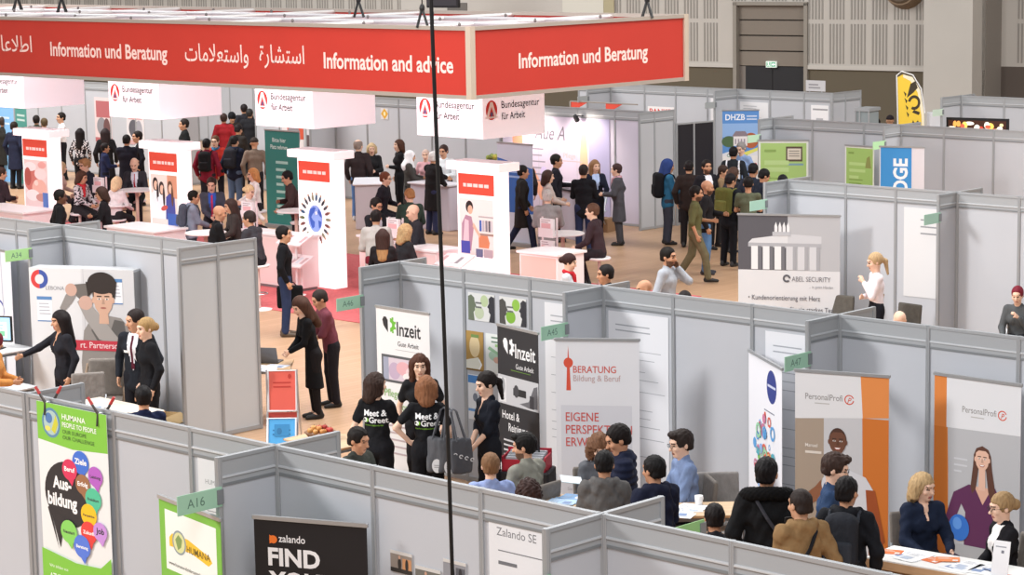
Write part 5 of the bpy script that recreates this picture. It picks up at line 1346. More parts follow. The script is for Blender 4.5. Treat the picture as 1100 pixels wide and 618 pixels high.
# posters on the wall behind the black roll-up
def poster(label, X, y0, y1, z0, z1, col, draw): return sheet(label, X, y0, y1, z0, z1, draw, col, .012, 'wall_poster', 'poster', 'posters beside the black roll-up')
def heads(flip):
    def f(p, w, h):
        p.rect(0, 0, w, h, 'd6d7d5'); c1 = '4c4a46' if flip else '66705c'
        p.poly([(0, 0), (0, h*.86), (.05, h*.93), (.10, h*.82), (.105, h*.68), (.13, h*.54), (.108, h*.47), (.112, h*.38), (.085, h*.30), (.10, 0)], c1); p.poly([(w, 0), (w, h*.90), (w-.05, h*.95), (w-.09, h*.84), (w-.085, h*.68), (w-.115, h*.54), (w-.09, h*.48), (w-.09, h*.36), (w-.065, h*.28), (w-.09, 0)], '2f3036')
        p.ell(w*.62, h*.74, .062, .068, '8dbc4a' if flip else 'b4c49a'); p.ell(w*.42, h*.30, .075, .075, 'b9c4a6' if not flip else '7fb03c'); p.lines(w*.28, w*.52, h*.68, 2, .05, .02, '6a6c6a', 2)
    return f
poster('poster of two facing heads with a pale green bubble left of the black roll-up', XM, 19.05, 18.63, 1.92, 2.24, 'd6d7d5', heads(False))
poster('poster of two facing heads with bright green bubbles above the black roll-up', XM, 18.55, 18.13, 1.92, 2.24, 'd6d7d5', heads(True))
poster('ochre poster with a white arrow behind the ponytail woman', XM, 19.10, 18.82, 1.33, 1.79, 'a98a50', lambda p, w, h: (p.rect(0, 0, w, h, 'a88648'), p.ell(w*.5, h*.62, w*.3, h*.28, 'd8c49a'), p.rect(w*.3, h*.84, w*.75, h*.92, '6d8a4c'), p.poly([(0, 0), (0, h*.25), (w*.7, h*.35), (w*.9, h*.2), (w*.7, 0)], 'dcdcd0'), p.poly([(w*.78, h*.3), (w*.92, h*.17), (w*.78, h*.04), (w*.7, h*.04), (w*.84, h*.17), (w*.7, h*.3)], 'f2f2f0'), p.rect(0, 0, w, .02, '7a5c28')))
poster('pale poster with green sketches left of the black roll-up', XM, 18.78, 18.48, 1.33, 1.79, 'dfe2df', lambda p, w, h: (p.rect(0, 0, w, h, 'dfe3e0'), p.lines(w*.3, w*.8, h*.93, 2, .05, .02, '6f8a78', 2), p.ell(w*.45, h*.45, w*.3, h*.13, 'a9c8b4'), p.ell(w*.6, h*.35, w*.2, h*.08, 'd0a898'), p.poly([(w*.1, h*.6), (w*.8, h*.45), (w*.85, h*.5), (w*.2, h*.68)], '8fb894'), p.rect(w*.5, h*.68, w*.9, h*.75, '9cc488')))
sheet('white sheet with a blue header behind the ponytail woman', XM, 19.08, 18.70, .75, 1.28, lambda p, w, h: (p.rect(0, h-.10, w*.7, h-.01, '4a84c4'), p.ell(w*.3, h*.5, .04, .05, '7a8290'), p.ell(w*.55, h*.52, .04, .05, '7a8290'), p.ell(w*.42, h*.42, .03, .04, '9aa2b0'), p.rect(0, h*.18, w*.7, h*.24, '6a9ad0')), 'dfe2e6')
# three small photographs on the front wall
for k, (y0, y1, z0, z1, lab, cs) in enumerate(((12.31, 12.08, 1.74, 1.90, 'leftmost small photo of a person before an orange wall', ('8a8078', '2b2826', 'c08a60')), (12.05, 11.79, 1.66, 1.83, 'middle small photo of a person in yellow', ('6a6862', '2a2a2c', 'd8b840')), (11.76, 11.53, 1.77, 1.93, 'rightmost small photo of a crowd beside the black cable', ('8b8c92', '2c2c32', '55575e')))):
    sheet(lab+' pinned on the front wall', XF, y0, y1, z0, z1, lambda p, w, h, cs=cs: (p.rect(0, 0, w, h, cs[0]), p.rect(w*.55, .01, w*.95, h*.7, cs[2]), p.rect(0, 0, w, h*.2, cs[1]), p.ell(w*.42, h*.42, w*.08, h*.3, cs[1]), p.ell(w*.42, h*.72, w*.05, h*.09, 'c09a84'), p.ell(w*.75, h*.4, w*.07, h*.3, cs[1]), p.rect(0, h*.85, w, h, 'c9c6c2')), 'e2e2e2', .012, 'photo_print', 'photo', 'photos on the front wall')
# background posters behind the booth
poster2 = lambda lab, y0, y1, z0, z1, c, cs: sheet(lab, X38, y0, y1, z0, z1, lambda p, w, h: (p.rect(0, 0, w, h, c), p.rect(w*.1, h*.55, w*.9, h*.92, cs[0]), p.ell(w*.4, h*.35, w*.28, h*.2, cs[1]), p.ell(w*.7, h*.3, w*.2, h*.24, cs[2]), p.rect(0, 0, w, h*.1, cs[0])), c, .012, 'wall_poster', 'poster', 'posters on the background wall')
for k, (px0, c, cs, lab) in enumerate(((52.3, 'd9c9c9', ('b0666a', '8a8a90', '6a4a4a'), 'reddish poster behind the broad man in the navy coat'), (50.9, 'd4d0d2', ('c9a0a0', '5a5a62', '9a9aa2'), 'pale poster behind the man in the black suit facing left'), (57.4, 'd8cccf', ('a95a62', '70707a', 'c9b0a8'), 'reddish poster behind the man in the white shirt'))):
    poster2(lab, px0, px0-.75, .9, 2.1, c, cs)
sheet('orange and grey poster above the third column', X38, 44.6, 43.8, .9, 2.2, lambda p, w, h: (p.rect(0, 0, w, h, 'd9d4d6'), p.rect(w*.25, h*.35, w, h, 'c8553c'), p.ell(w*.55, h*.4, w*.3, h*.25, '8a868c'), p.ell(w*.65, h*.8, w*.2, h*.1, '4a4248')), 'd9d4d6', .012, 'wall_poster', 'poster')
sheet('grey photo panel of a meeting behind the balding man', X38, 43.7, 42.75, .3, 2.2, lambda p, w, h: (p.rect(0, 0, w, h, 'cfcdd2'), p.ell(w*.25, h*.75, w*.12, h*.1, '77747a'), p.ell(w*.55, h*.72, w*.14, h*.1, '6a666c'), p.rect(0, h*.45, w, h*.62, '5c4f52'), p.ell(w*.8, h*.7, w*.1, h*.12, '8a868c'), p.rect(0, h*.2, w, h*.4, 'a79ea2')), 'cfcdd2', .012, 'wall_poster', 'poster')
for k, y in enumerate((42.45, 41.35)):
    sheet(('left' if k == 0 else 'right')+' small yellow diamond logo on the back wall header', X38, y-.35, y-.60, 1.98, 2.24, lambda p, w, h: (p.poly([(w*.5, 0), (w, h*.5), (w*.5, h), (0, h*.5)], 'd9a630'), p.ell(w*.5, h*.5, w*.14, h*.2, 'f2e6c0')), 'd6d2d2', .016, 'logo_card', 'sign', 'yellow logo cards')
# yellow flag
t = thing('beach_flag', 'tall yellow beach flag with a black horn emblem', 'flag', (40.6, 27.6, 0), math.radians(-46))
mb = MB(); mb.tube([(-.30, 0, 0), (-.33, 0, 1.6), (-.38, 0, 3.28), (-.28, 0, 3.36), (-.05, 0, 3.28), (.12, 0, 3.0), (.20, 0, 2.5)], .014, 8); mb.build('pole', mat('dedede', .4), t)
out = [(-.28, .5), (-.31, 1.6), (-.36, 3.24), (-.25, 3.30), (-.06, 3.22), (.08, 2.98), (.16, 2.5), (.20, 1.8), (.22, .5)]
mb = MB(); mb.poly(out, .012); mb.build('flag_cloth', mat('e6c23e', .6), t)
p = Print((0, -.007, 0), (1, 0, 0), (0, 0, 1)); p.poly([(-.25, 3.30), (-.06, 3.24), (.10, 2.98), (.18, 2.5), (.215, 1.8), (.22, .5), (.17, .5), (.16, 1.8), (.13, 2.45), (.05, 2.92), (-.10, 3.16), (-.25, 3.24)], 'e9dfc2')
p.O += Vector((0, 0, .30)); p.ring(-.02, 2.42, .09, .15, '3c3426', -120, 170, 22, .85); p.poly([(-.17, 2.52), (-.10, 2.80), (.0, 2.86), (.05, 2.72), (-.04, 2.62)], '3c3426'); p.poly([(-.02, 2.27), (.10, 2.22), (.08, 2.16), (-.06, 2.22)], '3c3426')
for k in range(4): p.poly([(-.24+.02*k, 2.66-.14*k), (-.18+.02*k, 2.60-.14*k), (-.20+.02*k, 2.54-.14*k)], '3c3426')
p.poly([(-.06, 2.0), (.0, 1.92), (.08, 2.0), (.06, 2.06), (0, 1.99), (-.04, 2.06)], '3c3426'); p.ell(.0, 1.78, .05, .05, '3c3426'); p.build(t, 'horn_emblem')
mb = MB(); mb.lathe([(.25, 0), (.25, .03), (.05, .06)], c=(-.3, 0, 0), n=20); mb.build('flag_base', DARKM, t)
# wall screen and yellow poster on the right
t = thing('wall_screen', 'black framed screen with a fiery picture below the pillar', 'screen', (41.65, 27.53, 1.5), math.radians(-78))
mb = MB(); mb.rbox(0, -.03, 0, 1.35, .03, .85, .01); mb.build('screen_housing', BLACK, t)
p = Print((.05, -.03, .05), (1, 0, 0), (0, 0, 1), emit=.8); p.rect(0, 0, 1.25, .75, '3a1c10'); r = random.Random(2)
for k in range(60): p.ell(r.uniform(.05, 1.2), r.uniform(.08, .70), r.uniform(.04, .11), r.uniform(.03, .08), r.choice(('e8a050', 'f0e0a0', 'd05a40', 'f4f0e0', 'c04030', 'e8c860')), 10)
p.build(t, 'lit_picture')
mb = MB(); mb.cyl((.67, 0, -1.48), (.67, 0, .02), .04); mb.box(.3, -.25, -1.5, 1.05, .25, -1.47); mb.build('screen_stand', DARKM, t)
sheet('yellow poster at the right edge beside the wall screen', 45.4, 28.0, 27.0, .8, 1.75, lambda p, w, h: (p.rect(0, 0, w, h, 'e2c832'), p.lines(w*.2, w*.7, h-.12, 1, .1, .03, '8a7a30', 1), p.ell(w*.62, h-.2, .04, .03, '6a5c20')), 'e2c832', .012, 'wall_poster', 'poster')
t = thing('white_box', 'small white box at the foot of the concrete pillar', 'box', (47.27, 31.48, 0), math.radians(-46)); mb = MB(); mb.rbox(-.2, 0, 0, .2, .4, 1.9, .02); mb.build('box_body', mat('d9d9dd', .5), t); mb = MB(); mb.box(-.16, -.01, .3, .16, 0, 1.6); mb.build('box_door', mat('e2e2e6', .5), t)

# ------------------------------------------------------------------ tables, chairs and small things
def desk(label, x, y, rz, w, d, h=.74, top='cdb08e', edge='b98f66', legs='8f9296', name='desk'):
    t = thing(name, label, 'table', (x, y, 0), rz)
    mb = MB(); mb.use(mat(top, .45, 0, 'wood')); mb.rbox(-w/2, -d/2, h-.028, w/2, d/2, h, .02); mb.build('table_top', None, t)
    for a in ((-w/2+.004, -d/2-.003, w/2-.004, -d/2+.001), (-w/2+.004, d/2-.001, w/2-.004, d/2+.003)):
        mb = MB(); mb.box(a[0], a[1], h-.024, a[2], a[3], h-.004); mb.build('edge_strip', mat(edge, .5), t)
    for sx in (-1, 1):
        for sy in (-1, 1):
            mb = MB(); mb.cyl((sx*(w/2-.05), sy*(d/2-.05), 0), (sx*(w/2-.05), sy*(d/2-.05), h-.028), .016, n=10); mb.build('leg', mat(legs, .35, .7), t, True)
    mb = MB(); mb.box(-w/2+.04, -d/2+.045, h-.07, w/2-.04, -d/2+.06, h-.028); mb.box(-w/2+.04, d/2-.06, h-.07, w/2-.04, d/2-.045, h-.028); mb.box(-w/2+.04, -d/2+.05, h-.07, -w/2+.055, d/2-.05, h-.028); mb.box(w/2-.055, -d/2+.05, h-.07, w/2-.04, d/2-.05, h-.028); mb.build('apron', mat(legs, .35, .7), t)
    return t
def chair(label, x, y, rz, col='76706a', group='grey conference chairs'):
    # the sitter faces +Y
    t = thing('conference_chair', label, 'chair', (x, y, 0), rz, group)
    f = Field(.016); f.box((0, 0, .45), (.225, .225, .035), .03); v, q = f.mesh(); np_mesh('seat', v, q, [fab(col)], t)
    f = Field(.016); f.box((0, -.235, .70), (.215, .024, .235), .024, frame=(rotx(.10), np.array([0, .07, 0]))); v, q = f.mesh(); np_mesh('backrest', v, q, [fab(col)], t)
    for sx in (-1, 1):
        mb = MB(); mb.tube([(sx*.21, .2, 0), (sx*.21, .2, .42)], .011, 8); mb.build('leg', STEEL, t, True)
        mb = MB(); mb.tube([(sx*.21, -.25, 0), (sx*.21, -.20, .42), (sx*.21, -.21, .62)], .011, 8); mb.build('leg', STEEL, t, True)
    mb = MB(); mb.tube([(-.21, .2, .415), (.21, .2, .415), (.21, -.2, .415), (-.21, -.2, .415), (-.21, .2, .415)], .010, 8); mb.build('seat_frame', STEEL, t)
    return t
_pap = mat('eceef2', .6)
def papers(label, x, y, z, rz, n, w, d, seed, cols=('e9ebef',), name='paper_sheets', cat='papers'):
    t = thing(name, label, cat, (x, y, z), rz)
    r = random.Random(seed)
    for k in range(n):
        u, v, a = r.uniform(-w/2, w/2), r.uniform(-d/2, d/2), r.uniform(-.3, .3)
        mb = MB(); mb.M = Matrix.Translation((u, v, .0015*k+.001)) @ Matrix.Rotation(a, 4, 'Z'); mb.box(-.105, -.148, 0, .105, .148, .0012); o = mb.build('sheet', mat(r.choice(cols), .6), t)
        p = Print(o.matrix_world @ Vector((0, 0, 0)), (1, 0, 0), (0, 1, 0), step=.0004)
        c, s_ = math.cos(a), math.sin(a)
        p.O = Vector((u, v, .0015*k+.0022)); p.U = Vector((c, s_, 0)); p.V = Vector((-s_, c, 0)); p.N = Vector((0, 0, 1))
        p.lines(-.08, .08, .11, 3, .03, .008, '9aa0ac', seed+k); p.rect(-.08, -.10, .02, -.02, r.choice(('b9c4d6', 'c9cdd4', '7f93b8'))); p.build(o, 'sheet_print')
    return t
def flyer(label, x, y, z, rz, col='e8743c', w=.21, d=.148, group=None, name='flyer', lines='f3d9c8'):
    t = thing(name, label, 'flyer', (x, y, z), rz, group)
    mb = MB(); mb.box(-w/2, -d/2, .0005, w/2, d/2, .004); mb.build('sheet', mat(col, .5), t)
    p = Print((0, 0, .004), (1, 0, 0), (0, 1, 0), step=.0005); p.lines(-w*.4, w*.3, d*.3, 2, d*.2, d*.07, lines, 3); p.rect(w*.2, -d*.4, w*.42, -d*.1, 'f0e8e2'); p.build(t)
    return t

# aisle: laptop table, sign stand, bowl
desk('wooden table with steel legs at the aisle under the leaning women', 19.8, 23.72, math.radians(-45), .85, .7, .74, 'c9a983')
t = thing('laptop', 'open grey laptop on the aisle table', 'laptop', (20.02, 23.78, .741), math.radians(-60))
mb = MB(); mb.rbox(-.16, -.11, 0, .16, .11, .016, .012); mb.build('keyboard_base', mat('5c5d60', .4), t)
mb = MB(); mb.box(-.13, -.05, .016, .13, .09, .018); mb.build('keys', mat('3a3a3d', .6), t)
mb = MB(); mb.M = Matrix.Translation((0, -.11, .012)) @ Matrix.Rotation(math.radians(18), 4, 'X'); mb.box(-.16, -.008, 0, .16, 0, .22); mb.build('screen_lid', mat('6a6a6c', .4), t)
papers('white and blue papers spread on the aisle table', 19.68, 23.50, .741, .4, 7, .35, .25, 5, ('e6ebf6', 'dfe4f4', 'f0f0f4'))
chair('dark chair half hidden behind the aisle table', 20.05, 24.35, math.radians(140), '55504e')
t = thing('sign_stand', 'folding stand with one red and one blue board in the aisle', 'sign stand', (18.36, 21.60, 0), math.radians(-46))
for nm, z0, z1, y0, y1, c in (('red_board', .62, 1.10, .02, -.06, 'dd6153'), ('blue_board', .10, .55, -.10, -.30, '4a9fd8')):
    mb = MB(); mb.M = Matrix.Translation((0, y1 if nm == 'blue_board' else y0, 0))
    dy = (y0-y1) if nm == 'blue_board' else (y0-y1)
    vs = [(-.17, -.012 if nm == 'red_board' else 0, z0), (.17, -.012 if nm == 'red_board' else 0, z0), (.17, dy, z1), (-.17, dy, z1)]
    vs2 = [(x, yy+.02, z) for x, yy, z in vs]
    mb.add(vs+vs2, [(0, 1, 2, 3), (7, 6, 5, 4), (0, 4, 5, 1), (1, 5, 6, 2), (2, 6, 7, 3), (3, 7, 4, 0)]); o = mb.build(nm, mat(c, .5), t)
    V0 = Vector(vs[0]); Vv = Vector(vs[3])-V0; off = Vector((0, y1 if nm == 'blue_board' else y0, 0))
    p = Print(V0+off, (1, 0, 0), Vv, step=.002); L_ = Vv.length
    p.lines(.06, .28, L_*.72, 2, .05, .016, 'b8382e' if nm == 'red_board' else '2a6c9c', 2)
    if nm == 'blue_board': p.rect(.08, L_*.55, .26, L_*.85, '2f7fb4'); p.ell(.14, L_*.68, .03, .04, '256a9a')
    else: p.ell(.26, L_*.86, .02, .03, 'b8382e')
    p.build(o)
    mb = MB(); P4 = [Vector(v)+off for v in vs]; mb.tube(P4+[P4[0]], .014, 6); mb.build('board_frame', mat('dfe1e4', .4, .3), t)
mb = MB(); mb.M = Matrix.Translation((0, .03, 0)); mb.box(-.17, -.015, .30, .17, .0, .60); mb.build('lower_red_panel', mat('c44a3e', .5), t)
for sx in (-1, 1):
    mb = MB(); mb.tube([(sx*.185, -.32, 0), (sx*.185, .03, .62), (sx*.185, .06, 1.12)], .010, 6); mb.tube([(sx*.185, .06, 1.0), (sx*.19, .42, 0)], .010, 6); mb.build('stand_leg', STEEL, t)
t = thing('bowl', 'shallow wooden bowl of apples behind the short front partition', 'bowl', (14.3, 15.95, .74)); 
bx, by = 17.22, 19.62
t.location = (bx, by, .741)
mb = MB(); mb.lathe([(.08, 0), (.14, .03), (.175, .08), (.18, .08), (.17, .08), (.13, .04), (.05, .02)], n=28); mb.build('bowl_shell', mat('8d6a50', .6, 0, 'wood'), t, True)
r = random.Random(6); base = None
AP = ('b8433a', 'c9604a', 'c98a4c', 'a8362f', 'd09a5a')
for k in range(15):
    a = thing('apple', ['red', 'pale red', 'yellowish', 'dark red', 'golden'][k % 5]+' apple in the shallow wooden bowl', 'apple', (0, 0, 0), 0, 'apples in the wooden bowl')
    ang = k*2.4; rad = .13*math.sqrt((k % 11+.3)/11); a.location = (bx+rad*math.cos(ang), by+rad*math.sin(ang), .741+(.045+.04*(rad/.14) if k < 11 else .098))
    mb = MB(); mb.lathe([(.007, .005), (.018, .0), (.029, .012), (.033, .03), (.028, .048), (.015, .055), (.004, .05)], n=14); mb.build('apple_body', mat(AP[k % 5], .4), a, True)
    mb = MB(); mb.tube([(0, 0, .048), (.006, 0, .068)], .0025, 5); mb.build('stem', mat('4a3a28', .7), a)
desk('table behind the front partition carrying the apple bowl', bx+.05, by-.1, math.radians(0), .6, .9, .74)

# left booth
desk('wooden table behind the front partition before the man with the burgundy tie', 16.75, 22.95, math.pi/2, 1.3, .75, .74, 'd8cdbf')
papers('white papers on the table before the man with the burgundy tie', 16.8, 23.0, .741, .2, 5, .6, .3, 8)
desk('white table beside the shaking hands at the left', 16.75, 25.3, math.pi/2, 1.0, .6, .74, 'd9dade', 'b9bcc2')
papers('pale blue papers on the white table beside the shaking hands', 16.75, 25.2, .741, -.2, 6, .4, .3, 11, ('dfe8f2', 'e9edf4', 'cfdcea'))
desk('white side table carrying the monitor at the left edge', 17.6, 26.4, math.pi/2, .7, .6, .98, 'e2e2e4', 'c4c6ca', name='side_table')
t = thing('monitor', 'black framed monitor with a lit page at the left edge', 'monitor', (17.5, 26.4, .98), math.radians(-62))
mb = MB(); mb.rbox(-.27, -.02, .10, .27, .02, .44, .012); mb.build('monitor_housing', BLACK, t)
p = Print((-.25, -.02, .125), (1, 0, 0), (0, 0, 1), emit=.6); p.rect(0, 0, .5, .30, '9fd0ee'); p.rect(.05, .03, .45, .24, 'd8ecf8'); p.lines(.08, .4, .2, 4, .04, .012, '5f8aa8', 2); p.rect(.3, .05, .42, .12, '6fb08a'); p.build(t, 'screen_page')
mb = MB(); mb.cyl((0, .01, .01), (0, .01, .12), .02); mb.rbox(-.12, -.08, 0, .12, .1, .012, .02); mb.build('monitor_foot', BLACK, t)
chair('large grey chair between the shaking woman and the man with the burgundy tie', 17.35, 24.1, math.radians(150), '8a847f')
t = thing('wooden_armchair', 'bent wood armchair in front of the man poster', 'chair', (17.85, 24.5, 0), math.radians(135))
f = Field(.016); f.box((0, 0, .44), (.25, .24, .04), .03); v, q = f.mesh(); np_mesh('seat', v, q, [fab('8b847d')], t)
f = Field(.016); f.box((0, -.26, .72), (.23, .03, .25), .03); v, q = f.mesh(); np_mesh('backrest', v, q, [fab('8b847d')], t)
for sx in (-1, 1):
    mb = MB(); mb.tube([(sx*.27, .22, 0), (sx*.28, .22, .5), (sx*.28, .15, .64), (sx*.28, -.05, .68), (sx*.27, -.22, .72), (sx*.24, -.29, .9)], .018, 8); mb.build('armrest', mat('8f7a66', .5), t, True)
    mb = MB(); mb.tube([(sx*.26, -.22, 0), (sx*.26, -.22, .5)], .016, 8); mb.build('leg', mat('8f7a66', .5), t, True)
t = thing('carton', 'open cardboard carton on the floor behind the blonde woman with the bun', 'box', (18.2, 23.85, 0), .4)
mb = MB()
mb.box(-.25, -.18, 0, .25, .18, .012); mb.box(-.25, -.18, 0, -.24, .18, .3); mb.box(.24, -.18, 0, .25, .18, .3); mb.box(-.25, -.18, 0, .25, -.17, .3); mb.box(-.25, .17, 0, .25, .18, .3); mb.build('carton_body', mat('bfa173', .8), t)
for sgn in (-1, 1):
    mb = MB(); mb.add([(-.25, sgn*.18, .3), (.25, sgn*.18, .3), (.25, sgn*.33, .22), (-.25, sgn*.33, .22), (-.25, sgn*.18, .306), (.25, sgn*.18, .306), (.25, sgn*.335, .226), (-.25, sgn*.335, .226)], [(0, 1, 2, 3), (7, 6, 5, 4), (0, 4, 5, 1), (1, 5, 6, 2), (2, 6, 7, 3), (3, 7, 4, 0)]); mb.build('flap', mat('c9ab7d', .8), t)
t = thing('holdall', 'black holdall lying behind the cardboard carton', 'bag', (18.45, 24.4, 0), 1.2); f = Field(.02); f.ell((0, 0, .15), (.3, .17, .15)); f.box((0, 0, -.1), (.5, .5, .1), .01, .01, True); v, q = f.mesh(); np_mesh('bag_body', v, q, [fab('1e1d20')], t); mb = MB(); mb.tube([(-.15, 0, .28), (-.08, .02, .38), (.08, .02, .38), (.15, 0, .28)], .012, 6); mb.build('strap', BLACK, t)
t = thing('plastic_bag', 'crumpled clear grey plastic bag beside the end partition', 'bag', (18.35, 23.5, 0)); f = Field(.02); f.ell((0, 0, .1), (.16, .14, .11)); f.ell((.08, .05, .2), (.08, .08, .07)); f.box((0, 0, -.1), (.5, .5, .1), .01, .01, True); v, q = f.mesh(lambda x, y, z: .02*np.sin(x*40+z*30)*np.sin(y*37)); np_mesh('bag_film', v, q, [mat('a9abb2', .3)], t)
mb = MB(); mb.tube([(.08, .05, .25), (.10, .06, .33)], [.03, .012], 8); mb.build('knot', mat('b4b6bc', .3), t)

# middle booth, left and right desks
desk('desk with leaflets behind the seated dark haired young man', 16.3, 17.9, math.pi/2, 1.9, .7, .74, 'd6d4d2', 'b4b4b4')
papers('green and white leaflets on the desk beside the dark haired young man', 16.35, 18.65, .741, .1, 7, .35, .5, 21, ('dfe8d4', 'b9d48f', 'eceef0', 'a8cf7c'))
papers('white leaflets on the desk between the two lettered t-shirts', 16.35, 17.65, .741, -.1, 6, .35, .4, 22, ('eceef0', 'e4e6ea'))
desk('wooden table with brochures before the curly haired woman', 17.0, 15.35, math.radians(-46), .9, .6, .74)
papers('blue brochures on the wooden table before the curly haired woman', 16.95, 15.45, .741, .3, 6, .4, .25, 25, ('a9c4e0', 'e6ecf4', '7fa4cc'))
desk('wooden table with the white cup behind the front partition', 17.45, 14.3, math.radians(-46), .9, .55, .74)
papers('white papers beside the white cup', 17.3, 14.3, .741, .5, 4, .4, .3, 27)
t = thing('cup', 'white cup on the wooden table before the man with glasses', 'cup', (17.55, 14.42, .745)); mb = MB(); mb.lathe([(.03, 0), (.036, .005), (.042, .09), (.038, .09), (.032, .012)], n=20); mb.build('cup_body', mat('f2f0ee', .3), t, True)
mb = MB(); mb.tube([(.04, 0, .07), (.062, 0, .065), (.065, 0, .04), (.038, 0, .025)], .005, 6); mb.build('handle', mat('f2f0ee', .3), t, True)
chair('grey chair back right of the man in the blue grey sweater', 18.05, 14.55, math.radians(135), '8a8683')
t = thing('storage_tray', 'red tray with silver folders on a black case beside the black roll-up', 'tray', (18.00, 17.17, .62), math.radians(-60))
mb = MB(); mb.box(-.24, -.16, 0, .24, .16, .015); mb.box(-.24, -.16, 0, -.225, .16, .16); mb.box(.225, -.16, 0, .24, .16, .16); mb.box(-.24, -.16, 0, .24, -.145, .13); mb.box(-.24, .145, 0, .24, .16, .2); mb.build('tray_shell', mat('b8283c', .4), t)
mb = MB()
for k in range(4): mb.box(-.2, -.13+.07*k, .016, .2, -.08+.07*k, .15+.01*k)
mb.build('folders', mat('b4b6bc', .4), t)
t = thing('flight_case', 'black case standing under the red tray', 'case', (18.00, 17.17, 0), math.radians(-60)); mb = MB(); mb.rbox(-.28, -.2, .03, .28, .2, .62, .03); mb.build('case_body', mat('202024', .5), t)
mb = MB(); mb.box(-.285, -.205, .40, .285, .205, .42); mb.build('case_rim', STEEL, t)
for sx in (-1, 1):
    mb = MB(); mb.cyl((sx*.22, -.19, .03), (sx*.22, .19, .03), .03, n=12); mb.build('wheel_pair', BLACK, t)

# flyer counter at bottom right
PA, PB = Vector((17.44, 12.05, 0)), Vector((17.56, 10.58, 0))
QA = Vector((17.10, 11.75, 0))
dd = (PB-PA); rz = math.atan2(dd.y, dd.x); Lc = dd.length; nn = Vector((math.cos(rz-math.pi/2), math.sin(rz-math.pi/2), 0)); dep = .50
cen = PA+dd/2+nn*(dep/2)
t = thing('flyer_counter', 'white topped wooden counter with flyers at the bottom right', 'counter', (cen.x, cen.y, 0), rz)
mb = MB(); mb.rbox(-Lc/2, -dep/2, .735, Lc/2, dep/2, .76, .012); mb.build('counter_top', mat('ecebe8', .45), t)
mb = MB(); mb.box(-Lc/2, -dep/2-.006, .675, Lc/2, -dep/2+.012, .748); mb.build('front_edge', WOOD, t)
for sx in (-1, 1):
    mb = MB(); mb.box(sx*Lc/2-(.03 if sx > 0 else 0), -dep/2, 0, sx*Lc/2+(.03 if sx < 0 else 0), dep/2, .735); mb.build('side_panel', WOOD, t)
mb = MB(); mb.box(-Lc/2+.03, -.02, .2, Lc/2-.03, 0, .66); mb.build('modesty_panel', mat('a98a66', .6, 0, 'wood'), t)
def oncounter(u, v): q = PA+dd*u+nn*(dep*v); return q.x, q.y
for k, (u, v, a, c, lab) in enumerate(((.07, .45, .3, 'e2743e', 'orange flyer at the left end of the flyer counter'), (.36, .5, -.2, 'e2743e', 'orange flyer in the middle of the flyer counter'), (.44, .35, .5, 'e98a52', 'second orange flyer overlapping the middle one'), (.90, .75, .1, 'e2743e', 'orange flyer before the white sign holder'))):
    x, y = oncounter(u, v); flyer(lab, x, y, .761+.005*(k == 2), rz+a, c, group='orange flyers on the counter')
for k, (u, v, a, lab) in enumerate(((.20, .55, .1, 'white sheets left of the middle orange flyer'), (.58, .55, -.1, 'white sheets between the orange flyers before the woman with glasses'), (.72, .45, .2, 'white sheets under the hand of the woman with glasses'))):
    x, y = oncounter(u, v); papers(lab, x, y, .761, rz+a, 3, .16, .12, 40+k, ('f0f0f0', 'e9eaee'))
x, y = oncounter(.76, .62); t = thing('pen', 'dark pen lying on the white sheets of the flyer counter', 'pen', (x, y, .768), rz-.4); mb = MB(); mb.cyl((-.06, 0, .005), (.055, 0, .005), .0045, n=8); mb.build('barrel', mat('2c3550', .4), t); mb = MB(); mb.cyl((.055, 0, .005), (.07, 0, .005), .0045, .001, n=8); mb.build('tip', STEEL, t)
x, y = oncounter(.86, .8)
t = thing('sign_holder', 'tilted white sign holder at the right end of the flyer counter', 'sign holder', (x, y, .761), rz+.1)
mb = MB(); mb.M = Matrix.Rotation(math.radians(-14), 4, 'X') @ Matrix.Rotation(math.radians(0), 4, 'Y'); mb.box(-.075, -.003, .004, .075, .003, .31); mb.build('sign_card', mat('ecedf0', .5), t)
p = Print((-.075, -.004, .004), (1, 0, 0), (0, math.sin(math.radians(14)), math.cos(math.radians(14)))); p.lines(.02, .12, .26, 1, .03, .01, 'a0a4ac', 2); p.rect(.075, .20, .10, .225, '7a7e88'); p.build(t)
mb = MB(); mb.box(-.075, -.03, 0, .075, .07, .006); mb.build('holder_foot', mat('dcdde0', .2), t)
# desk beyond the middle partition: dark chairs
chair('dark chair left of the blonde woman with the ponytail', 28.15, 20.55, math.radians(95), '5a5650', 'dark chairs of the monument booth')
chair('dark chair right of the blonde woman behind the bald head', 28.1, 19.35, math.radians(85), '5a5650', 'dark chairs of the monument booth')
t = thing('wooden_stick', 'pale wooden rod leaning on the right dark chair', 'rod', (27.85, 19.65, 0), 0); mb = MB(); mb.tube([(0, 0, 0), (.12, -.12, 1.05)], .012, 8); mb.build('rod', mat('c9b493', .6), t); mb = MB(); mb.ell((.12, -.12, 1.06), (.016, .016, .016), 8, 6); mb.build('knob', mat('a98f6c', .5), t)
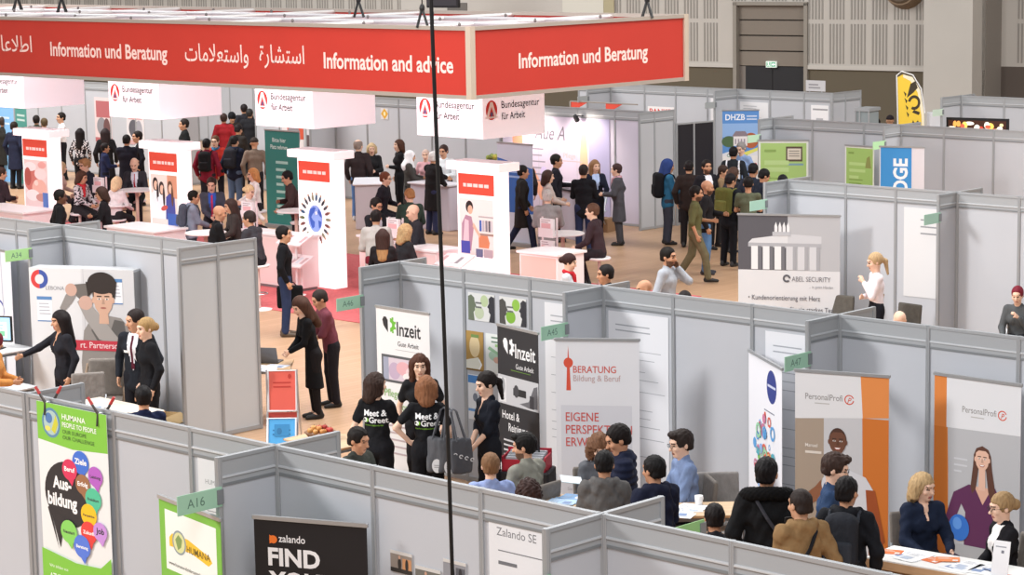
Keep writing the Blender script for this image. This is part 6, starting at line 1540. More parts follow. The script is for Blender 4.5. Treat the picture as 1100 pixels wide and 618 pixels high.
# hanging cable in the foreground
t = thing('hanging_cable', 'long black cable hanging in the foreground from top to bottom', 'cable', (10.46, 10.69, 0))
bx0, by0 = 10.46, 10.69
rt = Vector((math.sin(.76694), -math.cos(.76694), 0))
pts = []
for z in (0, 1, 2, 3, 3.55, 4, 4.5, 5, 5.5, 6, 6.5, 7.5, 9, 12): pts.append(rt*(-.0145*(z-3.55)-.003*math.sin(z*1.3))+Vector((0, 0, z)))
mb = MB(); mb.tube(pts, .0135, 10); mb.build('cable', mat('0c0c0e', .5), t, True)
mb = MB(); zc = 6.40; o_ = rt*(-.0145*(zc-3.55)); mb.cyl(o_+Vector((0, 0, zc)), o_+Vector((0, 0, zc+.35)), .018, n=10); mb.build('cable_sleeve', mat('1a1a1c', .5), t, True)
mb = MB(); mb.tube([o_+Vector((0, 0, zc+.06)), o_+rt*.03+Vector((0, 0, zc)), o_+rt*.055+Vector((0, 0, zc-.035))], .005, 6); mb.build('tie_end', BLACK, t)

# ------------------------------------------------------------------ the people
PEOPLE = []
def P_(*a):
    ex = a[11]; inf = person(*a); PEOPLE.append(inf)
    who = a[13]
    if 'bp' in ex:
        lab = {'1b1b1e': 'black backpack on the maroon jacket', '2b2c33': 'dark bag on the back of the navy hooded visitor in jeans', '4b4f5c': 'grey backpack on the boy in the denim jacket',
               '17171b': 'large black backpack on the visitor with the blue hood', '5b5a2c': 'olive green backpack in the crowd', '26282e': 'dark grey backpack on the man before the orange roll-up'}[ex['bp']]
        backpack(inf, ex['bp'], lab, {'5b5a2c': '6b6a38', '26282e': '33363d'}.get(ex['bp']), 1.15 if ex['bp'] in ('17171b', '5b5a2c') else 1.0)
    return inf
P_((35.22,52.24),1.760,'stand',0,0.592,'dd',('coat', '2b2a27'),('trousers', '1c1c1e'),('short', '3a2e28'),'o',(0,5),{},'crowd behind the information booth','person in a dark olive coat at the far left edge behind the lit column',63)
P_((34.78,51.08),1.720,'stand',2,0.243,'dd',('coat', '23283d'),('trousers', '1b1c22'),('short', '2a211c'),'o',(10,5),{},'crowd behind the information booth','person in a navy coat second from the left edge behind the lit column',62)
P_((27.91,41.54),1.720,'stool',8,-0.106,'th',('jacket', '33262b'),('trousers', '1b1a1d'),('short', '3b2a24'),'o',(-10,10),{},'','man in a dark maroon jacket at the left edge before the lit counter',50)
P_((36.34,52.35),1.728,'stand',0,0.941,'dd',('jacket', '3c4034'),('trousers', '26262a'),('short', '241d1a'),'o',(0,0),{},'crowd behind the information booth','dark haired person half hidden right above the leftmost lit column',64)
P_((36.11,51.68),1.698,'stand',0,1.290,'dd',('jacket', '4b4b30'),('trousers', '26262a'),('short', '5a4a35'),'o',(0,0),{},'crowd behind the information booth','person with brownish hair half hidden above the leftmost lit column',63)
P_((36.76,51.84),1.794,'stand',0,2.687,'hd',('shirt', 'e9e8ea'),('trousers', '1d1c20'),('short', '201a18'),'o',(15,0),{},'','man in a white shirt and black trousers behind the leftmost column',64)
P_((34.94,48.48),1.660,'stand',4,0.592,'dd',('blouse', '2b2729'),('trousers', '19181b'),('long', '1b1617'),'o',(0,0),{'F': 1, 'pattern': 'd9d3d6'},'','black haired woman in a black and white patterned top seen from behind',60)
P_((34.98,47.50),1.700,'stand',2,0.854,'dd',('coat', '1a191b'),('trousers', '19181b'),('long', '2b2122'),'o',(0,0),{'F': 1},'','long haired woman in a black coat seen from behind',59)
P_((33.81,45.94),1.500,'stand',3,-0.455,'dh',('jacket', '232a4a'),('trousers', '1b1c26'),('short', '211b1c'),'m',(0,0),{'child': 1},'','small person in a dark blue jacket in front of the black coated woman',57)
P_((33.51,44.69),1.780,'stand',2,0.680,'ff',('coat', '1d1d28'),('trousers', '17171c'),('short', '1b1818'),'o',(0,5),{},'','broad man in a navy black coat with his back turned',56)
P_((34.30,45.33),1.780,'stand',2,2.599,'dd',('suit', '1c1c24'),('trousers', '17171c'),('short', '231d1b'),'o',(10,0),{'open': 'e4e4e8'},'','man in a black suit facing left beside the broad man',57)
P_((30.67,40.67),1.740,'stool',10,3.874,'tt',('suit', '34343a'),('trousers', '232327'),('bald', ''),'p',(0,22),{'open': 'd7dbe6', 'tie': 'a8232f'},'','bald man in a dark suit and red tie reading at a round table',51)
P_((28.74,38.69),1.620,'stool',8,0.243,'tt',('blouse', 'ece4e6'),('trousers', '2a292c'),('bob', 'e2c79f'),'p',(0,10),{'F': 1},'','blonde person in white partly behind the acrylic brochure rack',48)
P_((29.96,42.30),1.620,'stool',6,-0.455,'td',('blouse', 'c9a9a0'),('trousers', '3a3438'),('long', 'c4a682'),'p',(0,5),{'F': 1},'','blonde long haired woman right beside the leftmost lit column',52)
P_((29.86,41.32),1.760,'stool',14,2.949,'tt',('suit', '2a2d38'),('trousers', '1f1f26'),('quiff', 'a67f58'),'p',(0,10),{},'','man with light brown hair in a navy suit seated at the counter',51)
P_((28.79,39.95),1.660,'stool',10,4.956,'tx',('blouse', 'dcd6da'),('trousers', '2b292c'),('bob', '4b3328'),'o',(10,10),{'F': 1, 'pattern': '2a2629', 'scarf': 'c9343c'},'','woman in a black and white print top with a red scarf',49)
P_((26.87,36.71),1.660,'stand',10,2.425,'to',('suit', '1d1c1f'),('trousers', '19191c'),('bob', '3b2a22'),'o',(0,10),{'F': 1, 'open': 'efe9e8'},'','woman in a black blazer facing left before the white counter',45)
P_((25.64,36.28),1.740,'stand',6,-0.455,'dd',('jacket', '17171a'),('trousers', '17171a'),('short', '15110f'),'d',(-10,5),{},'','dark skinned man in a black jacket near the front partition',44)
P_((36.77,46.68),1.840,'stand',0,2.512,'dd',('coat', '1c1e20'),('trousers', '141416'),('short', '2a2320'),'o',(10,0),{},'','tall man in a long black coat right of the second column',59)
P_((34.21,42.61),1.740,'stand',0,0.592,'dd',('jacket', '7d1f32'),('trousers', '27262c'),('short', '1b1719'),'m',(0,0),{'bp': '1b1b1e'},'','visitor in a maroon jacket wearing a black backpack',55)
P_((34.96,43.23),1.720,'stand',3,3.821,'hd',('jacket', 'c0392f'),('trousers', '22222a'),('short', '5b3f2c'),'p',(-10,5),{'scarf': '3a6c8e', 'glasses': 1},'','visitor in a bright red jacket with a blue scarf facing the camera',56)
P_((34.92,42.47),1.760,'stand',4,0.331,'dh',('jacket', '23283a'),('trousers', '5f7391'),('short', '211c1c'),'o',(0,10),{'hood': 1, 'bp': '2b2c33'},'','visitor in a navy hooded jacket and blue jeans with a dark shoulder bag',55)
P_((34.99,41.85),1.740,'stand',2,0.854,'dd',('sweat', '7c6c60'),('trousers', '232126'),('cap', '37302d'),'o',(0,0),{'belly': 1},'','man in a grey brown sweater and dark cap seen from behind',55)
P_((39.25,48.15),1.752,'stand',0,0.941,'dd',('jacket', 'a52a31'),('trousers', '2b2a30'),('short', '3b2b27'),'o',(0,0),{},'dark queue behind the red jackets','person in a red jacket at the left end of the dark queue',62)
P_((39.78,48.46),1.728,'stand',0,4.258,'dh',('jacket', '3b3430'),('trousers', '222226'),('beanie', '1b1b1e'),'o',(0,10),{},'dark queue behind the red jackets','person in a black beanie standing in the dark queue',63)
P_((41.48,50.01),1.780,'stand',0,1.116,'dd',('jacket', '2a2a30'),('trousers', '222226'),('short', '241d1e'),'o',(0,0),{},'dark queue behind the red jackets','tallest person at the back of the dark queue',65)
P_((40.80,48.95),1.740,'stand',0,0.592,'dd',('jacket', '232327'),('trousers', '1e1e22'),('short', '33302f'),'o',(0,0),{},'dark queue behind the red jackets','person in a grey black jacket at the right end of the dark queue',64)
P_((37.54,45.49),1.700,'stand',4,0.243,'dh',('jacket', '2f2c2a'),('trousers', '1f1f24'),('short', '1e191a'),'m',(0,15),{},'dark queue behind the red jackets','person in a dark jacket between the beanie and the navy hooded visitor',59)
P_((35.80,41.55),1.780,'stand',0,2.512,'hd',('suit', '1b1b22'),('trousers', '17171b'),('short', '2b2320'),'o',(0,5),{'open': 'cfd3df'},'','man in a black suit standing before the teal banner',55)
P_((31.16,37.36),1.660,'stool',6,2.687,'tt',('blouse', 'f2ece9'),('trousers', '2b282b'),('bob', 'c98c57'),'p',(0,5),{'F': 1},'','ginger haired person in white seated at the bar table',49)
P_((29.28,35.21),1.620,'stool',10,4.956,'tt',('blouse', 'efe9e6'),('trousers', '2b282b'),('bun', 'dcbf92'),'p',(0,15),{'F': 1},'','blonde person in white seated in front of the ginger haired one',46)
P_((30.61,35.64),1.720,'lean',16,2.599,'to',('jacket', '453634'),('trousers', '2c2b31'),('short', '191516'),'o',(0,15),{},'','man in a dark brown jacket bent reading over the bar table',47)
P_((28.93,35.93),1.760,'stool',12,3.996,'hx',('suit', '4a4f5c'),('trousers', '2b2c33'),('short', '3a2f2a'),'p',(-5,15),{'open': '3b62c0', 'tie': 'd2405c'},'','man in a grey suit with blue shirt and pink tie facing the camera',46)
P_((27.70,34.94),1.620,'stand',6,-0.629,'dx',('jacket', '7f8798'),('trousers', '3a3c46'),('short', '17130f'),'m',(0,5),{'hood': 1, 'bp': '4b4f5c', 'child': 1},'','boy in a grey denim jacket wearing a backpack',45)
P_((25.80,31.85),1.740,'stand',12,-0.542,'hx',('suit', '17171a'),('trousers', '19191c'),('bald', ''),'m',(0,8),{'open': 'e9e4e8', 'tie': 'c93a52'},'','bald man in a black suit gesturing with both hands',41)
P_((27.38,33.49),1.640,'stool',10,2.687,'th',('jacket', '3a3432'),('trousers', '232226'),('long', '3a2b27'),'o',(0,10),{'F': 1},'','long dark haired woman facing the gesturing bald man',43)
P_((25.76,31.02),1.760,'stool',14,1.814,'tt',('suit', '3b3a3f'),('trousers', '1c1b1f'),('short', '2e2523'),'o',(10,5),{},'','man in a charcoal suit on a white bar stool with his back turned',40)
P_((24.34,28.46),1.770,'stand',0,-0.717,'dd',('sweat', '121216'),('trousers', '2a3450'),('short', '181414'),'o',(0,0),{'glasses': 1, 'shoe': '4f4133'},'','man in a black sweater and glasses holding a black bag',37)
P_((35.42,38.79),1.812,'stand',0,0.505,'dd',('jacket', '33292a'),('jeans', '5d7fb4'),('bald_ring', '8c7d74'),'p',(-10,0),{'shoe': 'cfcdd0', 'belly': 1},'','balding man in a dark brown jacket and blue jeans',53)
P_((36.06,39.05),1.668,'stand',2,3.821,'hd',('sweat', '232326'),('trousers', '1d1d20'),('bob', 'c2a982'),'p',(10,5),{'F': 1, 'badge': 1},'','blonde woman in black with a badge facing the balding man',53)
P_((36.64,38.79),1.720,'stand',0,2.599,'fd',('suit', '1b1a1d'),('trousers', '17171a'),('bob', '4b3025'),'p',(10,0),{'F': 1},'','brown haired woman in black seen from the side behind the counter',53)
P_((35.52,37.23),1.638,'stand',4,5.392,'hx',('coat', '45423f'),('skirt', '232226'),('hijab', 'efeff1'),'o',(0,10),{'F': 1},'','woman in a white headscarf and grey coat',51)
P_((36.12,37.38),1.602,'stand',0,3.821,'hd',('blouse', 'd7a7ad'),('trousers', '4a3c40'),('short', 'cbb0a4'),'p',(0,5),{'F': 1},'','person in a pink top behind the woman with the headscarf',52)
P_((34.74,35.70),1.760,'stand',6,-0.106,'rx',('coat', '1c1a1c'),('jeans', '2a2f4a'),('short', 'd9d6d4'),'o',(10,5),{},'','white haired visitor in a long black coat leaning to the counter',50)
P_((35.92,36.61),1.760,'stand',4,3.647,'hx',('shirt', 'e4ebee'),('trousers', '2b2b30'),('short', '3a2a26'),'o',(-10,10),{},'','man in a white shirt behind the pale counter by the hanging cable',51)
P_((31.85,34.11),1.720,'stool',10,5.217,'hd',('sweat', '232027'),('trousers', '1e1c22'),('short', '6f3f2c'),'p',(0,5),{'glasses': 1},'','man with reddish hair and glasses in a dark top',47)
P_((30.08,31.58),1.720,'stool',16,0.941,'tt',('sweat', '33443c'),('trousers', '2a2a2e'),('short', 'a8794f'),'p',(20,15),{},'','person in a dark green sweater bending over the table',44)
P_((28.14,29.47),1.740,'stool',10,2.687,'nt',('suit', '2c2c32'),('trousers', '242428'),('bald', ''),'p',(-10,10),{},'','bald man in dark clothes resting his hand on his chin',41)
P_((28.44,30.72),1.740,'stool',8,4.781,'tt',('suit', '26272c'),('trousers', '232327'),('short', '211d1c'),'o',(0,15),{'glasses': 1, 'open': 'c8ccd6'},'','man with glasses in a dark suit facing the crouching grey jacket',42)
P_((26.90,29.07),1.760,'stand',18,0.767,'hh',('jacket', 'b5b1ad'),('trousers', '6e1f2c'),('short', '1d1717'),'o',(0,10),{},'','person in a pale grey jacket leaning forward with the back turned',40)
P_((25.90,27.84),1.660,'stool',4,0.680,'tt',('blouse', '211d20'),('trousers', '1e1c20'),('long', '3b2723'),'o',(0,0),{'F': 1, 'tips': 'a67d55'},'','woman with long brown hair with blond tips seen from behind',38)
P_((26.72,28.16),1.620,'stool',10,-0.106,'tt',('sweat', '2b2a2e'),('trousers', '242328'),('curly', 'b8986f'),'p',(0,10),{'F': 1},'','blond curly haired person seated at the small table',39)
P_((36.13,34.53),1.748,'stand',0,0.941,'dd',('coat', '2d2c31'),('trousers', '1f1f24'),('short', '8d8580'),'o',(0,0),{},'','grey haired visitor right behind the rightmost lit column',50)
P_((35.69,34.00),1.712,'stand',2,0.418,'dd',('coat', '2a2527'),('trousers', '1f1f24'),('cap', '1a191c'),'o',(0,0),{'scarf': 'b88458'},'','visitor in a black cap with a tan scarf behind the rightmost column',49)
P_((33.85,32.26),1.740,'walk',4,-0.629,'wd',('coat', '23201f'),('trousers', '252a42'),('short', '1b1616'),'m',(0,5),{},'','man in a dark open coat walking right of the rightmost lit column',47)
P_((30.83,28.79),1.740,'stand',4,0.680,'ht',('jacket', '8d8a8a'),('trousers', '6f6c70'),('short', 'b9b2ae'),'p',(0,5),{},'','grey haired man in a light grey jacket behind the brochure rack',42)
P_((33.96,31.68),1.660,'stand',2,-0.629,'ht',('sweat', 'b9aaa4'),('trousers', '17161a'),('bob', '3d2a26'),'p',(0,5),{'F': 1},'','dark haired woman in a beige sweater facing the counter',46)
P_((35.39,32.78),1.800,'stand',0,-0.804,'hd',('suit', '211f27'),('trousers', '1b1a20'),('short', '1d1817'),'m',(0,5),{},'','man in a dark suit in front of the handwritten wall',48)
P_((34.43,31.17),1.760,'stand',2,0.592,'hh',('suit', '17171c'),('jeans', '252d4a'),('short', '2b2322'),'o',(0,5),{},'','man in a black jacket and dark jeans with his back turned at the dark counter',46)
P_((35.72,32.02),1.700,'stand',0,4.083,'td',('suit', '1d2030'),('trousers', '1b1b22'),('long', '8a6647'),'p',(15,5),{'F': 1, 'open': 'aec1e4'},'','long haired woman in a black blazer behind the dark counter',48)
P_((35.70,31.43),1.660,'stand',4,2.163,'hk',('coat', '4c4b51'),('trousers', '48474c'),('short', '3f2b29'),'p',(0,5),{'F': 1, 'scarf': 'c99aa4', 'belly': 1},'','older woman in a grey coat and pink scarf with a hand on her hip',48)
P_((29.92,26.90),1.760,'stool',10,1.989,'tx',('suit', '3b2c31'),('trousers', '2a2328'),('short', '5b4032'),'p',(10,5),{},'','man in a brown suit sitting on a white bar stool',40)
P_((25.47,23.36),1.620,'stand',6,5.305,'hx',('blouse', 'c9cdd3'),('trousers', '2b2b30'),('bun', '35201f'),'p',(0,15),{'F': 1, 'scarf': 'b8252f'},'','woman with a red neckerchief behind the middle partition',35)
P_((24.38,21.69),1.720,'stand',4,2.512,'dd',('jacket', '1d1d21'),('trousers', '1d1d21'),('short', '1c1818'),'m',(0,5),{},'','dark haired man in black just showing behind the middle partition',33)
P_((23.96,20.62),1.660,'stand',8,2.512,'dd',('jacket', '3a3a40'),('trousers', '26262a'),('bald', ''),'m',(0,10),{},'','bald head just visible over the middle partition beside the man on the phone',32)
P_((25.96,21.87),1.780,'stand',2,5.043,'pd',('sweat', 'a9adb5'),('trousers', '2b2d38'),('short', '17120f'),'m',(-5,5),{'beard': 1},'','bearded man in a pale grey sweater holding a phone to his ear',34)
P_((23.52,19.54),1.660,'stand',6,0.418,'dd',('jacket', '232025'),('trousers', '1d1c20'),('short', '1f1919'),'o',(0,5),{},'','top of a dark haired head right of the man on the phone',31)
P_((36.44,30.68),1.714,'stand',2,-0.629,'dh',('jacket', '2e6587'),('trousers', '3b3d48'),('hood', '2d3f74'),'m',(0,10),{'bp': '17171b'},'','visitor in a blue hood and jacket with a large black backpack',48)
P_((36.38,30.10),1.732,'stand',3,0.592,'dd',('jacket', '2d2321'),('trousers', '1f1b1d'),('short', '1c1718'),'o',(0,10),{'belly': 1},'','broad man in a dark brown jacket seen from behind',47)
P_((32.75,26.93),1.760,'walk',2,5.392,'hd',('sweat', '5d5b3a'),('trousers', '6a624a'),('short', '1b1513'),'m',(0,5),{'rolled': 1, 'beard': 1, 'shoe': '232120'},'','bearded man in olive green shirt and khaki trousers',42)
P_((33.67,27.42),1.740,'stand',2,5.305,'hd',('jacket', '211f22'),('jeans', '5a7da6'),('bald', ''),'m',(0,5),{'beard': 1, 'shoe': '33343c'},'','bald bearded man in a black jacket and jeans',43)
P_((36.23,29.52),1.794,'stand',0,4.432,'dd',('suit', '1e1d23'),('trousers', '1c1b20'),('short', '1d1614'),'m',(-10,0),{'open': 'e6e4ea', 'beard': 1},'','man in a black blazer over a white shirt facing the crowd',47)
P_((34.78,27.76),1.748,'stand',6,0.069,'hd',('jacket', '1d1f25'),('trousers', '17171c'),('short', '1a1517'),'m',(-15,15),{'bp': '5b5a2c', 'shoe': '2b2a2c'},'','man in black wearing an olive green backpack',45)
P_((34.52,27.14),1.752,'stand',3,0.680,'hh',('tee', '5b5f4c'),('trousers', '3b3c40'),('short', '181415'),'m',(0,10),{},'','man in an olive grey t-shirt with his back turned',44)
P_((40.78,33.28),1.800,'stand',2,-0.804,'dd',('jacket', '161619'),('trousers', '161619'),('beanie', '8a6f24'),'m',(0,5),{},'','man in a mustard yellow beanie and black jacket',53)
P_((39.01,31.06),1.760,'stand',4,0.505,'dd',('jacket', '23262b'),('trousers', '1e1e22'),('short', '151112'),'m',(0,10),{'stripe': 'e8e8ee'},'','man in a black track jacket with white shoulder stripes',50)
P_((40.14,31.75),1.740,'stand',6,3.210,'dh',('shirt', '8fa9d4'),('trousers', '2b2f3c'),('short', '8f8a88'),'p',(0,20),{},'','older grey haired man in a light blue shirt',51)
P_((36.28,28.88),1.684,'stand',8,-0.280,'dh',('jacket', '33323a'),('trousers', '22222a'),('bob', '4b352c'),'o',(0,20),{'F': 1},'','brown haired person bending between the track jacket and olive backpack',46)
P_((36.18,28.32),1.794,'stand',6,0.243,'dh',('jacket', '262b38'),('trousers', '1e1e24'),('short', '161214'),'m',(0,20),{},'','dark haired person in a navy jacket behind the olive grey t-shirt',46)
P_((35.84,27.79),1.750,'stand',10,-0.455,'dh',('jacket', '1d2230'),('trousers', '1e1e24'),('short', '151214'),'m',(0,25),{},'','dark haired person bending at the end of the monument booth wall',45)
P_((35.55,27.12),1.700,'stand',4,0.243,'dd',('jacket', '22242a'),('trousers', '1e1e24'),('short', '17161a'),'m',(0,5),{},'','top of a dark head below the wide green banner',45)
P_((36.84,29.59),1.632,'stand',6,5.130,'hh',('jacket', '8a7156'),('trousers', '2a282a'),('short', '3b2b24'),'o',(0,15),{},'','person in a tan jacket squeezed between the blazer and track jacket',47)
P_((27.71,19.50),1.700,'stand',2,2.425,'nf',('blouse', 'ece3e8'),('trousers', '1d1d24'),('ponytail', 'b99b75'),'p',(0,12),{'F': 1},'','blonde woman with a ponytail in a pale pink blouse touching her chin',34)
P_((25.70,17.69),1.660,'sit',8,0.941,'tt',('jacket', '3b3b40'),('trousers', '242428'),('bald', ''),'p',(0,0),{},'','bald head showing over the right partition beside a dark chair',31)
P_((28.55,17.67),1.640,'sit',10,3.472,'nt',('suit', '55585a'),('trousers', '2b2b30'),('short', '7a2433'),'p',(0,10),{'F': 1},'','red haired woman in a grey blazer resting her chin on her hand',34)
P_((47.76,33.19),1.742,'stand',0,0.767,'dd',('jacket', '2a272a'),('trousers', '1e1e24'),('cap', '2a2326'),'o',(0,0),{},'','dark capped head showing left of the yellow flag',58)
P_((47.15,33.15),1.718,'stand',0,0.243,'dd',('jacket', '2a272a'),('trousers', '1e1e24'),('short', '1f1a1b'),'o',(0,0),{},'','dark head barely showing left of the capped one',58)
P_((17.35,24.69),1.680,'stand',2,2.949,'dr',('shirt', '232329'),('slim', '1b1b20'),('long', '1d1617'),'o',(-5,8),{'F': 1, 'badge': 1, 'vneck': 1},'','woman in a black shirt with a badge reaching out to shake hands',30)
P_((16.09,24.29),1.620,'stand',6,5.392,'hh',('jacket', 'c98a4c'),('trousers', '3a332e'),('beanie', '6b2430'),'m',(0,10),{},'','person in an ochre jacket and maroon beanie at the left edge',29)
P_((17.72,23.62),1.750,'stand',1,3.559,'dd',('suit', '20242b'),('trousers', '1b1c22'),('short', '2a2221'),'o',(-35,8),{'open': 'e8e8ee', 'tie': '55202f', 'badge': 1},'','man in a dark suit with a burgundy tie',30)
P_((17.48,23.09),1.730,'stand',2,2.774,'dd',('suit', '17171b'),('trousers', '17171b'),('bun', 'a08257'),'p',(10,5),{'F': 1, 'badge': 1},'','blonde woman with a bun in a black blazer',29)
P_((15.89,21.08),1.740,'sit',2,0.941,'tt',('shirt', '1c2340'),('trousers', '1c1d24'),('short', '141113'),'o',(0,0),{},'','dark haired man in a navy shirt sitting behind the front partition',26)
P_((20.18,23.32),1.660,'stand',16,2.687,'xx',('dress', '121215'),('tights', '1d1a1c'),('long', '4a3127'),'p',(15,25),{'F': 1},'','long haired woman in a black dress bending over the laptop table',31)
P_((20.87,23.71),1.620,'stand',14,2.687,'xx',('sweat', '6f3a45'),('trousers', '221f24'),('short', '2e2522'),'m',(0,20),{'rolled': 1},'','person in a maroon sweater behind the woman in the black dress',32)
P_((16.95,18.38),1.680,'stand',0,0.505,'dh',('tee', '17171a'),('trousers', '1b1b1f'),('bob', '33231d'),'p',(-40,5),{'F': 1, 'print': 1, 'rolled': 1},'','left woman of the two with white lettering on the back of a black t-shirt',25)
P_((17.17,17.84),1.680,'stand',0,0.732,'kd',('tee', '17171a'),('trousers', '18181c'),('bob', '80553a'),'p',(5,5),{'F': 1, 'print': 1},'','woman with lettered black t-shirt and a hand on her hip carrying grey bags',25)
P_((18.02,18.82),1.680,'stand',0,3.821,'dd',('tee', '1b1b1e'),('trousers', '1b1b1f'),('long', '4a2c20'),'p',(10,5),{'F': 1, 'vneck': 1, 'tips': '7d4d2e'},'','woman with very long reddish brown hair facing the camera',26)
P_((17.65,17.42),1.700,'stand',2,2.774,'cc',('shirt', '181b24'),('trousers', '191a20'),('ponytail', '1d1615'),'p',(0,12),{'F': 1, 'badge': 1, 'rolled': 1, 'vneck': 1},'','woman in a navy black shirt with a ponytail and clasped hands',25)
P_((16.00,17.64),1.700,'sit',6,4.956,'tt',('jacket', '3c3f3a'),('trousers', '2b2b2e'),('short', '1a1513'),'m',(0,12),{},'','dark haired young man looking down behind the front partition',24)
P_((16.13,15.88),1.650,'sit',0,0.854,'dd',('shirt', '8fa0cc'),('trousers', '2b2d3c'),('short', '7a5a40'),'p',(0,0),{'child': 1},'','child with short brown hair in a pale blue collar seen from behind',23)
P_((16.74,16.00),1.750,'sit',4,1.640,'tt',('sweat', '8a8a80'),('trousers', '33333a'),('quiff', '141110'),'o',(25,8),{'beard': 1},'','bearded man in a grey knitted sweater sitting sideways',23)
P_((15.71,14.97),1.580,'sit',4,0.854,'dd',('jacket', '4a3c3c'),('trousers', '2b2b2e'),('curly', '3a2926'),'o',(0,0),{'F': 1},'','curly brown head just above the front partition before the knitted sweater',22)
P_((17.42,15.60),1.660,'sit',10,4.083,'tt',('sweat', '5b5d62'),('trousers', '2b2b2e'),('curly', '6b4a35'),'p',(0,20),{'F': 1},'','curly haired woman looking down behind the tower logo banner visitors',23)
P_((15.74,14.04),1.648,'stand',6,0.680,'hh',('jacket', '5d5b5a'),('trousers', '2a2a2e'),('short', '131112'),'m',(0,10),{'hood': 1},'','black haired visitor in a grey jacket standing before the curly woman',21)
P_((16.23,14.30),1.774,'stand',4,2.425,'ox',('puffer', '1c2136'),('trousers', '1d1d24'),('short', '191312'),'m',(0,22),{'hood': 1},'','man in a navy padded jacket reading a brochure',22)
P_((15.75,13.46),1.684,'stand',4,1.290,'dh',('jacket', '191d30'),('trousers', '1b1c24'),('short', '121011'),'m',(10,5),{'hood': 1},'','black haired man in a navy hooded jacket seen from behind',21)
P_((17.75,14.81),1.780,'sit',6,2.512,'tt',('sweat', '7688ab'),('trousers', '2b2f3c'),('quiff', '2b221f'),'p',(10,8),{'glasses': 1},'','man with glasses in a blue grey sweater at the table with the cup',23)
P_((15.89,12.88),1.660,'sit',2,0.767,'dd',('jacket', '232227'),('trousers', '232227'),('short', '1b1515'),'m',(0,5),{},'','back of a dark head above the front partition below the white cup',20)
P_((15.88,12.29),1.814,'stand',2,0.680,'dd',('coat', '141416'),('trousers', '17171b'),('short', '151214'),'m',(-15,0),{'fur': 1},'','man in a black parka with a thick fur collar',20)
P_((15.45,11.61),1.718,'stand',4,1.116,'nd',('jacket', '8a6d4a'),('trousers', '2a2a30'),('buzz', '2a211e'),'o',(10,5),{'hood': 1},'','man in a khaki hooded jacket raising a hand with a dark strap',19)
P_((16.64,12.12),1.740,'stand',6,5.305,'hd',('sweat', '2f4363'),('trousers', '2a2f42'),('quiff', '3c2c26'),'p',(0,15),{'glasses': 1},'','man with glasses in a blue sweatshirt before the orange roll-up',21)
P_((16.04,11.56),1.722,'stand',4,0.418,'dd',('jacket', '16171c'),('trousers', '1a1a20'),('short', '151213'),'m',(-15,5),{'hood': 1, 'bp': '26282e'},'','black haired man in black wearing a dark grey backpack',20)
P_((17.99,12.10),1.680,'sit',4,4.170,'tt',('sweat', '1b2438'),('slim', '1a1c28'),('bob', 'b2956d'),'p',(25,8),{'F': 1, 'vneck': 1},'','blonde woman in a navy top seated at the flyer counter',22)
P_((17.79,11.14),1.680,'sit',4,2.512,'ts',('suit', '1a191d'),('trousers', '1a191d'),('bun', '9c7f5a'),'p',(0,8),{'F': 1, 'open': 'ece8e6', 'glasses': 1},'','woman with glasses and a blonde bun in a black blazer at the flyer counter',21)

# ------------------------------------------------------------------ things held or carried, seats under the sitters
BY = {i['label']: i for i in PEOPLE}
def find(s):
    return next(i for i in PEOPLE if s in i['label'])
def carry_bag(who, sd, label, col, w=.36, h=.30, d=.12, drop=.12, name='bag', cat='bag', handle=True):
    i = find(who); p = to_world(i, i['W'][sd]+i['hd'][sd]*.07); r = i['root'].rotation_euler.z
    t = thing(name, label, cat, (p.x, p.y, p.z), r)
    f = Field(.014); f.box((0, 0, -drop-h/2), (d/2, w/2, h/2), .04); v, q = f.mesh(); np_mesh('bag_body', v, q, [fab(col)], t)
    f = Field(.012); f.box((d/2*(1 if sd > 0 else -1), 0, -drop-h*.6), (.02, w*.38, h*.28), .018); v, q = f.mesh(); np_mesh('front_pocket', v, q, [fab(col)], t)
    mb = MB(); mb.tube([(0, -w*.25, -drop), (0, -w*.15, -.01), (0, w*.15, -.01), (0, w*.25, -drop)], .010, 8); mb.build('handle', fab(col), t)
    return t
carry_bag('holding a black bag', -1, 'black bag carried by the man in the black sweater', '141416', .42, .36, .16, .06)
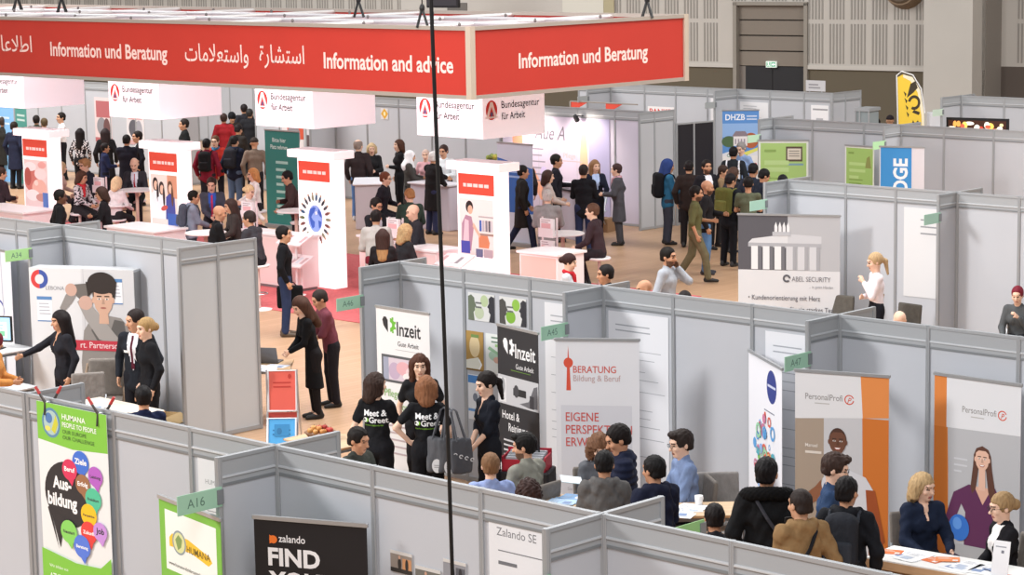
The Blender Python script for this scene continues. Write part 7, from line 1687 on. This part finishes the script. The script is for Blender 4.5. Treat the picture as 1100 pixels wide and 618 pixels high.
# fabric bags on the arm of the lettered woman
i = find('carrying grey bags'); sd = 1
for k in range(3):
    p = to_world(i, i['T'](.20+.05*k, -.07-.05*k, .47)); r = i['root'].rotation_euler.z
    t = thing('tote_bag', ('leftmost', 'middle', 'rightmost')[k]+' grey fabric tote bag hanging from the shoulder of the lettered woman', 'bag', (p.x, p.y, p.z), r+(-.2, .0, .25)[k], 'grey tote bags')
    f = Field(.012); f.cone((-.07+.07*k-.03, -.06, -.36), (-.07+.07*k-.08, -.06, -.66), .03, .03, (1, 1, 1), .03); f.cone((-.07+.07*k+.03, -.06, -.36), (-.07+.07*k+.08, -.06, -.66), .03, .03, (1, 1, 1), .03); f.box((-.07+.07*k, -.06, -.50), (.115, .028, .19), .025, .02); v, q = f.mesh(lambda x, y, z: .008*np.sin(x*30+z*14)); np_mesh('bag_body', v, q, [fab(('5f6064', '56575b', '4c4d52')[k])], t)
    for yy in (-.02, -.09):
        mb = MB(); mb.tube([(-.12+.07*k, yy, -.34), (-.03, yy*.5, -.02), (.0, yy*.3, .0), (.03, yy*.5, -.02), (-.02+.07*k, yy, -.34)], .011, 6); mb.build('strap', fab('5a5b60'), t)
    p_ = Print((-.09+.09*k+.10, -.092, -.62), (-1, 0, 0), (0, 0, 1)); p_.U = Vector((1, 0, 0)); p_.O = Vector((-.24+.07*k, -.094, -.72)); p_.N = Vector((0, -1, 0))
    if k < 2: p_.ell(.17, .10, .055, .075, 'd9dadc'); p_.lines(.14, .2, .11, 2, .02, .008, '8a8b90', 2)
    else:
        for q_ in range(4): p_.ring(.10+.06*q_, .24-.02*q_, .012, .022, 'd0d1d4', 0, 300, 10)
    p_.build(t)
def hold(who, sd, fn):
    i = find(who); p = to_world(i, i['W'][sd]+i['hd'][sd]*.09); return p, i['root'].rotation_euler.z
p, r = hold('reading a brochure', -1, 0)
t = thing('brochure', 'open pale brochure held by the man in the navy padded jacket', 'brochure', (p.x, p.y, p.z), r)
for s_ in (-1, 1):
    mb = MB(); mb.add([(.06, .02, .0), (.06+s_*.15, .02, .03), (.06+s_*.15, .22, .06), (.06, .22, .03), (.06, .02, .004), (.06+s_*.15, .02, .034), (.06+s_*.15, .22, .064), (.06, .22, .034)], [(0, 1, 2, 3), (7, 6, 5, 4), (0, 4, 5, 1), (1, 5, 6, 2), (2, 6, 7, 3), (3, 7, 4, 0)]); o = mb.build('page', mat('d5dde2' if s_ > 0 else '9fb8c0', .4), t)
    mb = MB(); mb.add([(.06+s_*.03, .06, .0125), (.06+s_*.12, .06, .0305), (.06+s_*.12, .16, .0455), (.06+s_*.03, .16, .0275)], [(0, 1, 2, 3) if s_ > 0 else (3, 2, 1, 0)]); mb.build('page_picture', mat('4f7f94' if s_ < 0 else '8aa0a8', .5), o)
i = find('holding a phone to his ear'); p = to_world(i, i['hc']+np.array([-.105, .03, -.02]))
t = thing('phone', 'black phone at the ear of the bearded man in pale grey', 'phone', tuple(p), i['root'].rotation_euler.z); mb = MB(); mb.M = Matrix.Rotation(.35, 4, 'X'); mb.rbox(-.005, -.035, -.07, .005, .035, .07, .004); mb.build('phone_body', BLACK, t); mb = MB(); mb.M = Matrix.Rotation(.35, 4, 'X'); mb.box(.005, -.03, -.06, .006, .03, .06); mb.build('phone_screen', mat('1c2026', .1), t)
p, r = hold('navy top seated', -1, 0)
t = thing('tablet', 'dark tablet in the hands of the blonde woman in navy', 'tablet', (p.x, p.y, p.z+.015), r); mb = MB(); mb.rbox(-.03, -.05, 0, .17, .08, .010, .01); mb.build('tablet_body', mat('2c2a30', .4), t); mb = MB(); mb.box(-.015, -.04, .010, .155, .07, .011); mb.build('tablet_screen', mat('3a3440', .1), t)
p, r = hold('raising a hand with a dark strap', -1, 0)
t = thing('camera_phone', 'dark phone in the raised hand of the man in khaki', 'phone', (p.x, p.y, p.z), r); mb = MB(); mb.rbox(-.04, -.006, -.07, .04, .006, .07, .005); mb.build('phone_body', BLACK, t); mb = MB(); mb.box(-.035, .006, -.06, .035, .007, .06); mb.build('phone_screen', mat('1c2026', .1), t)
# cross straps
def strap(who, label, col, side=1):
    i = find(who); s = i['s']; root = i['root']
    t = thing('cross_strap', label, 'strap', tuple(root.location), root.rotation_euler.z)
    P = [i['T'](side*.12, -.02, .55), i['T'](side*.08, -.125, .46), i['T'](0, -.165, .33), i['T'](-side*.10, -.155, .18), i['T'](-side*.19, -.08, .05), i['T'](-side*.20, .02, .02), i['T'](-side*.13, .13, .12), i['T'](0, .165, .30), i['T'](side*.09, .12, .45), i['T'](side*.12, -.02, .55)]
    mb = MB(); mb.tube([tuple(q*s) for q in P], .016*s, 6); mb.build('webbing', fab(col), t)
    f = Field(.016); f.box((-side*.27, -.02, -.06), (.05, .13, .11), .03, frame=i['TF']); v, q = f.mesh(); np_mesh('pouch', v*s, q, [fab(col)], t)
strap('black parka', 'thin bag strap across the back of the black parka', '3a3a40', -1)
strap('khaki hooded jacket', 'broad black strap across the back of the khaki jacket', '1d1d22', 1)
# seats
for who, lab in (('bald man in a dark suit and red tie', 'white bar stool under the bald man with the red tie'), ('charcoal suit', 'white bar stool under the man in the charcoal suit'), ('brown suit sitting', 'white bar stool under the man in the brown suit'),
                 ('print top', 'white bar stool under the woman in the print top'), ('blond tips seen', 'white bar stool under the long brown haired woman with blond tips'), ('ginger haired person in white', 'white bar stool under the ginger haired person'), ('blonde person in white seated', 'white bar stool under the blonde person in front of the ginger one'),
                 ('blond curly', 'white bar stool under the blond curly person'), ('reddish hair and glasses', 'white bar stool under the reddish haired man'), ('dark green sweater', 'white bar stool under the dark green sweater'), ('hand on his chin', 'white bar stool under the bald man with a hand on his chin'),
                 ('man with glasses in a dark suit', 'white bar stool under the man with glasses in the dark suit'), ('grey suit with blue shirt', 'white bar stool under the man in the grey suit and pink tie'), ('facing the gesturing', 'white bar stool under the woman facing the gesturing man'),
                 ('maroon jacket at the left', 'white bar stool under the man in maroon at the left edge'), ('partly behind the acrylic', 'white bar stool under the blonde person behind the brochure rack'), ('right beside the leftmost', 'white bar stool under the blonde woman beside the leftmost column'), ('navy suit seated', 'white bar stool under the man in the navy suit at the counter')):
    i = find(who); p = to_world(i, i['pel']); stool(lab, p.x, p.y, i['root'].rotation_euler.z, p.z-.105*i['s'])
stool('free white bar stool beside the globe column', 30.15, 34.75)
for who, lab in (('navy top seated', 'grey chair under the blonde woman in navy at the flyer counter'), ('at the flyer counter', 'grey chair under the woman with glasses at the flyer counter'), ('blue grey sweater', 'grey chair under the man in the blue grey sweater'), ('grey knitted', 'grey chair under the bearded man in the knitted sweater'),
                 ('navy shirt sitting', 'grey chair under the man in the navy shirt behind the front partition'), ('young man looking down', 'grey chair under the dark haired young man looking down'), ('curly haired woman looking', 'grey chair under the curly haired woman'), ('grey blazer resting', 'grey chair under the red haired woman in the grey blazer')):
    i = find(who) if who != 'at the flyer counter' else find('woman with glasses'); p = to_world(i, i['pel']+np.array([0, .02, 0])); chair(lab, p.x, p.y, i['root'].rotation_euler.z)
